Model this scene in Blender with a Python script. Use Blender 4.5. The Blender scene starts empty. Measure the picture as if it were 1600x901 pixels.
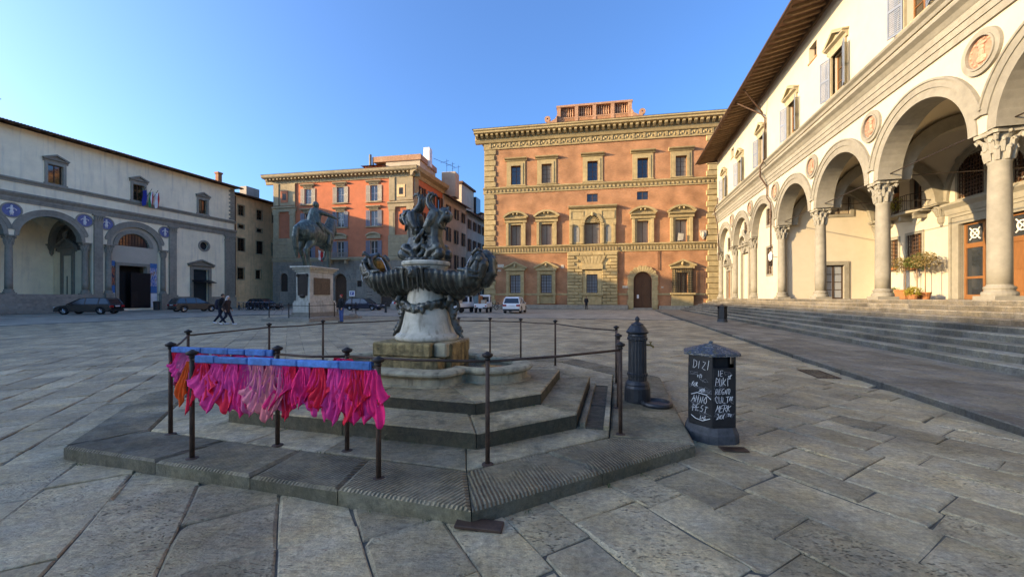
import bpy, bmesh, math, random
from mathutils import Vector, Matrix
from mathutils.geometry import tessellate_polygon
random.seed(7)
R = random.uniform
PI = math.pi
# ------------------------------------------------------------------ camera, sky, sun, exposure
scene = bpy.context.scene
COL = scene.collection
cam_d = bpy.data.cameras.new('camera'); cam = bpy.data.objects.new('camera', cam_d); COL.objects.link(cam)
cam_d.sensor_width = 36.0; cam_d.lens = 605.0 / 1600.0 * 36.0
cam.location = (0, 0, 1.58); cam.rotation_euler = (math.radians(90), 0, 0)
cam_d.shift_y = 14.5 / 1600.0
cam_d.clip_start = 0.05; cam_d.clip_end = 3000
scene.camera = cam
SUN_EL = 13.6
SUN_DIR = Vector((0.982 * math.cos(math.radians(SUN_EL)), 0.178 * math.cos(math.radians(SUN_EL)), -math.sin(math.radians(SUN_EL))))
world = bpy.data.worlds.new('World'); scene.world = world; world.use_nodes = True
wn = world.node_tree.nodes; wl = world.node_tree.links
sky = wn.new('ShaderNodeTexSky'); sky.sky_type = 'NISHITA'; sky.sun_disc = False
sky.sun_elevation = math.radians(SUN_EL)
sky.sun_rotation = math.radians(259.7)
sky.altitude = 50; sky.air_density = 1.0; sky.dust_density = 3.8; sky.ozone_density = 10.0
wl.new(sky.outputs[0], wn['Background'].inputs[0]); wn['Background'].inputs[1].default_value = 0.15
sun_d = bpy.data.lights.new('sun', 'SUN'); sun = bpy.data.objects.new('sun', sun_d); COL.objects.link(sun)
sun_d.energy = 2.35; sun_d.angle = math.radians(0.55); sun_d.color = (1.0, 0.87, 0.66)
sun.rotation_euler = SUN_DIR.to_track_quat('-Z', 'Y').to_euler(); sun.location = (-60, -10, 40)
vs = scene.view_settings; vs.view_transform = 'Standard'; vs.look = 'None'; vs.gamma = 1.0; vs.use_curve_mapping = False
vs.exposure = 2.15
vs.use_white_balance = True; vs.white_balance_temperature = 9800; vs.white_balance_tint = 14
# ------------------------------------------------------------------ piazza axes: U runs along the loggias, V across the square
U = Vector((0.263, 0.9648)); V = Vector((0.9648, -0.263))
def W(t, D, z=0.0): return Vector((t * U.x + D * V.x, t * U.y + D * V.y, z))
ANG_U = math.atan2(U.y, U.x); ANG_V = math.atan2(V.y, V.x)
# ------------------------------------------------------------------ materials
MATS = {}
def mat(name, col, rough=0.8, var=0.18, scale=3.0, bump=0.15, bscale=40.0, metal=0.0, streak=0.0, streakcol=None, rnd=0.0, spec=0.3, big=0.12, obj=False, stretch=None, bdist=0.01, ss=1.0):
    m = bpy.data.materials.new(name); m.use_nodes = True; nt = m.node_tree; N = nt.nodes; L = nt.links
    b = N['Principled BSDF']; b.inputs['Roughness'].default_value = rough; b.inputs['Metallic'].default_value = metal
    b.inputs['Specular IOR Level'].default_value = spec
    if obj:
        tc = N.new('ShaderNodeTexCoord'); pos = tc.outputs['Object']
    else:
        g = N.new('ShaderNodeNewGeometry'); pos = g.outputs['Position']
    if stretch:
        mp = N.new('ShaderNodeMapping'); mp.inputs['Scale'].default_value = stretch; L.new(pos, mp.inputs[0]); pos2 = mp.outputs[0]
    else: pos2 = pos
    n1 = N.new('ShaderNodeTexNoise'); n1.inputs['Scale'].default_value = scale; n1.inputs['Detail'].default_value = 8; n1.inputs['Roughness'].default_value = 0.65
    L.new(pos2, n1.inputs['Vector'])
    n2 = N.new('ShaderNodeTexNoise'); n2.inputs['Scale'].default_value = scale * 0.13; n2.inputs['Detail'].default_value = 4
    L.new(pos, n2.inputs['Vector'])
    def mr(src, lo, hi, a=0.3, c=0.7):
        r = N.new('ShaderNodeMapRange'); r.inputs['From Min'].default_value = a; r.inputs['From Max'].default_value = c
        r.inputs['To Min'].default_value = lo; r.inputs['To Max'].default_value = hi; L.new(src, r.inputs['Value']); return r.outputs[0]
    def mul(a, c):
        r = N.new('ShaderNodeMath'); r.operation = 'MULTIPLY'; L.new(a, r.inputs[0]); L.new(c, r.inputs[1]); return r.outputs[0]
    f = mul(mr(n1.outputs[0], 1 - var, 1 + var), mr(n2.outputs[0], 1 - big, 1 + big))
    if rnd:
        oi = N.new('ShaderNodeObjectInfo'); f = mul(f, mr(oi.outputs['Random'], 1 - rnd, 1 + rnd, 0, 1))
    sc = N.new('ShaderNodeVectorMath'); sc.operation = 'SCALE'; sc.inputs[0].default_value = col[:3]; L.new(f, sc.inputs['Scale'])
    out = sc.outputs[0]
    if streak:
        mp = N.new('ShaderNodeMapping'); mp.inputs['Scale'].default_value = (1.3*ss, 1.3*ss, 0.12*ss); L.new(pos, mp.inputs[0])
        n3 = N.new('ShaderNodeTexNoise'); n3.inputs['Scale'].default_value = 2.2; n3.inputs['Detail'].default_value = 6; L.new(mp.outputs[0], n3.inputs['Vector'])
        mx = N.new('ShaderNodeMix'); mx.data_type = 'RGBA'; L.new(mr(n3.outputs[0], 0, streak, 0.52, 0.75), mx.inputs['Factor'])
        L.new(out, mx.inputs['A']); mx.inputs['B'].default_value = (*(streakcol or [c * 0.4 for c in col[:3]]), 1); out = mx.outputs['Result']
    L.new(out, b.inputs['Base Color'])
    if bump:
        n4 = N.new('ShaderNodeTexNoise'); n4.inputs['Scale'].default_value = bscale; n4.inputs['Detail'].default_value = 5; L.new(pos2, n4.inputs['Vector'])
        bp = N.new('ShaderNodeBump'); bp.inputs['Strength'].default_value = bump; bp.inputs['Distance'].default_value = bdist
        L.new(n4.outputs[0], bp.inputs['Height']); L.new(bp.outputs[0], b.inputs['Normal'])
    MATS[name] = m
    return m
def glassmat(name, col=(0.02, 0.025, 0.03), rough=0.08, spec=0.8):
    m = bpy.data.materials.new(name); m.use_nodes = True; b = m.node_tree.nodes['Principled BSDF']
    b.inputs['Base Color'].default_value = (*col, 1); b.inputs['Roughness'].default_value = rough; b.inputs['Specular IOR Level'].default_value = spec
    MATS[name] = m; return m
def brickmat(name, c1, c2, mortar, bw, bh, rough=0.9):
    m = bpy.data.materials.new(name); m.use_nodes = True; nt = m.node_tree; N = nt.nodes; L = nt.links; b = N['Principled BSDF']
    b.inputs['Roughness'].default_value = rough; b.inputs['Specular IOR Level'].default_value = 0.2
    tc = N.new('ShaderNodeTexCoord'); sp = N.new('ShaderNodeSeparateXYZ'); L.new(tc.outputs['Object'], sp.inputs[0])
    cb = N.new('ShaderNodeCombineXYZ'); L.new(sp.outputs[0], cb.inputs[0]); L.new(sp.outputs[2], cb.inputs[1])
    bt = N.new('ShaderNodeTexBrick'); L.new(cb.outputs[0], bt.inputs['Vector'])
    bt.inputs['Color1'].default_value = (*c1, 1); bt.inputs['Color2'].default_value = (*c2, 1); bt.inputs['Mortar'].default_value = (*mortar, 1)
    bt.inputs['Scale'].default_value = 1.0; bt.inputs['Brick Width'].default_value = bw; bt.inputs['Row Height'].default_value = bh
    bt.inputs['Mortar Size'].default_value = 0.012; bt.inputs['Bias'].default_value = 0.0
    n = N.new('ShaderNodeTexNoise'); n.inputs['Scale'].default_value = 0.6; n.inputs['Detail'].default_value = 7; L.new(tc.outputs['Object'], n.inputs['Vector'])
    r = N.new('ShaderNodeMapRange'); r.inputs['From Min'].default_value = 0.3; r.inputs['From Max'].default_value = 0.7; r.inputs['To Min'].default_value = 0.66; r.inputs['To Max'].default_value = 1.24
    L.new(n.outputs[0], r.inputs[0])
    s = N.new('ShaderNodeVectorMath'); s.operation = 'SCALE'; L.new(bt.outputs['Color'], s.inputs[0]); L.new(r.outputs[0], s.inputs['Scale']); L.new(s.outputs[0], b.inputs['Base Color'])
    bp = N.new('ShaderNodeBump'); bp.inputs['Strength'].default_value = 0.6; bp.inputs['Distance'].default_value = 0.01; bp.invert = True
    L.new(bt.outputs['Fac'], bp.inputs['Height']); L.new(bp.outputs[0], b.inputs['Normal'])
    MATS[name] = m; return m
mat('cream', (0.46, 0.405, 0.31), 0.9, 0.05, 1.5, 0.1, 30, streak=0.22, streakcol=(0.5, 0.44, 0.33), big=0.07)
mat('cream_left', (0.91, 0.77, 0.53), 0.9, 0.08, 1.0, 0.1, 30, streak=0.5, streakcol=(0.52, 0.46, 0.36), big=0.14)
mat('serena', (0.215, 0.20, 0.16), 0.85, 0.16, 3, 0.25, 30, streak=0.3, streakcol=(0.2, 0.19, 0.16), rnd=0.08)
mat('serena_dark', (0.27, 0.245, 0.19), 0.85, 0.18, 3, 0.25, 30, streak=0.35, rnd=0.08)
mat('forte', (0.36, 0.27, 0.135), 0.9, 0.22, 2.2, 0.4, 18, streak=0.3, streakcol=(0.24, 0.18, 0.11), rnd=0.12, bdist=0.02)
mat('forte_relief', (0.34, 0.255, 0.13), 0.9, 0.3, 6, 0.9, 9, streak=0.2, bdist=0.05)
brickmat('brick', (0.47, 0.178, 0.077), (0.37, 0.132, 0.058), (0.36, 0.23, 0.135), 0.26, 0.075)
mat('orange', (0.52, 0.155, 0.075), 0.9, 0.14, 1.3, 0.1, 30, streak=0.25, streakcol=(0.46, 0.17, 0.1), big=0.16)
mat('ochre_stone', (0.36, 0.28, 0.17), 0.9, 0.2, 2, 0.25, 20, streak=0.35, streakcol=(0.22, 0.18, 0.13), rnd=0.06)
mat('grey_ashlar', (0.26, 0.225, 0.175), 0.9, 0.22, 2.5, 0.35, 20, streak=0.35, rnd=0.1)
mat('buff', (0.74, 0.48, 0.25), 0.92, 0.16, 1.2, 0.15, 25, streak=0.4, streakcol=(0.26, 0.19, 0.13), big=0.2)
mat('street_plaster', (0.52, 0.42, 0.30), 0.92, 0.12, 1.0, 0.12, 25, streak=0.35, streakcol=(0.32, 0.26, 0.2), big=0.15)
mat('street_plaster_grey', (0.40, 0.34, 0.27), 0.92, 0.12, 1.0, 0.12, 25, streak=0.35, big=0.15)
mat('roof_tile', (0.16, 0.085, 0.055), 0.9, 0.35, 5, 0.6, 12, bdist=0.03, rnd=0.1)
mat('eave_wood', (0.20, 0.125, 0.07), 0.8, 0.25, 4, 0.2, 20, rnd=0.2)
mat('dark_wood', (0.10, 0.045, 0.022), 0.6, 0.25, 5, 0.3, 14, stretch=(6, 6, 0.6))
mat('door_wood', (0.19, 0.08, 0.03), 0.5, 0.28, 5, 0.25, 14, stretch=(6, 6, 0.5))
mat('shutter_blue', (0.16, 0.19, 0.235), 0.7, 0.1, 4, 0.1, 30, rnd=0.08)
mat('shutter_slate_shade', (0.19, 0.22, 0.26), 0.7, 0.12, 4, 0.1, 30, rnd=0.1)  # lower shutter rows of the orange palace: shade put into a bluer colour
mat('shutter_beige_lit', (0.42, 0.38, 0.30), 0.7, 0.12, 4, 0.1, 30, rnd=0.1)  # top shutter row: sunlight put into the colour; reused on the awning shutter
mat('shutter_brown', (0.055, 0.035, 0.025), 0.8, 0.2, 4, 0.1, 30, rnd=0.25)
mat('blind', (0.23, 0.19, 0.14), 0.8, 0.12, 4, 0.2, 20, rnd=0.2)
mat('white_frame', (0.62, 0.60, 0.55), 0.6, 0.08, 4, 0.05, 30)
mat('black', (0.006, 0.006, 0.007), 0.6, 0.1, 4, 0)
mat('dark_room', (0.012, 0.011, 0.010), 0.9, 0.1, 4, 0)
glassmat('glass'); glassmat('glass_warm', (0.03, 0.022, 0.012), 0.05, 1.0)
mat('iron', (0.030, 0.022, 0.018), 0.55, 0.3, 12, 0.3, 60, metal=0.3, bdist=0.004)
mat('rust', (0.075, 0.042, 0.028), 0.65, 0.4, 14, 0.4, 80, metal=0.2, bdist=0.004)
mat('cast_iron', (0.035, 0.036, 0.038), 0.45, 0.25, 9, 0.25, 70, metal=0.4, spec=0.4, bdist=0.004)
mat('bronze', (0.065, 0.085, 0.07), 0.45, 0.6, 5, 0.35, 35, metal=0.2, streak=0.9, ss=2.5, streakcol=(0.20, 0.28, 0.22), spec=0.5)
mat('bronze_dark', (0.045, 0.042, 0.031), 0.36, 0.8, 11, 0.5, 50, metal=0.2, ss=4, streak=0.7, streakcol=(0.22, 0.235, 0.185), spec=0.6)
mat('plaque_bronze', (0.13, 0.09, 0.06), 0.55, 0.3, 12, 0.4, 45, metal=0.2, streak=0.4)
mat('bronze_gilt', (0.18, 0.11, 0.03), 0.4, 0.5, 12, 0.4, 45, metal=0.5, streak=0.4)
mat('marble', (0.47, 0.41, 0.31), 0.6, 0.3, 5, 0.25, 25, ss=5, streak=0.75, streakcol=(0.15, 0.11, 0.07))
mat('marble_statue', (0.46, 0.42, 0.34), 0.75, 0.25, 3, 0.3, 25, streak=0.6, ss=2, streakcol=(0.2, 0.17, 0.12))
mat('marble_warm', (0.36, 0.29, 0.18), 0.75, 0.4, 5, 0.4, 25, ss=4, streak=0.85, streakcol=(0.10, 0.08, 0.05))
mat('mossy', (0.26, 0.17, 0.07), 0.8, 0.7, 7, 0.7, 22, ss=4, streak=0.9, streakcol=(0.04, 0.035, 0.018), bdist=0.03)
mat('flag_red', (0.55, 0.03, 0.03), 0.8, 0.1, 5, 0); mat('flag_white', (0.7, 0.7, 0.68), 0.8, 0.06, 5, 0); mat('flag_green', (0.02, 0.2, 0.07), 0.8, 0.1, 5, 0); mat('flag_blue', (0.01, 0.03, 0.22), 0.8, 0.1, 5, 0)
mat('blue_glaze', (0.085, 0.125, 0.28), 0.35, 0.25, 5, 0.1, 20)
mat('white_glaze', (0.6, 0.6, 0.58), 0.4, 0.15, 8, 0.2, 20)
mat('terra', (0.40, 0.215, 0.125), 0.85, 0.3, 5, 0.4, 16, streak=0.3, streakcol=(0.55, 0.42, 0.27))
mat('medal_pink', (0.36, 0.17, 0.115), 0.85, 0.3, 6, 0.4, 16)
mat('medal_relief', (0.36, 0.22, 0.15), 0.85, 0.3, 6, 0.4, 16)
mat('blue_pad', (0.03, 0.15, 0.36), 0.75, 0.4, 16, 0.5, 60, rnd=0.2, ss=8, streak=.5, streakcol=(.05, .1, .2), bdist=0.006)
mat('water', (0.035, 0.04, 0.03), 0.06, 0.2, 3, 0.25, 14, spec=0.7, bdist=0.01)
mat('leaf', (0.075, 0.10, 0.022), 0.6, 0.5, 9, 0); mat('leaf_yellow', (0.22, 0.19, 0.025), 0.6, 0.4, 9, 0); mat('leaf_brown', (0.15, 0.11, 0.04), 0.6, 0.5, 9, 0)
mat('pot', (0.30, 0.12, 0.05), 0.8, 0.2, 6, 0.2, 20)
mat('dark_steel', (0.02, 0.021, 0.023), 0.4, 0.2, 8, 0.1, 40, metal=0.5)
mat('chrome', (0.55, 0.56, 0.58), 0.25, 0.1, 8, 0, metal=0.9)
mat('tyre', (0.012, 0.012, 0.012), 0.8, 0.1, 8, 0.1, 60)
mat('grass', (0.05, 0.09, 0.02), 0.7, 0.4, 9, 0)
# ------------------------------------------------------------------ mesh helpers
class MB:
    def __init__(s): s.v = []; s.f = []; s.c = None
    def add(s, vs, fs):
        o = len(s.v); s.v += [tuple(p) for p in vs]; s.f += [tuple(i + o for i in f) for f in fs]; return s
    def box(s, x0, x1, y0, y1, z0, z1):
        return s.add([(x0,y0,z0),(x1,y0,z0),(x1,y1,z0),(x0,y1,z0),(x0,y0,z1),(x1,y0,z1),(x1,y1,z1),(x0,y1,z1)],
                     [(0,3,2,1),(4,5,6,7),(0,1,5,4),(1,2,6,5),(2,3,7,6),(3,0,4,7)])
    def hexa(s, b, t):   # bottom loop, top loop
        n = len(b); return s.add(list(b) + list(t), [tuple(range(n))[::-1], tuple(range(n, 2*n))] + [(i, (i+1) % n, n + (i+1) % n, n + i) for i in range(n)])
    def prism_y(s, poly, y0, y1):
        return s.hexa([(x, y0, z) for x, z in poly], [(x, y1, z) for x, z in poly])
    def prism_x(s, poly, x0, x1):
        return s.hexa([(x0, y, z) for y, z in poly], [(x1, y, z) for y, z in poly])
    def prism_z(s, poly, z0, z1):
        return s.hexa([(x, y, z0) for x, y in poly], [(x, y, z1) for x, y in poly])
    def slab(s, outer, holes, y0, y1):
        loops = [outer] + list(holes); pts = [p for l in loops for p in l]
        tr = tessellate_polygon([[Vector((x, z, 0)) for x, z in l] for l in loops]); n = len(pts)
        fs = [tuple(t) for t in tr] + [tuple(i + n for i in t) for t in tr]; o = 0
        for l in loops:
            k = len(l); fs += [(o+i, o+(i+1) % k, n+o+(i+1) % k, n+o+i) for i in range(k)]; o += k
        return s.add([(x, y0, z) for x, z in pts] + [(x, y1, z) for x, z in pts], fs)
    def ring(s, cx, cz, r0, r1, y0, y1, a0=0.0, a1=PI, n=20):
        vs = []; fs = []
        for i in range(n + 1):
            a = a0 + (a1 - a0) * i / n; c, d = math.cos(a), math.sin(a)
            vs += [(cx+r0*c, y0, cz+r0*d), (cx+r1*c, y0, cz+r1*d), (cx+r1*c, y1, cz+r1*d), (cx+r0*c, y1, cz+r0*d)]
        for i in range(n):
            o = 4*i
            for k in range(4): fs.append((o+k, o+(k+1) % 4, o+4+(k+1) % 4, o+4+k))
        fs += [(0,1,2,3), (4*n+3,4*n+2,4*n+1,4*n)]
        return s.add(vs, fs)
    def lathe(s, prof, n=20, c=(0,0,0), sx=1.0, sy=1.0, flute=0, fd=0.0):
        vs = []; fs = []; m = len(prof)
        for r, z in prof:
            for i in range(n):
                a = 2*PI*i/n; k = 1 - fd * (0.5 + 0.5*math.cos(a*flute)) if flute else 1
                vs.append((c[0]+r*k*sx*math.cos(a), c[1]+r*k*sy*math.sin(a), c[2]+z))
        for j in range(m-1):
            for i in range(n): fs.append((j*n+i, j*n+(i+1) % n, (j+1)*n+(i+1) % n, (j+1)*n+i))
        fs += [tuple(range(n))[::-1], tuple(range((m-1)*n, m*n))]
        return s.add(vs, fs)
    def tube(s, path, r, n=8, cap=True, flat=1.0):
        P_ = [Vector(p) for p in path]; m = len(P_); rr = r if isinstance(r, (list, tuple)) else [r]*m
        vs = []; fs = []; up = None
        for j in range(m):
            d = (P_[min(j+1, m-1)] - P_[max(j-1, 0)]).normalized()
            if up is None: up = Vector((0,0,1)) if abs(d.z) < 0.9 else Vector((0,1,0))
            a = d.cross(up).normalized(); b = a.cross(d).normalized(); up = b
            for i in range(n):
                t = 2*PI*i/n; vs.append(P_[j] + a*(rr[j]*math.cos(t)) + b*(rr[j]*flat*math.sin(t)))
        for j in range(m-1):
            for i in range(n): fs.append((j*n+i, j*n+(i+1) % n, (j+1)*n+(i+1) % n, (j+1)*n+i))
        if cap: fs += [tuple(range(n))[::-1], tuple(range((m-1)*n, m*n))]
        return s.add(vs, fs)
    def ball(s, c, r, n=10, m=7):
        rx, ry, rz = r if isinstance(r, (tuple, list)) else (r, r, r)
        prof = [(max(1e-4, math.sin(PI*j/m)), -math.cos(PI*j/m)) for j in range(m+1)]
        vs = []; fs = []
        for q, z in prof:
            for i in range(n): vs.append((c[0]+rx*q*math.cos(2*PI*i/n), c[1]+ry*q*math.sin(2*PI*i/n), c[2]+rz*z))
        for j in range(m):
            for i in range(n): fs.append((j*n+i, j*n+(i+1) % n, (j+1)*n+(i+1) % n, (j+1)*n+i))
        return s.add(vs, fs)
    def limb(s, path, radii, n=10):      # tapered limb with rounded ends, for voxel-fused bodies
        P_ = [Vector(p) for p in path]
        s.tube(path, radii, n)
        for p, r in zip(P_, radii): s.ball(p, r*0.995, n, 6)
        return s
    def mesh(s, name, smooth=False):
        me = bpy.data.meshes.new(name); me.from_pydata(s.v, [], s.f)
        bm = bmesh.new(); bm.from_mesh(me); bmesh.ops.recalc_face_normals(bm, faces=bm.faces); bm.to_mesh(me); bm.free()
        if smooth: me.polygons.foreach_set('use_smooth', [True]*len(me.polygons))
        return me
def link(name, me, m, parent=None, loc=None, rz=0.0):
    o = bpy.data.objects.new(name, me); COL.objects.link(o)
    if me is not None and m is not None and not me.materials: me.materials.append(MATS[m] if isinstance(m, str) else m)
    if parent is not None: o.parent = parent
    if loc is not None: o.location = loc
    if rz: o.rotation_euler = (0, 0, rz)
    return o
def part(name, mb, m, parent, loc=None, rz=0.0, smooth=False, bevel=0.0, kind=None, label=None, voxel=0.0, relax=0, solid=0.0):
    o = link(name, mb.mesh(name, smooth), m, parent, loc, rz)
    if voxel:
        k = o.modifiers.new('fuse', 'REMESH'); k.mode = 'VOXEL'; k.voxel_size = voxel; k.use_smooth_shade = True
        if relax:
            q = o.modifiers.new('relax', 'SMOOTH'); q.iterations = relax; q.factor = 0.5
    if solid:
        k = o.modifiers.new('thick', 'SOLIDIFY'); k.thickness = solid
    if bevel:
        k = o.modifiers.new('edge', 'BEVEL'); k.width = bevel; k.segments = 1; k.limit_method = 'ANGLE'
    if kind: o['kind'] = kind
    if label: o['label'] = label
    return o
def tag(o, label, cat, group=None, kind=None):
    o['label'] = label; o['category'] = cat
    if group: o['group'] = group
    if kind: o['kind'] = kind
    return o
def thing(name, label, cat, loc=(0,0,0), rz=0.0, group=None):
    o = link(name, None, None, None, loc, rz); o.empty_display_size = 0.2
    return tag(o, label, cat, group)
def empty(name, parent, loc=None, rz=0.0): return link(name, None, None, parent, loc, rz)
def copytree(o, parent=None, loc=None, rz=None):
    c = o.copy(); COL.objects.link(c); c.parent = parent
    if loc is not None: c.location = loc
    if rz is not None: c.rotation_euler = (0, 0, rz)
    for ch in o.children: copytree(ch, c)
    return c
CACHE = {}
def inst(key, builder, parent, loc, rz=0.0):
    if key in CACHE: return copytree(CACHE[key], parent, loc, rz)
    o = builder(parent); o.location = loc; o.rotation_euler = (0, 0, rz); CACHE[key] = o; return o
def arc(cx, cz, r, a0, a1, n): return [(cx + r*math.cos(a0+(a1-a0)*i/n), cz + r*math.sin(a0+(a1-a0)*i/n)) for i in range(n+1)]
def rect(x0, x1, z0, z1): return [(x0,z0),(x1,z0),(x1,z1),(x0,z1)]
def archhole(x0, x1, z0, zs, n=16): r = (x1-x0)/2; return [(x0,z0),(x1,z0)] + arc((x0+x1)/2, zs, r, 0, PI, n)
def frame(mb, x0, x1, z0, z1, w, y0, y1, bottom=True):   # flat rectangular frame lying around an opening
    mb.box(x0-w, x0, y0, y1, z0, z1); mb.box(x1, x1+w, y0, y1, z0, z1); mb.box(x0-w, x1+w, y0, y1, z1, z1+w)
    if bottom: mb.box(x0-w, x1+w, y0, y1, z0-w, z0)
    return mb
def stepsect(prof): return prof
# ------------------------------------------------------------------ paving
def stonemat(name, col, tool=1.0, moss=0.0):
    m = bpy.data.materials.new(name); m.use_nodes = True; nt = m.node_tree; N = nt.nodes; L = nt.links; b = N['Principled BSDF']
    b.inputs['Specular IOR Level'].default_value = 0.35
    g = N.new('ShaderNodeNewGeometry'); at = N.new('ShaderNodeAttribute'); at.attribute_name = 'tone'
    sp = N.new('ShaderNodeSeparateColor'); L.new(at.outputs['Color'], sp.inputs[0])
    def noise(s, d, st=None, rough=0.6):
        n = N.new('ShaderNodeTexNoise'); n.inputs['Scale'].default_value = s; n.inputs['Detail'].default_value = d; n.inputs['Roughness'].default_value = rough
        if st:
            mp = N.new('ShaderNodeMapping'); mp.inputs['Rotation'].default_value = (0, 0, st[0]); mp.inputs['Scale'].default_value = st[1]; L.new(g.outputs['Position'], mp.inputs[0]); L.new(mp.outputs[0], n.inputs['Vector'])
        else: L.new(g.outputs['Position'], n.inputs['Vector'])
        return n.outputs[0]
    def mr(src, a, c, lo, hi):
        r = N.new('ShaderNodeMapRange'); r.inputs['From Min'].default_value = a; r.inputs['From Max'].default_value = c; r.inputs['To Min'].default_value = lo; r.inputs['To Max'].default_value = hi; L.new(src, r.inputs[0]); return r.outputs[0]
    def op(o, a, c):
        r = N.new('ShaderNodeMath'); r.operation = o
        for i, q in enumerate((a, c)):
            if isinstance(q, (int, float)): r.inputs[i].default_value = q
            else: L.new(q, r.inputs[i])
        return r.outputs[0]
    f = op('MULTIPLY', mr(sp.outputs[0], 0, 1, 0.72, 1.3), op('MULTIPLY', mr(noise(1.4, 5), 0.3, 0.7, 0.68, 1.26), mr(noise(22, 8, None, 0.7), 0.3, 0.7, 0.62, 1.34)))
    f = op('MULTIPLY', f, op('MULTIPLY', mr(noise(0.55, 7, None, 0.7), 0.36, 0.5, 0.66, 1.04), mr(noise(90, 4), 0.3, 0.7, 0.8, 1.2)))
    f0 = f
    cr = N.new('ShaderNodeMix'); cr.data_type = 'RGBA'; L.new(mr(noise(3.1, 6), 0.35, 0.65, 0, 1), cr.inputs['Factor'])
    cr.inputs['A'].default_value = (*col, 1); cr.inputs['B'].default_value = (col[0]*1.18, col[1]*1.06, col[2]*0.86, 1)
    s = N.new('ShaderNodeVectorMath'); s.operation = 'SCALE'; L.new(cr.outputs['Result'], s.inputs[0]); out = s.outputs[0]; SCALE = s.inputs['Scale']
    vs2 = N.new('ShaderNodeTexVoronoi'); vs2.inputs['Scale'].default_value = 5.5; L.new(g.outputs['Position'], vs2.inputs['Vector'])
    ms = N.new('ShaderNodeMix'); ms.data_type = 'RGBA'; L.new(mr(vs2.outputs['Distance'], 0.015, 0.035, 0.5, 0.0), ms.inputs['Factor']); L.new(out, ms.inputs['A']); ms.inputs['B'].default_value = (.42, .40, .35, 1); out = ms.outputs['Result']
    if moss:
        mx = N.new('ShaderNodeMix'); mx.data_type = 'RGBA'; L.new(mr(noise(5, 8), 0.5, 0.72, 0, moss), mx.inputs['Factor']); L.new(out, mx.inputs['A']); mx.inputs['B'].default_value = (0.045, 0.042, 0.02, 1); out = mx.outputs['Result']
    L.new(out, b.inputs['Base Color'])
    L.new(mr(noise(9, 6), 0.3, 0.7, 0.55, 0.85), b.inputs['Roughness'])
    vo = N.new('ShaderNodeTexVoronoi'); vo.inputs['Scale'].default_value = 24
    mp = N.new('ShaderNodeMapping'); mp.inputs['Rotation'].default_value = (0, 0, 0.55); mp.inputs['Scale'].default_value = (1.0, 2.4, 1.0); L.new(g.outputs['Position'], mp.inputs[0])
    nd = N.new('ShaderNodeTexNoise'); nd.inputs['Scale'].default_value = 6; L.new(mp.outputs[0], nd.inputs['Vector'])
    ad = N.new('ShaderNodeVectorMath'); ad.operation = 'MULTIPLY_ADD'; L.new(nd.outputs['Color'], ad.inputs[0]); ad.inputs[1].default_value = (0.10, 0.10, 0.0); L.new(mp.outputs[0], ad.inputs[2]); L.new(ad.outputs[0], vo.inputs['Vector'])
    pits = op('MULTIPLY', mr(vo.outputs['Distance'], 0.08, 0.36, -1, 0), mr(sp.outputs[1], 0.35, 0.6, 0.05, 1.0 * tool))
    pits = op('MULTIPLY', pits, mr(noise(2.3, 3), 0.38, 0.6, 0.15, 1))
    L.new(op('MULTIPLY', f0, op('MULTIPLY_ADD' if False else 'ADD', op('MULTIPLY', pits, 0.6), 1.0)), SCALE)
    lay = mr(noise(4.0, 6, (0.4, (1, 3.5, 1)), 0.55), 0.3, 0.7, -0.6, 0.6)
    h = op('ADD', op('ADD', op('MULTIPLY', pits, 1.0), op('MULTIPLY', lay, 0.6)), op('MULTIPLY', noise(60, 6), 0.35))
    bp = N.new('ShaderNodeBump'); bp.inputs['Strength'].default_value = 1.0; bp.inputs['Distance'].default_value = 0.015; L.new(h, bp.inputs['Height']); L.new(bp.outputs[0], b.inputs['Normal'])
    MATS[name] = m; return m
stonemat('paving', (0.365, 0.283, 0.182)); stonemat('slab_dark', (0.205, 0.163, 0.105), 0.4, 0.6); stonemat('slab_light', (0.34, 0.27, 0.175), 0.3, 0.6); stonemat('step_stone', (0.26, 0.235, 0.19), 0.3); stonemat('step_riser_shade', (0.12, 0.112, 0.095), 0.3, .3); stonemat('algae_riser', (0.07, 0.06, 0.038), 0.3, .6); stonemat('kerb_riser', (0.12, 0.105, 0.07), 0.3, .7)  # loggia step risers: shade painted in as a darker stone
stonemat('sidewalk_stone', (0.185, 0.165, 0.135), 0.6); stonemat('kerb_side', (0.09, 0.085, 0.075), 0.3)
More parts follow.
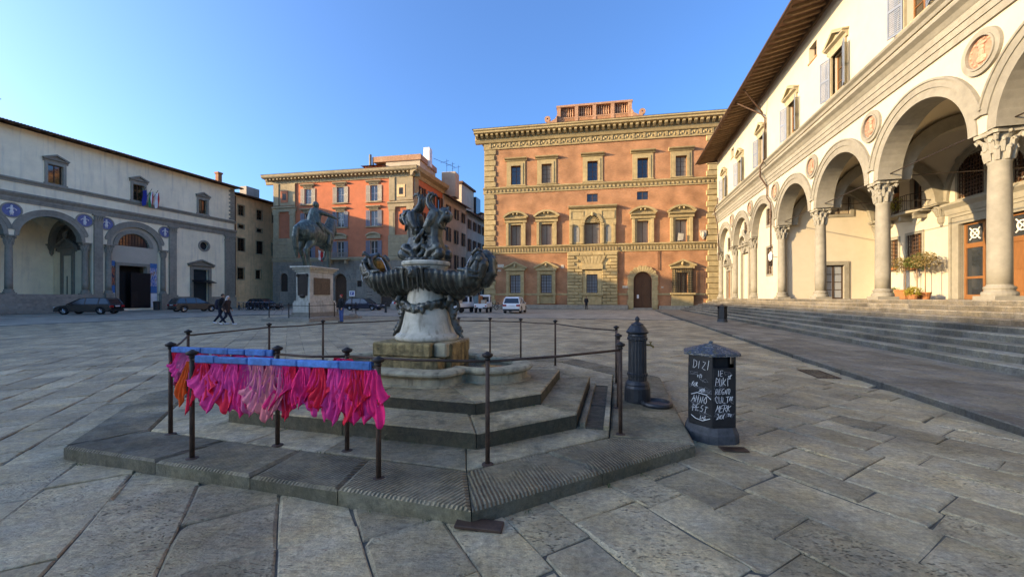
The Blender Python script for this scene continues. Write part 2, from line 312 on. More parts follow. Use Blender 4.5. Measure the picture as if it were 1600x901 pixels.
def comb_mat(name, col, rot, freq):
    m = MATS['slab_dark'].copy(); m.name = name; N = m.node_tree.nodes; L = m.node_tree.links
    bp = [n for n in N if n.type == 'BUMP'][0]; src = bp.inputs['Height'].links[0].from_socket
    g = N.new('ShaderNodeTexCoord'); mp = N.new('ShaderNodeMapping'); mp.inputs['Rotation'].default_value = (0, 0, rot); L.new(g.outputs['Object'], mp.inputs[0])
    w = N.new('ShaderNodeTexWave'); w.inputs['Scale'].default_value = freq; w.inputs['Distortion'].default_value = 1.6; w.inputs['Detail'].default_value = 3; w.inputs['Detail Scale'].default_value = 0.8; L.new(mp.outputs[0], w.inputs['Vector'])
    n = N.new('ShaderNodeTexNoise'); n.inputs['Scale'].default_value = 1.7; L.new(g.outputs['Object'], n.inputs['Vector'])
    r = N.new('ShaderNodeMapRange'); r.inputs['From Min'].default_value = 0.40; r.inputs['From Max'].default_value = 0.58; r.inputs['To Max'].default_value = 1.3; L.new(n.outputs[0], r.inputs[0])
    a = N.new('ShaderNodeMath'); a.operation = 'MULTIPLY_ADD'; L.new(w.outputs[0], a.inputs[0]); L.new(r.outputs[0], a.inputs[1]); L.new(src, a.inputs[2]); L.new(a.outputs[0], bp.inputs['Height'])
    bp.inputs['Distance'].default_value = 0.014; bp.inputs['Strength'].default_value = 0.9
    sc = [n for n in N if n.type == 'VECT_MATH' and n.operation == 'SCALE'][0]; old = sc.inputs['Scale'].links[0].from_socket
    w2 = N.new('ShaderNodeMapRange'); w2.inputs['From Min'].default_value = 0.1; w2.inputs['From Max'].default_value = 0.6; w2.inputs['To Min'].default_value = 0.55; w2.inputs['To Max'].default_value = 1.05; L.new(w.outputs[0], w2.inputs[0])
    mx = N.new('ShaderNodeMix'); mx.inputs['A'].default_value = 1.0; L.new(r.outputs[0], mx.inputs['Factor']); L.new(w2.outputs[0], mx.inputs['B'])
    ml = N.new('ShaderNodeMath'); ml.operation = 'MULTIPLY'; L.new(old, ml.inputs[0]); L.new(mx.outputs['Result'], ml.inputs[1]); L.new(ml.outputs[0], sc.inputs['Scale'])
    MATS[name] = m; return m
comb_mat('comb_v', None, 0.35, 9.5); comb_mat('comb_d', None, -0.55, 9.5); comb_mat('comb_s', None, 1.5, 9.5)
def settone(me, tone=None, tool=None):
    ca = me.color_attributes.new('tone', 'FLOAT_COLOR', 'POINT'); n = len(me.vertices)
    c = (R(0, 1) if tone is None else tone, R(0, 1) if tool is None else tool, R(0, 1), 1.0)
    ca.data.foreach_set('color', list(c) * n)
def stone_block(poly, z0, ztop, bev=0.018, jit=0.005):
    """a slab from a plan polygon: chamfered top edge, slightly uneven top"""
    n = len(poly); cx = sum(p[0] for p in poly)/n; cy = sum(p[1] for p in poly)/n
    tops = [ztop + R(-jit, jit) for _ in poly]
    ins = []
    for (x, y) in poly:
        d = math.hypot(x-cx, y-cy); k = max(0.0, 1 - bev*1.4/d); ins.append((cx+(x-cx)*k, cy+(y-cy)*k))
    v = [(x, y, z0) for x, y in poly] + [(x, y, t - bev*0.7) for (x, y), t in zip(poly, tops)] + [(x, y, t) for (x, y), t in zip(ins, tops)]
    f = []
    for a in (0, n):
        f += [(a+i, a+(i+1) % n, a+n+(i+1) % n, a+n+i) for i in range(n)]
    f.append(tuple(range(2*n, 3*n)))
    return v, f
def add_stone(name, parent, poly, z0, ztop, m, bev=0.018, jit=0.005, tone=None, tool=None, side=None):
    v, f = stone_block(poly, z0, ztop, bev, jit); me = bpy.data.meshes.new(name); me.from_pydata(v, [], f); settone(me, tone, tool)
    o = link(name, me, m, parent)
    if side:
        me.materials.append(MATS[side]); me.polygons.foreach_set('material_index', [1 if i < len(poly) else 0 for i in range(len(me.polygons))])
    return o
# ground: the bed and far paving
def farpav():
    m = bpy.data.materials.new('far_paving'); m.use_nodes = True; nt = m.node_tree; N = nt.nodes; L = nt.links; b = N['Principled BSDF']; b.inputs['Roughness'].default_value = 0.75
    g = N.new('ShaderNodeNewGeometry'); mp = N.new('ShaderNodeMapping'); mp.inputs['Rotation'].default_value = (0, 0, math.radians(60)); L.new(g.outputs['Position'], mp.inputs[0])
    bt = N.new('ShaderNodeTexBrick'); L.new(mp.outputs[0], bt.inputs['Vector']); bt.inputs['Scale'].default_value = 1; bt.inputs['Brick Width'].default_value = 1.1; bt.inputs['Row Height'].default_value = 0.62
    bt.inputs['Color1'].default_value = (0.40, 0.325, 0.225, 1); bt.inputs['Color2'].default_value = (0.30, 0.245, 0.175, 1); bt.inputs['Mortar'].default_value = (0.12, 0.115, 0.10, 1); bt.inputs['Mortar Size'].default_value = 0.03
    n = N.new('ShaderNodeTexNoise'); n.inputs['Scale'].default_value = 0.5; n.inputs['Detail'].default_value = 8; L.new(g.outputs['Position'], n.inputs['Vector'])
    r = N.new('ShaderNodeMapRange'); r.inputs['From Min'].default_value = 0.3; r.inputs['From Max'].default_value = 0.7; r.inputs['To Min'].default_value = 0.72; r.inputs['To Max'].default_value = 1.25; L.new(n.outputs[0], r.inputs[0])
    s = N.new('ShaderNodeVectorMath'); s.operation = 'SCALE'; L.new(bt.outputs['Color'], s.inputs[0]); L.new(r.outputs[0], s.inputs['Scale']); L.new(s.outputs[0], b.inputs['Base Color'])
    MATS['far_paving'] = m
farpav()
mat('bedding', (0.10, 0.09, 0.07), 0.95, 0.4, 8, 0.5, 40)
mb = MB(); mb.add([(-900,-900,-0.03),(900,-900,-0.03),(900,900,-0.03),(-900,900,-0.03)], [(0,1,2,3)])
ground = part('ground', mb, 'far_paving', None, kind='structure')
pave = empty('pavement', None); pave['kind'] = 'structure'
PA_, PB_ = Vector((0.5, -0.866)), Vector((0.866, 0.5))
FC = W(5.9, -3.1); FT, FD = 5.9, -3.1; FC2 = W(5.45, -2.85)
def octo(av, au, c):  # plan octagon in fountain axes (x along V, y along U)
    return [(-av+c,-au),(av-c,-au),(av,-au+c),(av,au-c),(av-c,au),(-av+c,au),(-av,au-c),(-av,-au+c)]
def in_octo(x, y, av, au, c): return abs(x) < av and abs(y) < au and abs(x)+abs(y) < av+au-c
# bed under the near stones
bed = MB(); bp_ = [W(-8, -34), W(-8, 4.6), W(30, 4.6), W(30, -34)]
bed.add([(p.x, p.y, -0.014) for p in bp_], [(0,1,2,3)])
part('bedding', bed, 'bedding', pave)
stones = []
q = -34.0; row = 0
while q < 26:
    wq = R(0.36, 0.62); p = -42.0 + R(0, 1); row += 1
    amp = [R(-0.02, 0.02) for _ in range(40)]
    while p < 14:
        lp = R(0.36, 0.95) * (1.1 if row % 3 else 0.9); c = PA_*(p+lp/2) + PB_*(q+wq/2)
        t, D = c.dot(U), c.dot(V)
        if -4 < t < 29 and -33 < D < 4.75 and c.y > -3 and abs(c.x) < 1.42*max(c.y, 0)+4.5 and not in_octo(D-FD, t-FT, 3.55, 3.1, 1.6):
            gp = R(0.001, 0.004); sk = R(-0.006, 0.006)
            cs = [(p+gp+R(-.003,.006)+sk, q+gp+R(-.003,.005)), (p+lp-gp+R(-.006,.003)+sk, q+gp+R(-.003,.005)), (p+lp-gp+R(-.006,.003), q+wq-gp+R(-.005,.003)), (p+gp+R(-.003,.006), q+wq-gp+R(-.005,.003))]
            # wobble the long sides with a mid vertex
            m1 = ((cs[0][0]+cs[1][0])/2 + R(-.1,.1), cs[0][1]*0.5+cs[1][1]*0.5 + R(-.004,.004)); m2 = ((cs[2][0]+cs[3][0])/2 + R(-.1,.1), cs[2][1]*0.5+cs[3][1]*0.5 + R(-.004,.004))
            # knock one corner off now and then
            pl = [cs[0], m1, cs[1], cs[2], m2, cs[3]]
            if R(0,1) < 0.35:
                k = random.choice([0, 2, 3, 5]); x_, y_ = pl[k]; sx = 1 if k in (0, 5) else -1; sy = 1 if k < 3 else -1
                e = R(.015,.05); pl[k:k+1] = [(x_, y_+sy*e), (x_+sx*e, y_)] if k in (0, 3) else [(x_+sx*e, y_), (x_, y_+sy*e)]
            poly = [tuple(PA_*a + PB_*b) for a, b in pl]
            dist = max(1.0, c.y); vis = c.y > 1.6 and abs(c.x) < 1.34*c.y+0.5
            stones.append((-(wq*lp/dist**3 if vis else 0), poly, c))
        p += lp
    q += wq
order = sorted(range(len(stones)), key=lambda i: stones[i][0]); rest_v = []; rest_f = []; rest_c = []
for k, i in enumerate(order):
    _, poly, c = stones[i]
    tone = min(1, max(0, random.gauss(0.5, 0.2))); tool = R(0, 1)
    if c.x < -0.5: tool *= 0.75
    if k < 300: add_stone('paving_stone', pave, poly, -0.07, 0.0, 'paving', R(.007,.018), 0.011, tone, tool)
    else:
        v, f = stone_block(poly, -0.05, 0.0, 0.015, 0.005); o = len(rest_v); rest_v += v; rest_f += [tuple(j+o for j in g_) for g_ in f]; rest_c += [tone, tool, 0, 1.0] * len(v)
me = bpy.data.meshes.new('far_stones'); me.from_pydata(rest_v, [], rest_f); me.color_attributes.new('tone', 'FLOAT_COLOR', 'POINT').data.foreach_set('color', rest_c)
o = link('paving_stones', me, 'paving', pave); o['kind'] = 'stuff'
# sidewalk with kerb in front of the steps
def quad(t0, t1, d0, d1): return [tuple(W(t0, d0)[:2]), tuple(W(t0, d1)[:2]), tuple(W(t1, d1)[:2]), tuple(W(t1, d0)[:2])]
walk = empty('sidewalk', None); walk['kind'] = 'structure'
mb = MB(); mb.prism_z(quad(-12, 52, 4.62, 7.4), -0.02, 0.075); part('sidewalk_bed', mb, 'bedding', walk)
t = -6.0
while t < 50:
    l = R(1.0, 1.8); add_stone('kerb_stone', walk, quad(t+.006, t+l-.006, 4.46+R(-.012,.012), 4.78+R(-.01,.01)), -0.05, 0.105, 'sidewalk_stone', 0.025, 0.006, None, 0.2, 'kerb_side'); t += l
for k in range(5):
    d0 = 4.79 + k*0.512; t = -6.0 + R(0, 1)
    while t < (34 if k < 5 else 20):
        l = R(0.8, 1.7); add_stone('sidewalk_slab', walk, quad(t+.006, t+l-.006, d0+.005, d0+.507), -0.02, 0.10, 'sidewalk_stone', 0.01, 0.003, None, 0.3); t += l
mb = MB(); mb.prism_z(quad(34.2, 52, 4.79, 7.36), -0.02, 0.1); o = part('far_slab', mb, 'sidewalk_stone', walk)
settone(o.data, 0.5, 0.3)
# steps up to the loggia
steps = thing('stone_steps', 'broad flight of grey stone steps below the sunlit loggia', 'steps', (0, 0, 0))
NS = 9; RH = 1.40/NS; TR = 0.415; D0 = 7.33
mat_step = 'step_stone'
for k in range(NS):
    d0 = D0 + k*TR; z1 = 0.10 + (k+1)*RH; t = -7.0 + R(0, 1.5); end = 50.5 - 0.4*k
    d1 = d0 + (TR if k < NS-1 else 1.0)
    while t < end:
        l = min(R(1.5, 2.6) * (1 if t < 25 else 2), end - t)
        add_stone('step_block', steps, quad(t+.004, t+l-.004, d0+R(-.004,.004), d1+0.06), z1-RH-0.05, z1, mat_step, 0.022, 0.002, None, 0.2, 'step_riser_shade'); t += l + 1e-4  # side faces take the darker stone, riser shade painted into its colour
mb = MB(); mb.prism_z(quad(-8, 50.2, D0+0.5, 11.4), -0.05, 0.05)
for k in range(1, NS): mb.prism_z(quad(-8, 50.1-0.4*k, D0 + k*TR + 0.03, 11.6), 0.05+(k-1)*RH, 0.04+k*RH)
part('core', mb, 'serena_dark', steps)
# ================================================================== palace of brick and stone (far end of the square)
def dentils(mb, x0, x1, step, w, y0, y1, z0, z1):
    n = int((x1-x0)/step)
    for i in range(n): x = x0 + (i+0.5)*(x1-x0)/n; mb.box(x-w/2, x+w/2, y0, y1, z0, z1)
def casement(parent, w, h, y=0.30, cols=2, rows=3, fm='dark_wood', gm='glass', t=0.06, bar=0.03, name='window'):
    """a window in its opening: frame mesh with pane children (origin at the middle of the sill)"""
    mb = MB(); mb.box(-w/2, -w/2+t, y, y+.06, 0, h); mb.box(w/2-t, w/2, y, y+.06, 0, h); mb.box(-w/2+t, w/2-t, y, y+.06, 0, t); mb.box(-w/2+t, w/2-t, y, y+.06, h-t, h)
    cw = (w-2*t)/cols; rh = (h-2*t)/rows
    for i in range(1, cols): mb.box(-w/2+t+i*cw-bar*1.3, -w/2+t+i*cw+bar*1.3, y-.005, y+.055, t, h-t)
    for j in range(1, rows): mb.box(-w/2+t, w/2-t, y+.004, y+.05, t+j*rh-bar/2, t+j*rh+bar/2)
    o = part(name, mb, fm, parent)
    for i in range(cols):
        g = MB(); x0 = -w/2+t+i*cw; s = R(-.006, .006)
        g.add([(x0, y+.03+s, t), (x0+cw, y+.03-s, t), (x0+cw, y+.03-s, h-t), (x0, y+.03+s, h-t), (x0, y+.045, t), (x0+cw, y+.045, t), (x0+cw, y+.045, h-t), (x0, y+.045, h-t)], [(0,1,2,3),(4,7,6,5),(0,4,5,1),(1,5,6,2),(2,6,7,3),(3,7,4,0)])
        part('pane', g, gm, o)
    return o
pal = thing('brick_palace', 'four-storey salmon brick palace with ochre stone window surrounds and roof balustrade', 'palace', (-4.05, 56.98, 0), math.atan2(-5.68, 31.52))
PW = 32.0
C3 = [4.7, 9.15, 15.58, 22.3, 27.25]
holes = []
for c in C3: holes.append(rect(c-.72, c+.72, 17.9, 20.66))
for c in (15.55, 22.3): holes.append(rect(c-.75, c+.75, 15.0, 16.12))
for c in (C3[0], C3[1], C3[3], C3[4]): holes.append(rect(c-.76, c+.76, 9.12, 12.1))
holes.append(archhole(14.5, 16.6, 9.12, 12.0, 12))
for c in (4.6, 9.1, 15.5): holes.append(rect(c-.76, c+.76, 2.25, 4.85))
holes.append(rect(26.6, 28.1, 2.25, 5.0))
holes.append(archhole(21.08, 23.5, 0.2, 3.93, 14))
mb = MB(); mb.slab(rect(0, PW, 0, 24.3), holes, 0, 0.7); part('wall', mb, 'brick', pal)
mb = MB(); mb.box(0.3, PW-.3, 0.75, 22, 0, 24.2); part('core', mb, 'dark_room', pal)
mb = MB(); mb.box(0, 0.6, 0.7, 22, 0, 24.3); mb.box(PW-.6, PW, .7, 22, 0, 24.3); part('side_wall', mb, 'brick', pal)
# base bench
mb = MB(); mb.box(-.1, 20.3, -.95, -.02, 0, .22); mb.box(-.1, 20.3, -.55, -.02, .222, .58); mb.box(24.4, PW, -.55, -.02, 0, .5); part('bench', mb, 'grey_ashlar', pal)
mb = MB(); mb.box(-.05, 20.4, -.06, -.003, 1.95, 2.2); mb.box(24.3, PW, -.06, -.003, 1.95, 2.2); part('dado', mb, 'forte', pal)
# string courses
def course(z0, z1, name, dz):
    mb = MB(); mb.prism_x([(0, z0), (-.12, z0), (-.12, z0+.14), (-.08, z0+.16), (-.08, z1-.32), (-.2, z1-.28), (-.34, z1-.12), (-.34, z1), (0, z1+.06)], -.15, PW+.1)
    o = part(name, mb, 'forte', pal)
    d = MB(); dentils(d, 0, PW, dz, dz*.5, -.2, -.08, z0+.2, z1-.36); part('dentil_row', d, 'forte_relief', o, kind='stuff')
course(7.98, 9.05, 'string_course', .42); course(16.72, 17.62, 'string_course', .55)
# frieze and cornice
mb = MB(); mb.prism_x([(0, 23.2), (-.16, 23.2), (-.16, 23.36), (-.1, 23.38), (-.1, 24.15), (0, 24.15)], -.1, PW+.1); fr = part('frieze', mb, 'forte', pal)
d = MB()
for i in range(22):
    x = 0.9 + i*1.44; d.box(x-.14, x+.14, -.2, -.09, 23.42, 24.1)
    for k in range(3):
        cx = x+.42+k*.3; cz = 23.75 + (.08 if k % 2 else -.06)
        d.ball((cx, -.12, cz), (.14, .1, .2), 8, 6)
part('frieze_ornament', d, 'forte_relief', fr, kind='stuff')
mb = MB(); mb.prism_x([(0, 24.15), (-.3, 24.15), (-.45, 24.45), (-.5, 24.5), (-.5, 24.62), (-.42, 24.63), (-.42, 25.2), (-1.15, 25.22), (-1.3, 25.3), (-1.3, 25.5), (-1.45, 25.62), (-1.45, 25.8), (.2, 26.2), (.2, 24.15)], -1.3, PW+1.0); part('cornice', mb, 'forte', pal)
md = MB(); md.prism_x([(-.42, 24.66), (-.75, 24.68), (-1.1, 24.95), (-1.1, 25.215), (-.42, 25.215)], -.17, .17); meM = md.mesh('modillion'); meM.materials.append(MATS['forte'])
n = 46
for i in range(n): link('modillion', meM, None, pal, (-.9 + i*(PW+1.5)/(n-1), 0, 0))
mb = MB(); mb.add([(-1.5,-1.5,25.83),(PW+1.1,-1.5,25.83),(PW+.6,11,29.2),(-1,11,29.2),(-1.5,23,25.83),(PW+1.1,23,25.83)], [(0,1,2,3),(3,2,5,4),(0,3,4),(1,5,2)]); part('roof', mb, 'roof_tile', pal)
# quoins
def quoins(x0, x1, z0, z1, pitch, flip):
    n = max(1, round((z1-z0)/pitch)); h = (z1-z0)/n
    for i in range(n):
        sh = 0.22 if i % 2 else 0.0
        key = ('quoin', round(x1-x0-sh, 2), round(h, 2))
        if key not in CACHE:
            m_ = MB(); w_ = x1-x0-sh; hz = h-.05
            m_.hexa([(0,0,0),(w_,0,0),(w_,0,hz),(0,0,hz)], [(.05,-.16,.06),(w_-.05,-.16,.06),(w_-.05,-.16,hz-.06),(.05,-.16,hz-.06)])
            k = m_.mesh('quoin'); k.materials.append(MATS['forte']); CACHE[key] = k
        link('quoin', CACHE[key], None, pal, (x0 + (sh if flip else 0), 0, z0+i*h+.025))
for (a, b_) in ((.55, 7.95), (9.1, 16.7), (17.7, 23.2)):
    quoins(0.0, 1.75, a, b_, .76, False); quoins(30.4, PW, a, b_, .76, True)
for a_, b_ in ((-.03, 1.6), (30.55, PW+.03)):
    mb = MB(); mb.box(a_, b_, -.04, .68, .6, 23.2); part('quoin_bed', mb, 'forte', pal)
# windows of the top row: eared frame with flat hood
def pal_top(gm):
    def b(parent):
        w, h = 1.44, 2.76; o = casement(parent, w, h, .28, 2, 4, 'dark_wood', gm)
        s = MB(); frame(s, -w/2, w/2, 0, h, .34, -.16, .1, False); frame(s, -w/2-.34, w/2+.34, -.1, h+.34, .3, -.1, .05, False); part('surround', s, 'forte', o)
        t = MB(); t.prism_x([(0, h+.70), (-.2, h+.70), (-.2, h+.82), (-.5, h+.95), (-.55, h+1.08), (0, h+1.14)], -1.62, 1.62); part('hood', t, 'forte', o)
        u = MB(); u.box(-w/2-.7, w/2+.7, -.2, .2, -.16, -.003); part('sill', u, 'forte', o)
        return o
    return b
for i, c in enumerate(C3):
    g = ['glass', 'blind', 'glass', 'glass', 'blind'][i]; inst(('pt', g), pal_top(g), pal, (c, 0, 17.9))
for c in (15.55, 22.3): inst('pmez', lambda p: casement(p, 1.5, 1.12, .18, 2, 2), pal, (c, 0, 15.0))
# main floor: segmental pediments
def pal_mid(parent):
    w, h = 1.52, 2.98; o = casement(parent, w, h, .3, 2, 1, 'dark_wood', 'blind')
    s = MB(); frame(s, -w/2, w/2, 0, h, .3, -.14, .1, False)
    for sx in (-1, 1): s.box(sx*1.06-.0 if sx > 0 else -1.42, 1.42 if sx > 0 else -1.06, -.3, .03, .0, h+.25)
    part('surround', s, 'forte', o)
    t = MB(); t.prism_x([(0, h+.30), (-.36, h+.30), (-.36, h+.62), (-.62, h+.78), (-.66, h+.95), (0, h+.95)], -1.6, 1.6)
    rr = 2.3; a = math.asin(1.68/rr); cz = h+.95 - rr*math.cos(a)
    t.ring(0, cz+.0, rr, rr+.26, -.66, 0, PI/2-a, PI/2+a, 14)
    pd = part('pediment', t, 'forte', o)
    k = MB(); k.prism_y([(-1.5, h+.96)] + [(1.5, h+.96)] + arc(0, cz, rr-.01, PI/2-a*.88, PI/2+a*.88, 12), -.3, 0); part('tympanum', k, 'forte_relief', pd)
    k = MB(); k.ball((-.28, -.5, h+1.5), (.16, .2, .17), 8, 6); k.ball((.28, -.5, h+1.5), (.16, .2, .17), 8, 6); part('carving', k, 'forte_relief', pd)
    return o
for c in (C3[0], C3[1], C3[3], C3[4]): inst('pmid', pal_mid, pal, (c, 0, 9.12))
mb = MB(); mb.slab([(-.4, 0), (.28, .1), (.4, .9), (-.3, 1.05)], [], -.5, -.44); part('awning_shutter', mb, 'shutter_beige_lit', pal, (27.1, 0, 9.2))
# central triple window
sw = empty('triple_window', pal, (15.55, 0, 9.12))
mb = MB(); mb.slab(rect(-3.2, 3.2, 0, 4.9), [archhole(-1.05, 1.05, .01, 2.88, 14), archhole(-2.55, -1.75, .25, 2.1, 10), archhole(1.75, 2.55, .25, 2.1, 10)], -.3, -.003); part('surround', mb, 'forte', sw)
mb = MB(); mb.ring(0, 2.88, 1.05, 1.42, -.46, -.3, 0, PI, 18)
for x in (-3.05, -1.5, 1.25, 2.8): mb.box(x, x+.28, -.5, -.3, 0, 2.5); mb.box(x-.06, x+.34, -.56, -.3, 2.5, 2.78)
mb.prism_x([(-.3, 4.9), (-.5, 4.95), (-.7, 5.15), (-.7, 5.3), (0, 5.36), (0, 4.9)], -3.3, 3.3); part('columns', mb, 'forte', sw)
mb = MB()
for x in (-2.2, 2.2): mb.prism_y(archhole(x-.4, x+.4, .25, 2.1, 10), -.28, -.2)
part('niche_panel', mb, 'serena_dark', sw)
mb = MB(); mb.prism_y([(-1.05, 2.9)] + [(1.05, 2.9)] + arc(0, 2.9, 1.04, .02, PI-.02, 14)[1:-1], -.12, .02)
for k in range(9):
    a = PI*(k+.5)/9; mb.tube([(0, -.16, 2.95), (.9*math.cos(a), -.16, 2.95+.9*math.sin(a))], [.03, .1], 6)
mb.ball((0, -.5, 4.05), (.2, .2, .3), 8, 6); part('shell', mb, 'forte_relief', sw)
casement(sw, 2.1, 2.86, .2, 2, 1, 'dark_wood', 'blind', name='casement')
for sx in (-1, 1):
    mb = MB(); frame(mb, sx*2.1-.8, sx*2.1+.8, 3.5, 4.5, .1, -.36, -.3); part('panel', mb, 'forte', sw)
# ground floor windows with triangular pediments, grilles and aprons
def grille(mb, w, h, y, nx, nz, z0=0.0, r=.02):
    for i in range(nx+1): mb.box(-w/2+w*i/nx-r, -w/2+w*i/nx+r, y-r, y+r, z0, z0+h)
    for j in range(nz+1): mb.box(-w/2, w/2, y-r*.8, y+r*.8, z0+h*j/nz-r, z0+h*j/nz+r)
def pal_low(parent):
    w, h = 1.52, 2.6; o = casement(parent, w, h, .3, 2, 4, 'dark_wood', 'glass_pale')
    s = MB(); frame(s, -w/2, w/2, 0, h, .12, -.06, .1, False)
    for sx in (-1, 1):
        for k in range(8): s.box(min(sx*.9, sx*1.3), max(sx*.9, sx*1.3), -.26 if k % 2 else -.2, .03, k*.4+.01, k*.4+.38)
    s.box(-.9, .9, -.14, .03, h+.13, h+.6)
    part('surround', s, 'forte', o)
    t = MB(); t.box(-1.5, 1.5, -.4, 0, h+.62, h+.86); t.prism_y([(-1.7, h+.87), (1.7, h+.87), (1.7, h+1.05), (0, h+1.85), (-1.7, h+1.05)], -.28, 0)
    for sx in (-1, 1): t.prism_y([(0, h+1.72), (0, h+1.95), (sx*1.8, h+1.1), (sx*1.75, h+.9)], -.52, -.28)
    t.ball((0, -.42, h+1.35), (.2, .2, .28), 8, 6)
    part('pediment', t, 'forte', o)
    u = MB(); u.box(-1.4, 1.4, -.4, 0, -.3, -.003); u.box(-1.3, -.95, -.3, 0, -1.5, -.3); u.box(.95, 1.3, -.3, 0, -1.5, -.3); u.box(-.94, .94, -.12, 0, -1.5, -.31); part('sill', u, 'forte', o)
    g = MB(); grille(g, w, h, .12, 4, 6); part('grille', g, 'iron', o)
    return o
glassmat('glass_pale', (0.22, 0.24, 0.26), .15, .5)
for c in (4.6, 9.1): inst('plow', pal_low, pal, (c, 0, 2.25))
# window 5: projecting iron cage
gw = casement(pal, 1.5, 2.75, .3, 2, 4, 'dark_wood', 'glass'); gw.location = (27.35, 0, 2.25)
s = MB(); frame(s, -.75, .75, 0, 2.75, .5, -.2, .1, False); part('surround', s, 'forte', gw)
t = MB(); h = 2.75; t.box(-1.5, 1.5, -.5, 0, h+.5, h+.78); t.prism_y([(-1.62, h+.8), (1.62, h+.8), (1.62, h+.95), (0, h+1.62), (-1.62, h+.95)], -.35, 0)
for sx in (-1, 1): t.prism_y([(0, h+1.5), (0, h+1.75), (sx*1.75, h+1.0), (sx*1.7, h+.8)], -.62, -.35)
t.ball((0, -.5, h+1.2), (.2, .2, .28), 8, 6); part('pediment', t, 'forte', gw)
u = MB(); u.box(-1.55, 1.55, -.75, 0, -.25, -.003); u.box(-1.35, 1.35, -.5, 0, -2.2, -.26); part('sill', u, 'forte', gw)
g = MB(); grille(g, 2.5, 3.2, -.7, 9, 10, .05, .025)
for sx in (-1.25, 1.25):
    for j in range(11): g.box(sx-.02, sx+.02, -.7, 0, .05+3.2*j/10-.02, .05+3.2*j/10+.02)
    for y in (-.35, -.1): g.box(sx-.02, sx+.02, y-.02, y+.02, .05, 3.25)
part('grille', g, 'iron', gw)
# rusticated centre bay
rust = empty('rusticated_bay', pal)
mb = MB(); mb.slab(rect(12.1, 18.95, .58, 7.96), [rect(14.2, 16.85, 2.0, 6.2)], -.22, -.003); part('bed', mb, 'forte', rust)
def rblock(x0, x1, z0, z1):
    key = ('rb', round(x1-x0, 2), round(z1-z0, 2))
    if key not in CACHE:
        m_ = MB(); w_, h_ = x1-x0, z1-z0; m_.hexa([(0,0,0),(w_,0,0),(w_,0,h_),(0,0,h_)], [(.05,-.14,.05),(w_-.05,-.14,.05),(w_-.05,-.14,h_-.05),(.05,-.14,h_-.05)])
        k = m_.mesh('block'); k.materials.append(MATS['forte']); CACHE[key] = k
    link('block', CACHE[key], None, rust, (x0, -.22, z0))
rh = (7.9-.62)/16
for j in range(16):
    z = .62 + j*rh; b2 = .55 if j % 2 else 0
    if j < 12:
        rblock(12.13, 13.1+b2, z+.02, z+rh-.02); rblock(13.14+b2, 14.18, z+.02, z+rh-.02); rblock(16.87, 17.4+b2, z+.02, z+rh-.02); rblock(17.44+b2, 18.92, z+.02, z+rh-.02)
    elif j < 15:
        rblock(12.13, 13.1+b2, z+.02, z+rh-.02); rblock(17.4+b2, 18.92, z+.02, z+rh-.02)
    else:
        for k in range(4): rblock(12.13+k*1.7, 13.79+k*1.7, z+.02, z+rh-.02)
for k in range(7):
    a = (k-3)*.2; m_ = MB(); m_.prism_y([(15.5+(k-3)*.36-.16, 6.25), (15.5+(k-3)*.36+.16, 6.25), (15.5+(k-3)*.55+.24, 7.4), (15.5+(k-3)*.55-.24, 7.4)], -.42, -.2); part('voussoir', m_, 'forte', rust)
cw_ = casement(pal, 1.52, 2.6, .3, 2, 4, 'dark_wood', 'glass_pale'); cw_.location = (15.5, 0, 2.25)
s = MB(); frame(s, -.76, .76, 0, 2.6, .56, -.2, .1, False); s.box(-1.45, 1.45, -.5, -.2, 3.3, 4.0); s.box(-1.5, 1.5, -.6, -.2, -.3, -.003); s.box(-1.3, 1.3, -.4, -.2, -1.6, -.31); part('surround', s, 'forte', cw_)
g = MB(); grille(g, 1.52, 2.6, .12, 4, 6); part('grille', g, 'iron', cw_)
# portal
door = empty('door', pal, (22.29, 0, 0))
for k in range(17):
    a0 = PI*k/17+.012; a1 = PI*(k+1)/17-.012; m_ = MB(); m_.ring(0, 3.93, 1.22, 1.98 + (.1 if k % 2 else 0), -.2, .3, a0, a1, 2); part('voussoir', m_, 'forte', door)
for j in range(6):
    for sx in (-1, 1):
        e = .12 if j % 2 else 0; m_ = MB(); m_.box(min(sx*1.22, sx*(1.9+e)), max(sx*1.22, sx*(1.9+e)), -.2, .3, .02+j*.65, .02+j*.65+.63); part('jamb_block', m_, 'forte', door)
mb = MB()
for sx in (-1, 1):
    mb.prism_y(([(0.01, .2), (1.2, .2)] + arc(0, 3.93, 1.2, 0, PI/2, 10) if sx > 0 else [(-1.2, .2), (-.01, .2)] + arc(0, 3.93, 1.2, PI/2, PI, 10)), .3, .4)
lf = part('leaf', mb, 'dark_wood', door)
mb = MB()
for sx in (-1, 1):
    for j in range(5): mb.box(min(sx*.15, sx*1.05), max(sx*.15, sx*1.05), .25, .31, .4+j*.82, .4+j*.82+.7)
part('panel', mb, 'dark_wood', lf)
mb = MB(); mb.box(-.72, -.45, .235, .25, 1.5, 2.0); part('notice', mb, 'flag_white', lf)
mb = MB(); mb.box(-1.25, 1.25, -.5, .4, 0, .2); part('threshold', mb, 'grey_ashlar', door)
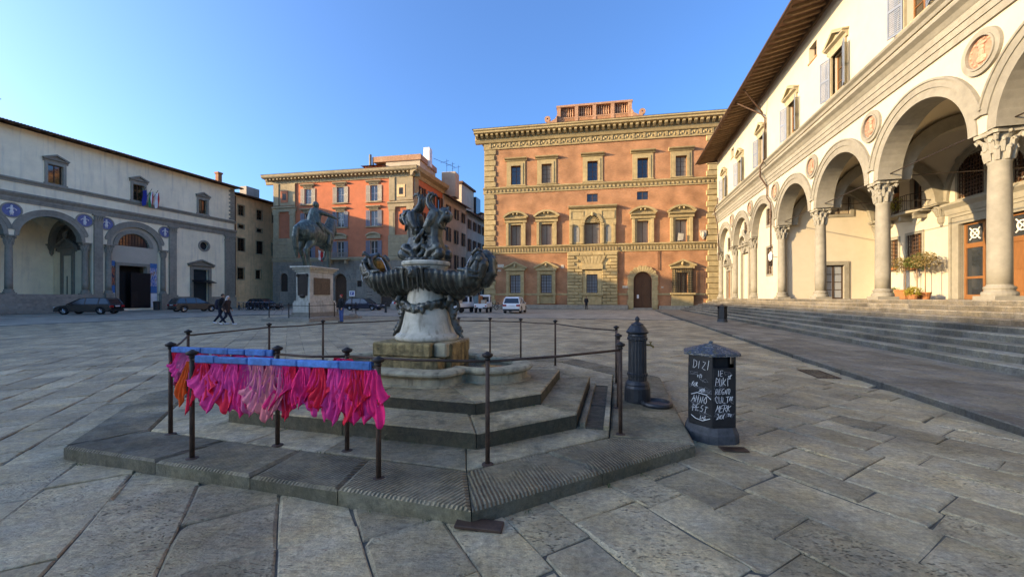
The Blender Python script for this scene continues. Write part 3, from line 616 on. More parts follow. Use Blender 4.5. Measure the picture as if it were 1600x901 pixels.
# small fixtures
mb = MB(); mb.prism_y([(-.36, .1), (0, -.45), (.36, .1), (.4, .75), (-.4, .75)], -.2, 0); mb.ball((0, -.2, .2), (.2, .12, .35), 8, 6); part('coat_of_arms', mb, 'marble', pal, (30.0, 0, 9.8))
for x, z, w_, h_ in ((2.0, 6.0, .9, .45), (2.0, 5.4, .5, .25), (11.2, 5.75, .4, .5), (19.6, 2.9, .9, .35), (24.7, 2.9, .3, .2)):
    mb = MB(); mb.box(0, w_, -.05, -.003, 0, h_); part('plaque', mb, 'marble', pal, (x, 0, z))
mb = MB(); mb.tube([(24.3, -.12, 8.0), (24.3, -.12, 5.4)], .05, 6); part('drainpipe', mb, 'rust', pal); mb = MB(); mb.tube([(19.1, -.25, 8.6), (19.1, -.25, 5.0)], .05, 6); part('drainpipe', mb, 'rust', pal)
for cx in (6.85, 11.1):
    mb = MB(); frame(mb, cx-.45, cx+.45, 3.0, 4.4, .07, -.03, -.002); mb.slab([(cx-.55, 5.2), (cx, 4.8), (cx+.55, 5.2), (cx, 5.6)], [[(cx-.4, 5.2), (cx, 4.92), (cx+.4, 5.2), (cx, 5.48)]], -.035, -.002); part('brick_panel', mb, 'brick', pal)
# roof balustrade with scrolls, set back
bal = empty('balustrade', pal, (0, .6, -.15))
mb = MB(); mb.box(10.65, 20.85, 0, .8, 25.6, 27.35); part('parapet', mb, 'brick', bal); mb = MB(); mb.box(10.8, 20.7, .55, .8, 27.52, 28.97); part('rear_screen', mb, 'brick', bal)
mb = MB()
for x in (10.6, 13.1, 15.6, 18.1, 20.45): mb.box(x, x+.5, -.06, .86, 26.0, 29.0)
mb.box(10.55, 21.0, -.04, .84, 27.36, 27.5); mb.box(10.5, 21.05, -.1, .9, 28.98, 29.25); part('coping', mb, 'terra', bal)
bm_ = MB(); bm_.lathe([(.09,0),(.1,.1),(.06,.2),(.12,.6),(.06,1.1),(.1,1.35),(.1,1.48)], 8); meB = bm_.mesh('baluster', True); meB.materials.append(MATS['terra'])
for s_ in (11.1, 13.6, 16.1, 18.6):
    for k in range(6): link('baluster', meB, None, bal, (s_+.17+k*.31, .35, 27.5))
for sx, x0 in ((-1, 10.6), (1, 20.95)):
    mb = MB(); mb.slab([(x0, 25.9), (x0, 27.2), (x0+sx*.25, 26.7), (x0+sx*.8, 26.4), (x0+sx*1.4, 26.35), (x0+sx*1.4, 25.9)], [], 0, .4)
    mb.ring(x0+sx*1.35, 26.75, .12, .42, 0, .4, 0, 2*PI, 14); part('scroll', mb, 'terra', bal, (0, -.4, .6))
# ================================================================== orange palace on the street corner
org = thing('corner_palace', 'orange plastered palace with grey shutters and rusticated stone ground floor behind the statue', 'palace', (-39, 63.3, 0), math.atan2(-5.68, 31.52))
OW = 24.5
holes = []; OC = [6.35, 12.1, 17.85]
for c in OC:
    for z, hh in ((16.6, 2.45), (12.75, 2.38), (8.0, 2.45)): holes.append(rect(c-.62, c+.62, z, z+hh))
mb = MB(); mb.slab(rect(0, OW, 7.9, 20.3), holes, 0, .5); part('wall', mb, 'orange', org)
mb = MB(); mb.box(.3, OW-.3, .55, 16, 0, 20.2); part('core', mb, 'dark_room', org)
gh = [archhole(1.35, 2.7, 2.6, 4.9, 8), archhole(11.1, 13.2, 0.05, 4.3, 12), rect(15, 15.8, 3.3, 4.25), rect(16.6, 17.6, .2, 2.6), archhole(19.0, 21.0, .2, 4.0, 8)]
mb = MB(); mb.slab(rect(-.05, OW+.05, 0, 7.35), gh, -.06, .5); gf = part('ground_floor', mb, 'grey_ashlar', org)
mb = MB()
for j in range(15):
    z = .5*j
    segs = [(0, 1.2), (2.85, 10.4), (13.9, 14.8), (16.0, 18.8), (21.2, OW)] if z < 6 else [(0, OW)]
    for a, b2 in segs:
        x = a + (.6 if j % 2 else 0); mb.box(a, min(b2, x), -.14, -.06, z+.03, z+.46) if x > a else None
        while x < b2-.05: mb.box(x+.03, min(x+1.2, b2), -.14, -.06, z+.03, z+.46); x += 1.2
o = part('ashlar_courses', mb, 'grey_ashlar', gf); o['kind'] = 'stuff'
for k in range(11):
    a0 = PI*k/11+.015; a1 = PI*(k+1)/11-.015; m_ = MB(); m_.ring(12.15, 4.3, 1.07, 1.75, -.2, .2, a0, a1, 2); part('voussoir', m_, 'grey_ashlar', gf)
mb = MB(); mb.prism_x([(0, 7.35), (-.2, 7.35), (-.3, 7.7), (-.3, 7.9), (0, 7.98)], -.1, OW+.1); part('string_course', mb, 'ochre_stone', org)
for x0, x1 in ((0, 4.25), (20.3, OW)):
    pv = empty('pilaster_bay', org)
    mb = MB(); mb.box(x0, x1, -.12, -.002, 7.98, 11.2)
    for j in range(6): mb.box(x0, x1, -.17, -.12, 8.03+j*.53, 8.5+j*.53)
    part('rusticated_base', mb, 'ochre_stone', pv)
    mb = MB(); pw = .95
    for xx in (x0+.15, x1-.15-pw):
        mb.box(xx, xx+pw, -.2, -.002, 11.2, 15.0); mb.box(xx-.08, xx+pw+.08, -.28, -.002, 15.0, 15.5); mb.box(xx, xx+pw, -.2, -.002, 16.5, 20.0); mb.box(xx+.2, xx+pw-.2, -.24, -.2, 11.6, 14.6)
    part('pilaster', mb, 'ochre_stone', pv)
    mb = MB(); mb.prism_x([(0, 15.5), (-.25, 15.5), (-.25, 15.95), (-.42, 16.1), (-.42, 16.3), (0, 16.45)], x0-.05, x1+.05); part('band', mb, 'ochre_stone', pv)
    xm = (x0+x1)/2; mb = MB(); mb.box(xm-.95, xm+.95, -.1, -.002, 16.5, 20.1); part('panel_field', mb, 'ochre_stone', pv)
    mb = MB(); mb.box(xm-.65, xm+.65, -.16, -.1, 17.0, 18.9); pn = part('panel', mb, 'orange' if x0 == 0 else 'buff', pv)
    mb = MB(); mb.box(xm-.3, xm+.3, -.19, -.16, 17.4, 18.4); part('hatch', mb, 'dark_steel', pv)
mb = MB(); mb.prism_x([(0, 20.0), (-.15, 20.0), (-.18, 20.45), (-.3, 20.5), (-.3, 20.75), (-1.0, 20.8), (-1.15, 20.95), (-1.25, 21.3), (0.2, 21.6), (.2, 20.0)], -1.3, OW+.9); co = part('cornice', mb, 'ochre_stone', org)
md = MB(); md.box(-.13, .13, -.85, -.28, 20.52, 20.79); meM2 = md.mesh('bracket'); meM2.materials.append(MATS['ochre_stone'])
for i in range(40): link('bracket', meM2, None, org, (-.6 + i*(OW+1.2)/39, 0, 0))
mb = MB(); mb.add([(-1.35,-1.3,21.32),(OW+1,-1.3,21.32),(OW-5,7,23.4),(4,7,23.4),(-1.35,16,21.3),(OW+1,16,21.3)], [(0,1,2,3),(3,2,5,4),(0,3,4),(1,5,2)]); part('roof', mb, 'roof_tile', org)
def louvre(mb, x0, x1, h, y0, ang=0.0):
    """a louvred shutter leaf hinged at x0, swung out by ang from the wall"""
    w_ = x1-x0; c, s_ = math.cos(ang), math.sin(ang)
    def T(a, b2, z): return (x0 + a*c - b2*s_*(1 if w_ > 0 else -1), y0 - abs(a)*s_ - b2*c, z)
    def bx(a0, a1, b0, b1, z0, z1):
        mb.hexa([T(a0,b0,z0),T(a1,b0,z0),T(a1,b1,z0),T(a0,b1,z0)], [T(a0,b0,z1),T(a1,b0,z1),T(a1,b1,z1),T(a0,b1,z1)])
    sg = 1 if w_ > 0 else -1; f_ = .06*sg
    bx(0, f_, 0, .045, 0, h); bx(w_-f_, w_, 0, .045, 0, h); bx(f_, w_-f_, 0, .045, 0, .08); bx(f_, w_-f_, 0, .045, h-.08, h); bx(f_, w_-f_, 0, .045, h*.48, h*.52)
    n_ = int(h/.09)
    for i in range(n_): z = .1+i*(h-.2)/n_; bx(f_, w_-f_, .008, .034, z, z+.055)
    return mb
def org_win(sm, h, ped, gm='glass'):
    def b(parent):
        w = 1.24; o = casement(parent, w, h, .2, 2, 2, 'white_frame', gm, .07, .035)
        for sx in (-1, 1): m_ = MB(); louvre(m_, sx*(w/2+.02), sx*(w/2+.70), h, -.02, .05); part('shutter', m_, sm, o)
        s = MB(); frame(s, -w/2, w/2, 0, h, .1, -.035, .1, True); s.box(-1.4, 1.4, -.2, 0, -.22, -.1)
        part('surround', s, 'ochre_stone', o)
        t = MB()
        if ped: t.box(-1.15, 1.15, -.22, 0, h+.35, h+.65); t.ring(0, h+.66-1.3, 1.75, 1.95, -.4, 0, PI/2-.72, PI/2+.72, 10); t.prism_y([(-1.2, h+.66), (1.2, h+.66)] + arc(0, h+.66-1.3, 1.76, PI/2-.6, PI/2+.6, 8), -.15, 0)
        else:
            t.box(-.85, .85, -.1, 0, h+.12, h+.42)
            t.prism_x([(0, h+.42), (-.2, h+.42), (-.4, h+.6), (-.4, h+.7), (0, h+.75)], -1.25, 1.25)
            for k in range(7): t.ball((-.72+k*.24, -.13, h+.27), (.09, .07, .12), 6, 4)
        part('hood', t, 'ochre_stone', o)
        return o
    return b
for c in OC:
    inst('ow3', org_win('shutter_beige_lit', 2.45, False), org, (c, 0, 16.6)); inst('ow2', org_win('shutter_slate_shade', 2.38, False), org, (c, 0, 12.75)); inst('ow1', org_win('shutter_slate_shade', 2.45, True), org, (c, 0, 8.0))  # shutter rows: lit copy on top, shaded copies below, light painted by colour
# balcony over the portal, portal leaf and ground windows
bc = empty('balcony', org, (12.15, 0, 7.2))
mb = MB(); mb.box(-1.9, 1.9, -1.1, -.3, .3, .5); mb.box(-1.5, -1.2, -.9, -.3, -.3, .3); mb.box(1.2, 1.5, -.9, -.3, -.3, .3); part('slab', mb, 'ochre_stone', bc)
mb = MB(); mb.box(-1.9, 1.9, -1.1, -.98, 1.3, 1.42); dentils(mb, -1.85, 1.85, .2, .07, -1.07, -1.0, .5, 1.3); part('railing', mb, 'grey_ashlar', bc)
mb = MB(); mb.prism_y(archhole(11.12, 13.18, .05, 4.3, 12), .3, .4); part('door', mb, 'dark_wood', org)
mb = MB(); mb.prism_y(archhole(1.36, 2.69, 2.6, 4.9, 8), .15, .25); part('ground_window', mb, 'shutter_brown', org); mb = MB(); mb.prism_y(archhole(19.02, 20.98, .2, 4.0, 8), .2, .3); part('ground_window', mb, 'shutter_brown', org)
for b_ in ((15, 15.8, .1, .2, 3.3, 4.25), (16.6, 17.6, .1, .2, .2, 2.6)): mb = MB(); mb.box(*b_); part('ground_window', mb, 'shutter_brown', org)
# side wall on the street, roof-top rooms
side = empty('side_wall', org, (OW, 0, 0), math.atan2(U.y, U.x) - math.atan2(-5.68, 31.52))
SL = 10.0; sh_ = []
for c in (2.4, 5.6, 8.6):
    for z, hh in ((16.6, 2.4), (12.75, 2.38), (8.0, 2.45)): sh_.append(rect(c-.55, c+.55, z, z+hh))
mb = MB(); mb.slab(rect(0, SL, 7.9, 20.3), sh_, 0, .4); part('plaster', mb, 'orange', side)
mb = MB(); mb.box(0, SL, -.04, .4, 0, 7.9); part('stone_base', mb, 'grey_ashlar', side)
mb = MB(); mb.box(.0, 1.2, -.1, -.002, 7.95, 20); part('corner_pilaster', mb, 'ochre_stone', side)
mb = MB(); mb.prism_x([(0, 20.0), (-.15, 20.0), (-.3, 20.5), (-1.0, 20.8), (-1.2, 21.3), (.2, 21.5), (.2, 20)], -.9, SL+.2); part('cornice', mb, 'ochre_stone', side); mb = MB(); mb.prism_x([(0, 7.5), (-.25, 7.6), (-.25, 7.9), (0, 7.98)], 0, SL); part('string_course', mb, 'ochre_stone', side)
for c in (2.4, 5.6, 8.6):
    for z, hh in ((16.6, 2.4), (12.75, 2.38), (8.0, 2.45)):
        m_ = MB(); m_.box(c-.55, c+.55, .15, .2, z, z+hh); part('pane', m_, 'glass', side)
        for sx in (-1, 1): m_ = MB(); louvre(m_, sx*.57, sx*1.15, hh, -.02, .1); part('shutter', m_, 'shutter_brown', side, (c, 0, z))
def rbox(x0, x1, y0, y1, z0, z1, m, nm='rooftop_room'):
    mb = MB(); mb.box(x0, x1, y0, y1, z0, z1); return part(nm, mb, m, org)
rbox(14.2, 17.6, 3.5, 9, 21.5, 23.3, 'orange'); rbox(17.6, 23.6, 4.2, 11, 21.5, 24.1, 'street_plaster'); rbox(15.4, 23.8, 4.0, 11.2, 24.1, 25.0, 'terra', 'terrace_parapet'); rbox(23.0, 24.1, 7, 8.2, 24.0, 27.2, 'flag_white', 'chimney')
rbox(24.4, 27.0, 12, 14.2, 20, 24.5, 'street_plaster')
mb = MB(); mb.add([(13.7,3.0,23.3),(17.5,3.0,23.3),(17.5,6.5,24.2),(13.7,6.5,24.2),(13.7,9.4,23.3),(17.5,9.4,23.3)], [(0,1,2,3),(3,2,5,4),(0,3,4),(1,5,2)]); part('roof_ridge', mb, 'roof_tile', org)
mb = MB(); mb.tube([(14.9,4,23.2),(14.9,4,25.4)], .22, 8); mb.tube([(15.3,4.2,23.2),(15.3,4.2,25.0)], .15, 8); part('chimney_pipe', mb, 'grey_ashlar', org)
mb = MB()
for k in range(3): x = 25.2+k*1.1; mb.tube([(x, 12.5, 24), (x, 12.5, 27.0-.6*k)], .035, 5); mb.tube([(x-1.2, 12.5, 26.4-.6*k), (x+.4, 12.5, 26.7-.6*k)], .03, 5)
mb.tube([(24, 9, 26.0), (26.8, 12.5, 25.4)], .035, 5); part('antenna', mb, 'dark_steel', org)
# balcony flags on the corner palace
def flag(name, cols, loc, rz, label, w=1.5, h=1.0, drop=0.55, mats=None):
    f_ = thing(name, label, 'flag', loc, rz)
    mb = MB(); mb.tube([(0,0,0), (0,-1.5,.9)], .025, 6); part('pole', mb, 'iron', f_)
    for i, c in enumerate(cols):
        m_ = MB(); n_ = 8; vs_ = []
        for j in range(n_+1):
            t_ = j/n_
            for k in (0, 1):
                a = (i+k)/len(cols); vs_.append((.10*math.sin(t_*7+a*4)+.05*math.sin(a*9), -.6-.85*a*0.8, .36+.5*a*.8 - t_*h*1.25))
        m_.add(vs_, [(2*j, 2*j+1, 2*j+3, 2*j+2) for j in range(n_)]); part('stripe', m_, c, f_, solid=.012)
    return f_
def OL(x, y, z): return org.matrix_basis @ Vector((x, y, z))
org_m = Matrix.Translation(org.location) @ Matrix.Rotation(org.rotation_euler.z, 4, 'Z')
pf = org_m @ Vector((15.9, -.2, 5.4)); flag('balcony_flag', ['flag_white', 'flag_white', 'flag_white'], pf, org.rotation_euler.z+.6, 'white flag on a short pole beside the stone portal of the orange palace', h=1.4)
pf = org_m @ Vector((9.9, -.3, 8.3)); flag('balcony_flag', ['flag_red', 'flag_white'], pf, org.rotation_euler.z-.5, 'small red and white flag hung at the balcony of the orange palace', h=1.2)
# ================================================================== street houses
def street_house(y0, y1, hgt, m, label, sm, cols, eave=1.1):
    """on the left side of the side street, wall along U"""
    t0 = (y0 + .263*(-29.6))/.9648
    h_ = thing('street_house', label, 'house', W(t0, -29.6), ANG_U, 'houses along the side street'); L_ = (y1-y0)/.9648
    xs = [L_*(i+.5)/cols for i in range(cols)]; zs = [(hgt-3.4, 1.9), (hgt-8.0, 2.5), (hgt-12.8, 2.6), (hgt-17.2, 2.6)]
    hs = [rect(x-.5, x+.5, z, z+k) for x in xs for z, k in zs if z > .4]
    mb = MB(); mb.slab(rect(0, L_-.02, 0, hgt), hs, 0, .4); part('wall', mb, m, h_)
    mb = MB(); mb.box(.1, L_-.1, .45, 9, 0, hgt-.1); part('core', mb, 'dark_room', h_)
    mb = MB(); mb.box(-.0, .3, .4, 9, 0, hgt); mb.box(L_-.35, L_-.03, .4, 9, 0, hgt); part('gable_wall', mb, m, h_)
    for x in xs:
        for z, k in zs:
            if z <= .4: continue
            o = empty('window', h_, (x, 0, z)); g_ = MB(); g_.box(-.5, .5, .15, .2, 0, k); part('pane', g_, 'glass', o)
            f_ = MB(); frame(f_, -.5, .5, 0, k, .1, -.03, .1); part('frame', f_, 'ochre_stone', o)
            for sx in (-1, 1): s_ = MB(); louvre(s_, sx*.52, sx*1.02, k, -.035, R(.05, .3)); part('shutter', s_, sm, o)
    mb = MB(); mb.add([(-.2,-eave,hgt-.25),(L_,-eave,hgt-.25),(L_,4.5,hgt+1.7),(-.2,4.5,hgt+1.7),(-.2,9.5,hgt),(L_,9.5,hgt),(-.2,-eave,hgt-.4),(L_,-eave,hgt-.4),(L_,0,hgt-.05),(-.2,0,hgt-.05)], [(0,1,2,3),(3,2,5,4),(0,6,7,1),(6,9,8,7)]); part('roof', mb, 'roof_tile', h_)
    mb = MB(); mb.prism_x([(0, hgt-13.6), (-.1, hgt-13.5), (-.1, hgt-13.3), (0, hgt-13.2)], 0, L_-.1); part('string_course', mb, 'ochre_stone', h_)
    return h_
street_house(68.4, 78.6, 19.8, 'street_plaster', 'tan plastered house with brown shutters next to the orange palace side wall', 'shutter_brown', 3)
h3 = street_house(78.7, 90, 19.2, 'street_plaster_grey', 'grey beige street house with a rooftop terrace room between two plastered houses', 'shutter_brown', 4)
street_house(90.1, 120, 21, 'street_plaster', 'far plastered house closing the view down the side street', 'shutter_brown', 8)
mb = MB(); mb.box(1, 8, 1.5, 6, 19, 25.2); part('rooftop_room', mb, 'street_plaster', h3); mb = MB(); mb.box(.6, 8.4, 1.1, 6.4, 25.2, 25.6); part('rooftop_roof', mb, 'roof_tile', h3)
mb = MB(); mb.box(8.2, 11, 1.0, 4.5, 20.5, 24.2); part('glazed_terrace', mb, 'glass', h3)
# ================================================================== shared arcade pieces
def make_column(h, r, m):
    def b(parent):
        o = empty('column', parent)
        q = MB(); q.box(-r*1.45, r*1.45, -r*1.45, r*1.45, 0, .14); q.lathe([(r*1.42,.14),(r*1.46,.2),(r*1.4,.27),(r*1.22,.29),(r*1.18,.34),(r*1.25,.37),(r*1.28,.41),(r*1.2,.45),(r*1.05,.47),(r*1.0,.52)], 24); part('base', q, m, o, smooth=False)
        q = MB(); q.lathe([(r,.5),(r*1.0,1.2),(r*.985,h*.45),(r*.95,h*.65),(r*.90,h-1.08),(r*.97,h-1.04),(r*.97,h-.99),(r*.9,h-.97)], 28); part('shaft', q, m, o, smooth=True)
        q = MB(); k = r/.33
        q.lathe([(r*.88,h-.98),(r*.9,h-.6),(r*1.0,h-.3),(r*1.2,h-.13)], 20)
        for lv, (z0, z1, off, nn) in enumerate(((h-.97, h-.60, 0, 8), (h-.72, h-.34, PI/8, 8))):
            for i in range(nn):
                a = off + 2*PI*i/nn; c, s = math.cos(a), math.sin(a)
                pr = [(r*.92, z0), (r*1.0, z0+.2*k), (r*1.08, z1-.02), (r*1.3, z1+.03), (r*1.36, z1-.05)]
                q.tube([(c*x, s*x, z) for x, z in pr], [.085*k, .1*k, .095*k, .075*k, .03*k], 6)
        for i in range(4):
            a = PI/4 + PI/2*i; c, s = math.cos(a), math.sin(a)
            pr = [(r*1.0, h-.5), (r*1.25, h-.3), (r*1.62, h-.16), (r*1.78, h-.22), (r*1.66, h-.32), (r*1.56, h-.24)]
            q.tube([(c*x, s*x, z) for x, z in pr], [.05*k, .06*k, .07*k, .07*k, .06*k, .04*k], 6)
            a = PI/2*i; q.ball((math.cos(a)*r*1.28, math.sin(a)*r*1.28, h-.1), .085*k, 6, 5)
        ab = []
        for i in range(4):
            a = PI/4 + PI/2*i
            ab += [(r*1.95*math.cos(a-.1), r*1.95*math.sin(a-.1)), (r*1.95*math.cos(a+.1), r*1.95*math.sin(a+.1)), (r*1.34*math.cos(a+PI/4), r*1.34*math.sin(a+PI/4))]
        q.prism_z(ab, h-.13, h); part('capital', q, m, o)
        return o
    return b
def arch_trim(root, xm, zs, r, y, m, e=0.0):
    q = MB(); q.ring(xm, zs, r-.03, r+.30, y-.05-e, y+.86, 0, PI, 28); a = .2
    q.ring(xm, zs, r+.3, r+.56, y-.09-e, y+.03, a, PI-a, 28); q.ring(xm, zs, r+.56, r+.64, y-.13-e, y+.02, a+.05, PI-a-.05, 28)
    return part('archivolt', q, m, root)
def arcade_outline(x0, cols, x1, zs, r, top, tail=None):
    pl = [(x0, zs)]
    for a, b in zip(cols[:-1], cols[1:]): pl += arc((a+b)/2, zs, r, PI, 0, 22)
    pl += tail or [(x1, zs)]
    return pl + [(pl[-1][0], top), (x0, top)]
def vault(root, xa, xb, ya, yb, zs, m):
    xm, ym = (xa+xb)/2, (ya+yb)/2; R2 = ((xb-xa)/2)**2 + ((yb-ya)/2)**2; n = 14; q = MB(); vs_ = []
    for i in range(n+1):
        for j in range(n+1):
            x = xa+(xb-xa)*i/n; y = ya+(yb-ya)*j/n; vs_.append((x, y, zs + math.sqrt(max(0, R2-(x-xm)**2-(y-ym)**2))))
    q.add(vs_, [(i*(n+1)+j, (i+1)*(n+1)+j, (i+1)*(n+1)+j+1, i*(n+1)+j+1) for i in range(n) for j in range(n)])
    return part('vault', q, m, root, smooth=True)
def trans_rib(root, x, ym, zs, r, m, w=.3):
    q = MB(); q.ring(0, 0, r, r+.55, -w, w, 0, PI, 22); return part('vault_rib', q, m, root, (x, ym, zs), PI/2)
def corbel(root, x, y, z, m):
    q = MB(); q.lathe([(.06,-1.35),(.1,-1.2),(.16,-1.15),(.2,-.9),(.18,-.8),(.26,-.5),(.36,-.16)], 12)
    for i in range(6):
        a = -PI*(i+.5)/6; q.tube([(.17*math.cos(a), .17*math.sin(a), -.75), (.27*math.cos(a), .27*math.sin(a), -.45), (.4*math.cos(a), .4*math.sin(a), -.3)], [.07, .08, .04], 6)
    q.box(-.46, .46, -.5, .1, -.16, 0); q.box(-.52, .52, -.56, .1, -.08, .001); return part('corbel', q, m, root, (x, y, z))
def ped_window(w, h, m, fm, gm, rows=3, ped=.55, sh=None, ang=.3):
    def b(parent):
        o = casement(parent, w, h, .22, 2, rows, fm, gm)
        s = MB(); frame(s, -w/2, w/2, 0, h, .24, -.1, .12, False); s.box(-w/2-.32, w/2+.32, -.2, .05, -.14, -.003); part('surround', s, m, o)
        t = MB(); q = w/2+.38; t.prism_x([(0, h+.24), (-.1, h+.24), (-.12, h+.42), (-.3, h+.5), (-.3, h+.58), (0, h+.6)], -q, q)
        t.prism_y([(-q+.1, h+.6), (q-.1, h+.6), (0, h+.6+ped-.1)], -.1, 0)
        for sx in (-1, 1): t.prism_y([(0, h+.48+ped), (0, h+.66+ped), (sx*(q+.06), h+.66), (sx*(q+.06), h+.58), (sx*(q-.2), h+.6)], -.32, -.002)
        part('pediment', t, m, o)
        if sh:
            for sx in (-1, 1): m_ = MB(); louvre(m_, sx*(w/2+.06), sx*(w/2+.06+w*.52), h, -.1, ang); part('shutter', m_, sh, o)
        return o
    return b
def eaves(root, x0, x1, yw, over, z, rafter=.62, ridge=7.0, rise=2.6, soff='eave_wood'):
    q = MB(); q.add([(x0, yw-over, z), (x1, yw-over, z), (x1, yw+ridge, z+rise+.6), (x0, yw+ridge, z+rise+.6), (x0, yw+2*ridge, z), (x1, yw+2*ridge, z),
                     (x0, yw-over, z-.07), (x1, yw-over, z-.07), (x1, yw+.3, z+.42), (x0, yw+.3, z+.42)], [(0,1,2,3),(3,2,5,4),(6,9,8,7),(0,6,7,1)])
    for xx in (x0, x1): q.add([(xx, yw-over, z), (xx, yw+ridge, z+rise+.6), (xx, yw+2*ridge, z), (xx, yw+.3, z-.0)], [(0,1,2,3)])
    rf = part('roof', q, 'roof_tile', root)
    t = MB(); n = int((x1-x0)/.24)
    for i in range(n): x = x0+.12+i*.24; t.tube([(x, yw-over-.04, z+.03), (x, yw-over+1.2, z+.03+1.2*(rise+.6)/(ridge+over))], .085, 6)
    k = part('tile_edge', t, 'roof_tile', rf); k['kind'] = 'stuff'
    g = MB(); g.tube([(x0, yw-over-.1, z-.06), (x1, yw-over-.1, z-.06)], .09, 8); part('gutter', g, 'rust', rf)
    if rafter:
        sl = .46/(over+.3); me_ = MB(); me_.prism_x([(0, .0), (over-.12, (over-.12)*sl), (over-.12, (over-.12)*sl-.17), (.22, .22*sl-.17), (.02, -.06)], -.075, .075); mm = me_.mesh('rafter'); mm.materials.append(MATS[soff])
        n = int((x1-x0)/rafter)
        for i in range(n+1): link('rafter', mm, None, root, (x0+.1+i*(x1-x0-.2)/n, yw-over+.1, z-.055))
    return rf
# ================================================================== loggia on the right of the square
log = thing('arcaded_loggia', 'cream arcaded loggia with grey columns, stone medallions and deep wooden eaves above the steps', 'loggia', W(60, 12.15), ANG_U+PI)
RC = [43.46 + 5.83*k for k in range(2, -7, -1)][::-1]   # column axes, far to near: 8.48 ... 55.12
RS = 7.05; RR = 2.43; RT = 18.75
bays = list(zip(RC[:-1], RC[1:])); mids = [(a+b)/2 for a, b in bays]
holes = [rect(c-.6, c+.6, 12.82, 15.15) for c in mids]
SW = [14.31, 31.8, 37.63]
holes += [rect(c-.5, c+.5, 16.4, 17.35) for c in SW]
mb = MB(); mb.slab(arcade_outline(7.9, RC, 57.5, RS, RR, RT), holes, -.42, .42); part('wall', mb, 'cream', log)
mb = MB(); mb.box(8.1, 57.4, .9, 12, 11.9, 18.7); mb.box(8.0, 8.4, .45, 12, 1.5, 18.6); part('core', mb, 'cream', log)
for i, c in enumerate(mids): arch_trim(log, c, RS, RR, -.42, 'serena', .003*(i % 2))
mb = MB(); mb.prism_x([(-.42, 10.62), (-.50, 10.62), (-.50, 10.9), (-.54, 10.9), (-.54, 11.15), (-.58, 11.16), (-.58, 11.42), (-.62, 11.46), (-.72, 11.6), (-.9, 11.72), (-.9, 11.86), (-.42, 11.95)], 7.8, 57.5); part('entablature', mb, 'serena', log)
mb = MB(); mb.prism_x([(-.42, 12.34), (-.5, 12.34), (-.52, 12.5), (-.66, 12.6), (-.68, 12.7), (-.42, 12.76)], 7.85, 57.5); part('string_course', mb, 'serena', log)
for i, c in enumerate(RC):
    if i < 3: continue
    inst('rcol', make_column(RS-1.5, .285, 'serena'), log, (c, 0, 1.5))
for c in RC[:3]: inst('rcol', None, log, (c, -.12, 1.5))
def medallion(parent):
    o = empty('medallion', parent); q = MB(); q.ring(0, 0, .52, .72, -.1, 0, 0, 2*PI, 32); q.ring(0, 0, .5, .56, -.14, 0, 0, 2*PI, 32); part('rim', q, 'serena', o)
    q = MB(); q.prism_y(arc(0, 0, .53, 0, 2*PI*31/32, 31), -.03, .02); part('disc', q, 'medal_pink', o)
    q = MB()
    for z, rx, rz in ((.28, .2, .07), (.16, .12, .09), (-.02, .1, .16), (-.22, .2, .13), (.36, .06, .06)): q.ball((0, -.05, z), (rx, .05, rz), 8, 5)
    for k in range(14): a = 2*PI*k/14; q.ball((.42*math.cos(a), -.04, .42*math.sin(a)), (.05, .03, .05), 6, 4)
    part('relief', q, 'medal_relief', o)
    return o
for c in RC[1:-1]: inst('medal', medallion, log, (c, -.42, 9.75))
mat('forte_pale', (0.30, 0.25, 0.16), 0.9, 0.15, 3, 0.25, 25, streak=0.3, streakcol=(0.3, 0.25, 0.17))
for c in mids: inst('rwin', ped_window(1.2, 2.33, 'forte_pale', 'door_wood', 'glass_warm', 3, .55, 'shutter_blue', .35), log, (c, -.42, 12.82))
def small_win(parent):
    o = casement(parent, 1.0, .95, .3, 2, 1, 'dark_wood', 'glass'); s = MB(); s.box(-.55, .55, -.06, .02, -.1, -.003); part('sill', s, 'terra', o); return o
for c in SW: inst('rsm', small_win, log, (c, -.42, 16.4))
eaves(log, 7.0, 58.5, -.42, 2.15, 18.35)
mb = MB(); mb.box(7.9, 57.5, -.55, -.42, 18.35, 18.6); part('wall_plate', mb, 'eave_wood', log)
# loggia floor, back wall, cross wall, vaults
mb = MB(); mb.box(7.8, 60, -.42, 6.2, 1.0, 1.502); mb.box(7.8, 60, -1.0, -.43, .9, 1.4); part('floor', mb, 'step_stone', log)
bh = [rect(27.3, 28.2, 3.5, 5.5), rect(29.0, 30.3, 3.4, 5.6), rect(33.1, 36.9, 1.5, 5.6), rect(32.9, 34.5, 7.0, 9.2), rect(36.0, 37.4, 7.0, 9.2), rect(27.35, 28.25, 7.0, 9.3), rect(29.2, 30.2, 7.0, 9.3), rect(39.5, 41, 3.4, 5.6)]
mb = MB(); mb.slab(rect(25.9, 58, 1.5, 11.6), bh, 6.0, 6.5); part('back_wall', mb, 'cream', log)
mb = MB(); mb.box(26, 58, 6.55, 7.2, 1.5, 11); part('inner_room', mb, 'dark_room', log)
mb = MB(); mb.slab(rect(.42, 6.2, 1.5, 11.8), [rect(2.75, 4.0, 1.5, 4.0), rect(3.0, 4.4, 7.75, 9.2)], 0, .3); part('cross_wall', mb, 'cream', log, (25.95, 0, 0), PI/2)
mb = MB(); mb.box(25.2, 25.6, .5, 6, 1.5, 11); part('cross_room', mb, 'dark_room', log)
mb = MB(); mb.box(57.4, 57.9, .42, 6.2, 1.5, 11.8); part('end_wall', mb, 'cream', log)
ob = [b for b in bays if b[0] > 25.5]
for a, b in ob: vault(log, a, b, .40, 6.0, RS, 'cream')
for c in RC[3:]:
    trans_rib(log, c, 3.21, RS, 2.28, 'serena')
    corbel(log, c, 5.98, RS, 'serena')
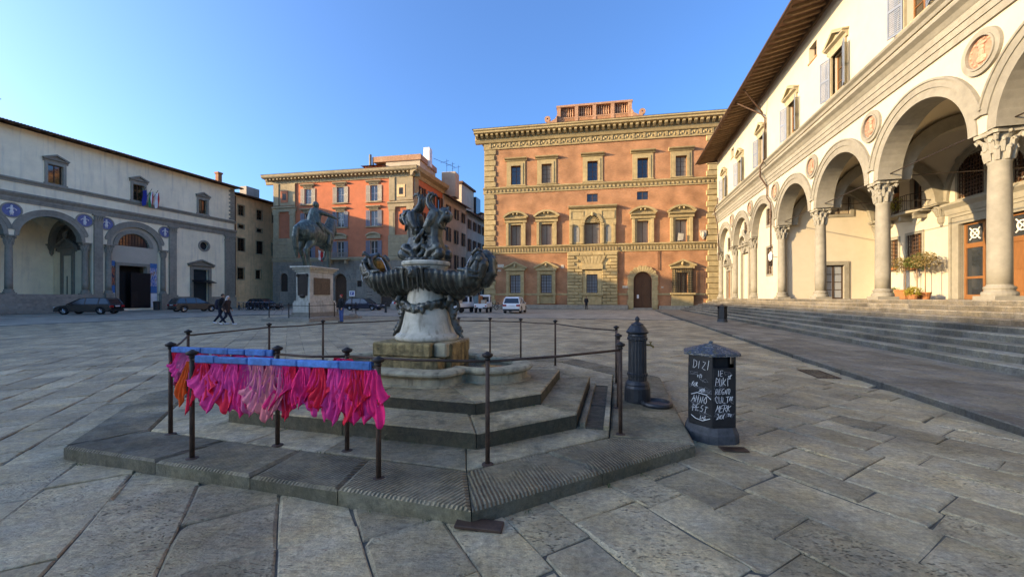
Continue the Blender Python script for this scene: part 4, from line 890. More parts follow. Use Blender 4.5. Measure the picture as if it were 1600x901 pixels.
for a, b in ob:
    q = MB(); q.ring((a+b)/2, RS, 2.42, 2.72, 5.86, 5.995, 0, PI, 22); part('wall_arch', q, 'serena', log)
mb = MB(); mb.tube([(25.97, 0, RS+.25), (55.1, 0, RS+.25)], .025, 6)
for c in RC[4:]: mb.tube([(c, 0, RS+.25), (c, 6, RS+.25)], .025, 6)
part('tie_rod', mb, 'iron', log)
# blind bays beyond the cross wall
ih = [rect(22.75, 23.85, 7.65, 9.0), rect(22.75, 23.85, 3.55, 5.75), rect(16.2, 18.25, 1.5, 6.0), rect(10.6, 12.1, 1.5, 4.6), rect(10.9, 11.9, 7.0, 8.3), rect(16.75, 17.7, 7.9, 9.0)]
mb = MB(); mb.slab(rect(8.0, 25.95, 1.5, 10.5), ih, .05, .4); part('blind_wall', mb, 'cream', log)
def rgrille(w, h, nx, nz):
    def b(parent):
        o = casement(parent, w, h, .22, 2, 2, 'door_wood', 'glass'); s = MB(); frame(s, -w/2, w/2, 0, h, .16, -.05, .1); part('surround', s, 'serena', o)
        g = MB(); grille(g, w, h, .05, nx, nz); part('grille', g, 'rust', o); return o
    return b
inst('rg1', rgrille(1.1, 1.35, 4, 5), log, (23.3, .05, 7.65)); inst('rg2', rgrille(1.1, 2.2, 4, 8), log, (23.3, .05, 3.55))
inst('rg3', rgrille(1.0, 1.3, 4, 5), log, (11.4, .05, 7.0)); inst('rg4', rgrille(.95, 1.1, 4, 4), log, (17.22, .05, 7.9))
def portal(w, h, ped, leafm):
    def b(parent):
        o = empty('portal', parent); s = MB(); frame(s, -w/2, w/2, 0, h, .3, -.14, .1, False); s.prism_x([(0, h+.3), (-.16, h+.3), (-.2, h+.5), (-.42, h+.62), (-.42, h+.72), (0, h+.75)], -w/2-.5, w/2+.5); part('surround', s, 'serena', o)
        if ped:
            s = MB(); rr = w*.62; s.ring(0, h+.55, rr-.2, rr, -.4, 0, .25, PI-.25, 14); s.ring(0, h+.6, rr*.3, rr*.45, -.3, 0, 0, 2*PI, 12); s.ball((0, -.25, h+.72+rr), (.22, .2, .3), 8, 6); s.ball((0, -.22, h+.5+rr), (.34, .2, .2), 8, 6); part('pediment', s, 'serena', o)
        q = MB(); q.box(-w/2, w/2, .14, .2, 0, h); q.box(-w/2+.12, -.08, .1, .14, .2, h*.45); q.box(.08, w/2-.12, .1, .14, .2, h*.45); q.box(-w/2+.12, -.08, .1, .14, h*.5, h-.15); q.box(.08, w/2-.12, .1, .14, h*.5, h-.15); part('leaf', q, leafm, o)
        return o
    return b
inst('rp1', portal(2.05, 4.5, True, 'cream'), log, (17.22, .05, 1.5)); inst('rp2', portal(1.5, 3.1, True, 'door_wood'), log, (11.35, .05, 1.5))
# back wall openings
inst('rg5', rgrille(.9, 2.0, 4, 8), log, (27.75, 6, 3.5)); inst('rg6', rgrille(1.3, 2.2, 6, 9), log, (29.65, 6, 3.4)); inst('rg7', rgrille(1.6, 2.2, 9, 11), log, (33.7, 6, 7.0)); inst('rg8', rgrille(1.4, 2.2, 8, 11), log, (36.7, 6, 7.0)); inst('rg9', rgrille(1.5, 2.2, 6, 9), log, (40.25, 6, 3.4))
for x in (27.8, 29.7): inst('rbd', lambda p: casement(p, .92, 2.3, .2, 2, 2, 'dark_wood', 'glass'), log, (x, 6, 7.0))
pt = empty('portal', log, (35.0, 6, 1.5))
s = MB(); frame(s, -1.9, 1.9, 0, 4.1, .42, -.14, .1, False); frame(s, -2.32, 2.32, 0, 4.52, .16, -.2, .05, False); s.prism_x([(0, 4.7), (-.2, 4.7), (-.24, 5.0), (-.45, 5.2), (-.45, 5.32), (0, 5.38)], -2.7, 2.7); part('surround', s, 'serena', pt)
def leafdoor(x0, x1, glazed):
    q = MB(); w_ = x1-x0; q.box(x0, x0+.14, .1, .2, 0, 4.1); q.box(x1-.14, x1, .1, .2, 0, 4.1)
    for z0, z1 in ((0, .25), (2.75, 3.0), (3.98, 4.1)): q.box(x0+.14, x1-.14, .1, .2, z0, z1)
    if not glazed: q.box(x0+.14, x1-.14, .14, .18, .25, 2.75); q.box(x0+.3, x1-.3, .11, .14, .4, 1.3); q.box(x0+.3, x1-.3, .11, .14, 1.45, 2.6)
    else: q.box(x0+.14, x1-.14, .1, .18, 1.1, 1.22)
    part('leaf', q, 'door_wood', pt)
    g = MB(); g.box(x0+.14, x1-.14, .16, .17, 3.0, 3.98)
    if glazed: g.box(x0+.14, x1-.14, .15, .16, .25, 1.1); g.box(x0+.14, x1-.14, .15, .16, 1.22, 2.75)
    part('pane', g, 'glass', pt)
    t = MB(); c = (x0+x1)/2
    for k in range(4): a = PI/4+PI/2*k; t.tube([(c, .13, 3.49), (c+.45*math.cos(a)*w_/1.3, .13, 3.49+.45*math.sin(a))], .03, 6)
    t.ring(c, 3.49, .2, .26, .1, .15, 0, 2*PI, 14); part('tracery', t, 'white_frame', pt)
leafdoor(-1.88, -.62, True); leafdoor(-.6, .6, False); leafdoor(.62, 1.88, False)
# cross wall door and window
cd = casement(log, 1.25, 2.5, .15, 2, 4, 'shutter_brown', 'glass_pale', .1, .05, name='door'); cd.location = (25.95, 3.37, 1.5); cd.rotation_euler = (0, 0, PI/2)
s = MB(); frame(s, -.62, .62, 0, 2.5, .28, -.08, .1, False); part('surround', s, 'serena', cd)
cw2 = casement(log, 1.4, 1.45, .15, 2, 1, 'shutter_brown', 'blind'); cw2.location = (25.95, 3.7, 7.75); cw2.rotation_euler = (0, 0, PI/2)
s = MB(); frame(s, -.7, .7, 0, 1.45, .2, -.06, .1); part('surround', s, 'serena', cw2)
# balcony under the vault
bl = empty('balcony', log, (29.0, 6, 6.95))
q = MB(); q.prism_z([(-1.8, 0), (-1.8, -.9), (1.4, -.9), (2.1, -.5), (2.1, 0)], -.14, 0); part('slab', q, 'serena', bl)
for x_ in (-1.5, .3, 1.5): q = MB(); q.box(x_, x_+.2, -.65, 0, -.5, -.14); part('bracket', q, 'serena', bl)
q = MB()
rp = [(-1.75, -.85), (1.38, -.85), (2.03, -.48), (2.03, 0)]
for (x0, y0), (x1, y1) in zip(rp[:-1], rp[1:]):
    L_ = math.hypot(x1-x0, y1-y0); n = max(2, int(L_/.16))
    for z in (.08, 1.0): q.tube([(x0, y0, z), (x1, y1, z)], .022, 6)
    for i in range(n+1): x = x0+(x1-x0)*i/n; y = y0+(y1-y0)*i/n; q.tube([(x, y, 0), (x, y, 1.0)], .012, 5)
part('railing', q, 'iron', bl)
# drainpipes, lamp, camera box
q = MB(); q.tube([(23.0, -2.4, 18.25), (24.0, -.75, 16.6), (24.1, -.55, 16.2), (24.1, -.55, 12.9), (24.35, -.98, 12.2), (24.35, -.98, 11.4), (24.55, -.55, 10.5), (24.55, -.55, 9.6), (25.35, -.55, 9.0), (25.35, -.55, 5.6), (25.55, -.52, 5.5)], .06, 8)
part('drainpipe', q, 'rust', log); q = MB(); q.tube([(25.2, -2.4, 18.25), (24.2, -.75, 16.6)], .06, 8); part('drainpipe', q, 'rust', log)
q = MB(); q.tube([(8.6, -.55, 13.6), (8.6, -.55, 12.9), (8.9, -.98, 12.0), (8.9, -.6, 10.2), (9.2, -.55, 6.0)], .06, 8); part('drainpipe', q, 'rust', log)
lamp = thing('wall_lantern', 'white lantern with iron wreath fixed to the column by the blind arch', 'lantern', W(60-25.97, 12.15-.75, 4.4), ANG_U+PI)
q = MB(); q.lathe([(.08,0),(.16,.1),(.18,.5),(.1,.62),(.03,.75)], 8); part('lamp_body', q, 'white_frame', lamp)
q = MB(); q.tube([(0, .42, .3), (0, .1, .35), (0, 0, .62)], .025, 6); q.ring(0, -.15, .2, .26, -.05, .05, 0, 2*PI, 16); part('bracket', q, 'iron', lamp)
# ================================================================== arcade on the left of the square
inn = thing('foundling_arcade', 'cream arcade with grey stone columns and blue glazed roundels in shade', 'arcade', W(0, -59.6), ANG_U)
LC = [30.31 - 5.84*k for k in range(0, 11)][::-1]; LS = 7.95; LT = 19.0
lb = list(zip(LC[:-1], LC[1:])); LM = [(a+b)/2 for a, b in lb]
WX = [27.66, 35.25, 43.2] + [27.66-5.84*k for k in range(1, 9)]
holes = [rect(x-.6, x+.6, 13.95, 16.0) for x in WX]
holes += [arc(43.4, 9.25, .62, 0, 2*PI*19/20, 19), rect(41.85, 44.0, .5, 5.7), archhole(32.4, 37.6, .25, 7.95, 20)]
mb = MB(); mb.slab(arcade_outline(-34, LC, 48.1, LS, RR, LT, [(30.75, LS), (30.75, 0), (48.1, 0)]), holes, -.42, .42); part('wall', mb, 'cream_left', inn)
mb = MB(); mb.box(-34, 48, .95, 9, 12.0, 18.9); mb.box(38, 48, .95, 9, 0, 12); mb.box(30.9, 38, 1.8, 9, 0, 12); mb.box(47.6, 48.05, .45, 12, 0, 18.9); part('core', mb, 'cream_left', inn)
for i, c in enumerate(LM): arch_trim(inn, c, LS, RR, -.42, 'serena_dark', .003*(i % 2))
arch_trim(inn, 35.0, LS, 2.62, -.42, 'serena_dark')
mb = MB(); mb.prism_x([(-.42, 11.35), (-.52, 11.35), (-.52, 11.6), (-.57, 11.6), (-.57, 11.85), (-.62, 11.9), (-.8, 12.15), (-.8, 12.3), (-.42, 12.4)], -34, 48.3); part('entablature', mb, 'serena_dark', inn)
mb = MB(); mb.prism_x([(-.42, 13.35), (-.52, 13.35), (-.55, 13.5), (-.7, 13.65), (-.7, 13.78), (-.42, 13.85)], -34, 48.2); part('string_course', mb, 'serena_dark', inn)
for c in LC: inst('lcol', make_column(LS-1.95, .285, 'serena_dark'), inn, (c, 0, 1.95))
for c in (32.15, 37.95): inst('lcol', None, inn, (c, -.55, 1.95))
for x0, x1, zb in ((30.83, 31.62, 1.95), (38.7, 39.6, 1.95), (46.5, 48.1, 1.7)):
    p_ = empty('pilaster', inn); q = MB(); q.box(x0, x1, -.62, -.42, zb, 10.55); part('shaft', q, 'serena_dark', p_)
    q = MB(); q.box(x0-.05, x1+.05, -.66, -.42, 10.55, 10.7); q.box(x0-.15, x1+.15, -.75, -.42, 11.2, 11.345); q.box(x0+.02, x1-.02, -.68, -.42, 10.7, 11.2)
    for k in range(4): x = x0+(x1-x0)*(k+.5)/4; q.tube([(x, -.66, 10.7), (x, -.72, 11.0), (x, -.84, 11.15)], [.1, .1, .05], 6)
    part('capital', q, 'serena_dark', p_)
    q = MB(); q.box(x0-.12, x1+.12, -.72, -.42, 0, zb); part('pedestal', q, 'serena_dark', p_)
for x0, x1 in ((31.7, 32.5), (37.5, 38.6)):
    q = MB(); q.box(x0, x1, -1.05, -.44, 0, 1.95); part('pedestal', q, 'grey_ashlar', inn)
q = MB(); q.box(39.75, 41.5, -.5, -.42, 0, 1.75); q.box(44.4, 46.35, -.5, -.42, 0, 1.75); part('plinth', q, 'grey_ashlar', inn)
q = MB()
for k in range(16): z = 13.95+k*.31; q.box(47.2 + (.25 if k % 2 else 0), 48.12, -.5, -.4, z, z+.28)
part('corner_quoins', q, 'serena_dark', inn)
# roundels
def roundel(parent):
    o = empty('roundel', parent); q = MB(); q.ring(0, 0, .66, .78, -.08, 0, 0, 2*PI, 28); part('rim', q, 'serena_dark', o)
    q = MB(); q.prism_y(arc(0, 0, .67, 0, 2*PI*27/28, 27), -.03, .02); part('disc', q, 'blue_glaze', o)
    q = MB(); q.ball((0, -.06, .4), (.1, .06, .12), 8, 6); q.ball((0, -.06, .12), (.13, .06, .22), 8, 6); q.ball((0, -.06, -.2), (.17, .06, .2), 8, 6)
    for sx in (-1, 1): q.tube([(sx*.1, -.06, .24), (sx*.3, -.06, .1), (sx*.34, -.06, .0)], .045, 6); q.tube([(sx*.06, -.06, -.3), (sx*.07, -.06, -.5)], .05, 6)
    part('swaddled_child', q, 'white_glaze', o)
    return o
for x in [30.05, 32.0, 38.25] + [c for c in LC[1:-1]]: inst('rnd', roundel, inn, (x, -.42 if x != 32.0 else -.425, 10.45))
# windows
for i, x in enumerate(WX):
    inst('lwin', ped_window(1.2, 2.05, 'serena_dark', 'dark_wood', 'glass_warm', 3, .5), inn, (x, -.42, 13.95))
eaves(inn, -34.5, 48.6, -.42, 1.2, 19.05, 0.9, 7, .9)
# oculus and side door
q = MB(); q.ring(43.4, 9.25, .6, .85, -.5, -.3, 0, 2*PI, 28); part('oculus_rim', q, 'serena_dark', inn)
q = MB(); q.prism_y(arc(43.4, 9.25, .63, 0, 2*PI*19/20, 19), -.1, -.05); part('oculus_pane', q, 'glass', inn)
sd = empty('portal', inn, (42.92, -.42, .3))
s = MB(); frame(s, -1.08, 1.08, 0, 5.4, .42, -.14, .1, False); s.prism_x([(0, 5.8), (-.16, 5.8), (-.4, 6.0), (-.4, 6.1), (0, 6.12)], -1.8, 1.8); s.prism_y([(-1.6, 6.12), (1.6, 6.12), (0, 6.75)], -.1, 0)
for sx in (-1, 1): s.prism_y([(0, 6.7), (0, 6.9), (sx*1.9, 6.2), (sx*1.85, 6.08)], -.4, -.002)
part('surround', s, 'serena_dark', sd)
q = MB(); q.box(-1.07, 1.07, .3, .36, 0, 5.4); part('pane', q, 'glass', sd)
q = MB(); q.prism_x([(0, 3.9), (-1.1, 3.55), (-1.1, 3.45), (0, 3.7)], -1.3, 1.5); part('awning', q, 'dark_steel', sd)
# main portal bay
mb = MB(); mb.slab(rect(32.3, 37.7, 0, 11.0), [rect(33.35, 36.25, .25, 5.6), archhole(33.25, 36.55, 8.05, 8.051, 16)], -.15, .35); part('portal_wall', mb, 'cream', inn)
mp_ = empty('portal', inn, (34.8, -.15, .25))
s = MB(); frame(s, -1.45, 1.45, 0, 5.35, .36, -.14, .1, False); part('surround', s, 'serena_dark', mp_)
s = MB(); s.ring(.1, 7.8, 1.65, 2.1, -.12, .1, 0, PI, 20); part('lunette_arch', s, 'serena_dark', mp_)
q = MB(); q.prism_y(archhole(-1.55, 1.75, 7.8, 7.801, 14), .15, .2); part('lunette_pane', q, 'glass', mp_)
q = MB(); grille(q, 3.2, 1.6, .12, 10, 4, 7.85, .018); part('lunette_bars', q, 'iron', mp_)
q = MB(); q.box(-1.45, 1.45, 1.2, 1.3, 0, 5.35); q.box(-1.45, -.6, .28, .34, 0, 4.6); part('dark_doorway', q, 'dark_room', mp_)
q = MB(); q.box(-.4, 1.75, -.35, -.25, .05, 4.5); part('leaf', q, 'black', mp_)
q = MB(); q.box(-.35, .35, -.38, -.35, .1, 2.1); lf2 = part('wicket', q, 'dark_steel', mp_)
def postermat(name, cols, sc):
    m = bpy.data.materials.new(name); m.use_nodes = True; N = m.node_tree.nodes; L = m.node_tree.links; tc = N.new('ShaderNodeTexCoord'); n = N.new('ShaderNodeTexNoise'); n.inputs['Scale'].default_value = sc; L.new(tc.outputs['Generated'], n.inputs['Vector'])
    r = N.new('ShaderNodeValToRGB'); r.color_ramp.interpolation = 'CONSTANT'
    while len(r.color_ramp.elements) < len(cols): r.color_ramp.elements.new(.5)
    for i, c in enumerate(cols): r.color_ramp.elements[i].position = .3 + .4*i/len(cols) if i else 0; r.color_ramp.elements[i].color = (*c, 1)
    L.new(n.outputs[0], r.inputs[0]); L.new(r.outputs[0], N['Principled BSDF'].inputs['Base Color']); N['Principled BSDF'].inputs['Roughness'].default_value = .6; MATS[name] = m
postermat('poster_a', [(.02, .03, .06), (.45, .12, .05), (.06, .05, .06), (.4, .3, .2)], 3.0); postermat('poster_b', [(.25, .3, .5), (.05, .15, .4), (.4, .42, .5), (.3, .15, .1)], 4.0)
for nm, x0, x1, pm, lab in (('poster', 32.5, 32.97, 'poster_a', 'tall exhibition poster with orange figure and blue bands beside the dark museum door'), ('poster', 36.65, 37.45, 'poster_b', 'tall pale blue exhibition poster to the street side of the dark museum door')):
    P0 = W(0, -59.6-.41); pr = thing(nm, lab, 'poster', W(0, -59.6), ANG_U)
    q = MB(); q.box(x0, x1, -.19, -.155, 2.2, 6.1); part('sheet', q, pm, pr); q = MB(); q.box(x0, x1, -.196, -.191, 5.5, 6.1); q.box(x0, x1, -.196, -.191, 2.2, 3.1); part('band', q, 'blue_pad', pr)
    q = MB(); q.box(x0-.02, x1+.02, -.21, -.155, .3, 2.15); part('panel', q, 'flag_white', pr)
# interior of the left arcade
mb = MB(); mb.slab(rect(-34, 30.8, 1.9, 12.0), [rect(c-.8, c+.8, 4.5, 6.5) for c in LM[-5:-1]], 6.0, 6.4); part('back_wall', mb, 'cream_left', inn)
for c in LM[-4:-1]: inst('lgw', rgrille(1.6, 2.0, 5, 6), inn, (c, 6.0, 4.5))
for a, b in lb[-5:]: vault(inn, a, b, .4, 6.0, LS, 'cream_left')
for c in LC[-5:]: trans_rib(inn, c, 3.21, LS, 2.28, 'serena_dark'); corbel(inn, c, 5.98, LS, 'serena_dark')
mb = MB(); mb.box(-34, 30.8, .42, 6.0, 11.7, 11.95); part('ceiling', mb, 'cream_left', inn)
xw = empty('end_door', inn, (30.75, 3.2, 1.95), -PI/2)
mb = MB(); mb.box(-2.9, 2.9, -.3, 0, 0, 10); part('end_wall', mb, 'cream_left', xw)
s = MB(); frame(s, -.75, .75, 0, 4.6, .45, -.45, -.3, False); s.prism_x([(-.3, 5.05), (-.5, 5.05), (-.52, 5.4), (-.75, 5.55), (-.75, 5.65), (-.3, 5.7)], -1.6, 1.6); s.prism_y([(-1.5, 5.7), (1.5, 5.7), (0, 6.6)], -.42, -.3)
for sx in (-1, 1): s.prism_y([(0, 6.5), (0, 6.72), (sx*1.7, 5.82), (sx*1.62, 5.68)], -.72, -.42)
s.ball((0, -.6, 7.0), (.28, .2, .4), 8, 6); s.ball((.25, -.6, 7.3), .16, 8, 6); part('surround', s, 'serena_dark', xw)
q = MB(); q.box(-.75, .75, -.34, -.305, 0, 4.6); part('leaf', q, 'cream_left', xw); q = MB(); q.box(-.2, -.05, -.36, -.342, 0, 2.2); part('slot', q, 'black', xw)
mat('fresco', (0.11, 0.095, 0.075), 0.9, 0.7, 1.6, 0, streak=0.4, streakcol=(0.18, 0.12, 0.09))
q = MB(); q.prism_y([(-2.3, 5.2), (2.3, 5.2)] + arc(0, 6.0, 2.28, 0, PI, 18), -.315, -.302); part('fresco', q, 'fresco', xw)
q = MB(); q.ring(0, 6.0, 2.28, 2.75, -.6, -.3, 0, PI, 20); part('arch', q, 'serena_dark', xw)
# platform and steps of the left arcade
ls = thing('arcade_steps', 'dark stone steps under the shaded arcade behind the parked black car', 'steps', W(0, -59.6), ANG_U)
for k in range(8):
    x = -34.0; z1 = 1.95 - k*.24
    while x < 30.9:
        l = min(R(2.5, 4.2), 31.0-x)
        q = MB(); q.box(x+.004, x+l-.004, -1.1-.36*k+R(-.01,.01), -.74-.36*k if k else 6.0, z1-.26, z1); part('step_block', q, 'grey_ashlar', ls); x += l
q = MB(); q.box(-34, 30.9, -3.4, 6, -.02, .06); q.box(-34, 30.9, -.8, 6, .06, 1.66); part('core', q, 'grey_ashlar', ls)
# turret on the roof
q = MB(); q.box(22.6, 24.1, 3.0, 5.0, 20, 22.3); tr_ = part('roof_turret', q, 'street_plaster', inn); q = MB(); q.add([(21.9,2.2,22.2),(24.9,2.2,22.2),(24.9,5.8,22.2),(21.9,5.8,22.2),(23.4,4,23.3)], [(0,1,2,3),(0,1,4),(1,2,4),(2,3,4),(3,0,4)]); part('turret_roof', q, 'roof_tile', tr_)
q = MB(); q.box(46.3, 46.9, .6, 1.2, 19.3, 21.0); q.box(46.2, 47.0, .5, 1.3, 21.0, 21.25); part('chimney', q, 'pot', inn)
# flags at the middle window
f0 = W(35.6, -59.6+.5, 14.5)
def hang(name, cols, t, lab, z=14.9):
    f_ = thing(name, lab, 'flag', W(t, -59.6+.45, z), ANG_U); q = MB(); q.tube([(0, .1, -.4), (0, -1.0, .75)], .025, 6); part('pole', q, 'iron', f_)
    for i, c in enumerate(cols):
        m_ = MB(); n_ = 8; vs_ = []
        for j in range(n_+1):
            u_ = j/n_
            for k in (0, 1): a = (i+k)/len(cols); vs_.append((-.15+.55*a*(1-.3*u_)+.06*math.sin(u_*6+a*5), -.75+.12*math.sin(a*7+u_*3), .55-.25*(1-a)-u_*1.95))
        m_.add(vs_, [(2*j, 2*j+1, 2*j+3, 2*j+2) for j in range(n_)]); part('stripe', m_, c, f_, solid=.012)
hang('hanging_flag', ['flag_green', 'flag_white', 'flag_red'], 36.1, 'green white and red flag hanging at the arcade window'); hang('hanging_flag', ['flag_white', 'flag_red'], 36.8, 'white and red flag hanging beside the tricolour'); hang('hanging_flag', ['flag_blue'], 35.4, 'dark blue flag hanging in front of the window pane')
# ================================================================== buff house at the far corner
bf = thing('corner_house', 'buff brown plastered house with small brown windows where the shaded arcade ends', 'house', W(48.25, -59.6), ANG_U)
wins = [(.8+.54, 15.07, 1.05, 1.64), (4.7, 15.02, 1.05, 1.62), (1.35, 12.93, 1.0, .63), (4.7, 12.85, 1.0, .6), (1.35, 9.24, 1.2, 2.08), (4.75, 9.15, 1.25, 2.15), (1.3, 4.63, 1.15, 1.84), (4.5, 4.86, .95, 1.44), (7.8, 15, 1.05, 1.62), (7.8, 9.2, 1.2, 2.1)]
mb = MB(); mb.slab(rect(0, 11, 0, 18.2), [rect(x-w/2, x+w/2, z, z+h) for x, z, w, h in wins], 0, .4); part('wall', mb, 'buff', bf)
mb = MB(); mb.box(.2, 10.8, .45, 10, 0, 18); part('core', mb, 'dark_room', bf)
for x, z, w, h in wins:
    o = casement(bf, w, h, .15, 2 if h > 1 else 1, 3 if h > 1 else 1, 'dark_wood', 'glass_warm'); o.location = (x, 0, z)
    s = MB(); frame(s, -w/2, w/2, 0, h, .14, -.05, .1); part('surround', s, 'ochre_stone', o)
    if h > 2: g = MB(); grille(g, w, h, .06, 4, 6); part('grille', g, 'iron', o)
eaves(bf, 0.1, 11, 0, 1.0, 18.35, .8, 5, .4)
q = MB(); q.box(.9, 2.4, -.06, 0, .2, 3.0); part('door', q, 'buff', bf); q = MB(); q.tube([(.25, -.15, 18), (.25, -.15, 2)], .07, 6); part('drainpipe', q, 'rust', bf)
q = MB(); q.box(4.0, 6.5, 2, 3.5, 18.4, 20.8); part('roof_room', q, 'street_plaster_grey', bf)
# ================================================================== fountain
fl = lambda x, y, z=0.0: (x, y, z)
plat = empty('fountain_platform', None, (FC.x, FC.y, 0), ANG_V); plat['kind'] = 'structure'
def ring_slabs(root, name, outer, inner, z0, z1, ms, size, bev=.02, jit=.004, gap=.004, tone=None, side=None):
    n = len(outer); k = 0
    for i in range(n):
        a, b = Vector(outer[i]), Vector(outer[(i+1) % n]); c, d = Vector(inner[i]), Vector(inner[(i+1) % n]); L_ = (b-a).length; m_ = max(1, round(L_/size))
        cuts = [0] + [(j + R(-.18, .18))/m_ for j in range(1, m_)] + [1]; e = gap/max(L_, .2)
        for j in range(m_):
            s0, s1 = cuts[j]+e, cuts[j+1]-e
            q0, q1 = a.lerp(b, s0), a.lerp(b, s1); r0, r1 = c.lerp(d, s0), c.lerp(d, s1)
            nrm = (q0-r0).normalized()*gap
            poly = [tuple(q0), tuple(q1), tuple(r1+nrm), tuple(r0+nrm)]
            mm = ms if isinstance(ms, str) else ms[i % len(ms)]
            add_stone(name, root, poly, z0, z1 + R(-.003, .003), mm, bev, jit, tone, .25, side); k += 1
O1 = octo(3.85, 3.4, 1.72); O2 = octo(3.02, 2.84, 1.15); O3 = octo(2.41, 1.95, .87); O4 = octo(1.95, 1.42, .62)
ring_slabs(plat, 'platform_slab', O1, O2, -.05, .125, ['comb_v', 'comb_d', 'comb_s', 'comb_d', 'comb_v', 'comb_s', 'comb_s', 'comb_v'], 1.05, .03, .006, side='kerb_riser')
ring_slabs(plat, 'inner_slab', octo(3.01, 2.83, 1.148), octo(1.7, 1.2, .5), -.05, .122, 'slab_light', 1.1, .012, .004)
mb = MB(); mb.prism_z(octo(3.7, 3.25, 1.7), -.04, .06); part('core', mb, 'bedding', plat)
fo = thing('fountain', 'bronze sea monster fountain on a tapering marble pedestal above octagonal stone steps', 'fountain', (FC2.x, FC2.y, 0), ANG_V)
stonemat('step_top', (0.36, 0.27, 0.16), .3, .7)
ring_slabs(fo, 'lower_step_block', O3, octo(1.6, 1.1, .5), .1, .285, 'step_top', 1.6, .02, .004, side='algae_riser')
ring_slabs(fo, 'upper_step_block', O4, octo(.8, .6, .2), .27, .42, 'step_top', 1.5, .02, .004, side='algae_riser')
mb = MB(); mb.prism_z(octo(2.1, 1.65, .8), .06, .25); mb.prism_z(octo(1.3, 1.1, .4), .25, .40); part('core', mb, 'bedding', fo)
# lobed basin
def basin_r(a):
    c, s = math.cos(a), math.sin(a); best = 0
    hv, hu, n = .86, 1.0, 5.0
    best = 1.0/((abs(c)/hv)**n + (abs(s)/hu)**n)**(1/n)
    for sg in (-1, 1):
        cx, r = sg*1.08, .55; b = c*cx; disc = r*r - cx*cx + b*b
        if disc > 0: best = max(best, b + math.sqrt(disc))
    return best
NB = 120; prof = [(0, .40), (0, .43), (-.05, .44), (-.06, .53), (0, .55), (.03, .575), (.03, .60), (0, .625), (-.05, .632), (-.22, .63), (-.26, .60), (-.28, .46), (-.6, .45)]
vs_ = []; fs_ = []
for off, z in prof:
    for i in range(NB): a = 2*PI*i/NB; r = max(.1, basin_r(a)+off); vs_.append((r*math.cos(a), r*math.sin(a), z))
for j in range(len(prof)-1):
    for i in range(NB): fs_.append((j*NB+i, j*NB+(i+1) % NB, (j+1)*NB+(i+1) % NB, (j+1)*NB+i))
mb = MB(); mb.add(vs_, fs_); part('basin', mb, 'marble_warm', fo, smooth=False)
mb = MB(); mb.add([(max(.1, basin_r(2*PI*i/NB)-.24)*math.cos(2*PI*i/NB), max(.1, basin_r(2*PI*i/NB)-.24)*math.sin(2*PI*i/NB), .565) for i in range(NB)], [tuple(range(NB))]); part('basin_water', mb, 'water', fo)
# drain channel beside the steps
for nm, x0, x1, z1, mm in (('channel_edge', 2.44, 2.50, .175, 'slab_light'), ('channel_edge', 2.70, 2.76, .165, 'slab_light'), ('channel_floor', 2.503, 2.697, .128, 'algae_riser')):
    y = -1.05
    while y < 1.1: l = min(R(.7, 1.2), 1.15-y); add_stone(nm, fo, [(x0, y+.003), (x1, y+.003), (x1, y+l-.003), (x0, y+l-.003)], .06, z1, mm, .008, .003); y += l
# plinth
pb = MB(); pb.box(-.62, .46, -.58, .55, .5, .735); part('plinth_block', pb, 'mossy', fo, bevel=.02)
pb = MB(); pb.box(-.60, .33, -.55, .52, .737, .934); part('plinth_block', pb, 'mossy', fo, bevel=.02)
pb = MB(); pb.box(.335, .53, -.46, .46, .737, .936); part('plinth_block', pb, 'marble_warm', fo, bevel=.02)
pb = MB(); pb.box(.465, .56, -.34, .34, .5, .92); part('plinth_block', pb, 'mossy', fo, bevel=.02)
# pedestal
pd_ = MB(); pd_.lathe([(.50,.876),(.53,.90),(.54,.945),(.50,.985),(.455,1.0),(.445,1.03),(.41,1.15),(.37,1.32),(.34,1.5),(.315,1.7),(.30,1.9),(.31,1.98)], 40, sy=.92); part('pedestal', pd_, 'marble', fo, smooth=True)
# bronze dressing of the pedestal: garland, scroll brackets, hanging tails
gl = MB(); random.seed(11)
for i in range(120):
    a = 2*PI*i/60 + R(-.05, .05); sag = .07*math.sin(a*2)**2; r = .365 + R(-.02, .035); z = 1.50 - .09*math.sin(a)**2 + R(-.05, .05)
    gl.ball((r*math.cos(a), r*.92*math.sin(a), z), (R(.035, .065), R(.035, .065), R(.04, .065)), 7, 5)
part('garland', gl, 'bronze_dark', fo, voxel=.012, relax=2)
for sx in (-1, 1):
    sc = MB(); cx, cz = sx*.50, 1.43; pts = []
    for k in range(26):
        a = -PI*.6 + k*.42; r = .115*(1-k/32); pts.append((cx + sx*-r*math.cos(a), 0, cz + r*math.sin(a)))
    sc.tube(pts, [.045*(1-k/40) for k in range(26)], 8)
    sc.limb([(sx*.60, 0, 1.62), (sx*.48, 0, 1.66), (sx*.37, 0, 1.6), (sx*.37, 0, 1.45)], [.09, .11, .09, .07])
    sc.limb([(sx*.38, 0, 1.6), (sx*.44, 0, 1.35), (sx*.49, 0, 1.15), (sx*.56, 0, 1.02), (sx*.64, 0, .94)], [.075, .05, .045, .045, .025])
    for k in range(8): sc.ball((sx*(.40+.03*k), R(-.05, .05), 1.42-.055*k), (.035, .05, .03), 7, 5)
    for sy in (-1, 1): sc.limb([(sx*.46, sy*.10, 1.62), (sx*.48, sy*.13, 1.54), (sx*.42, sy*.12, 1.46)], [.06, .055, .03])
    part('scroll_bracket', sc, 'bronze_dark', fo, voxel=.012, relax=1)
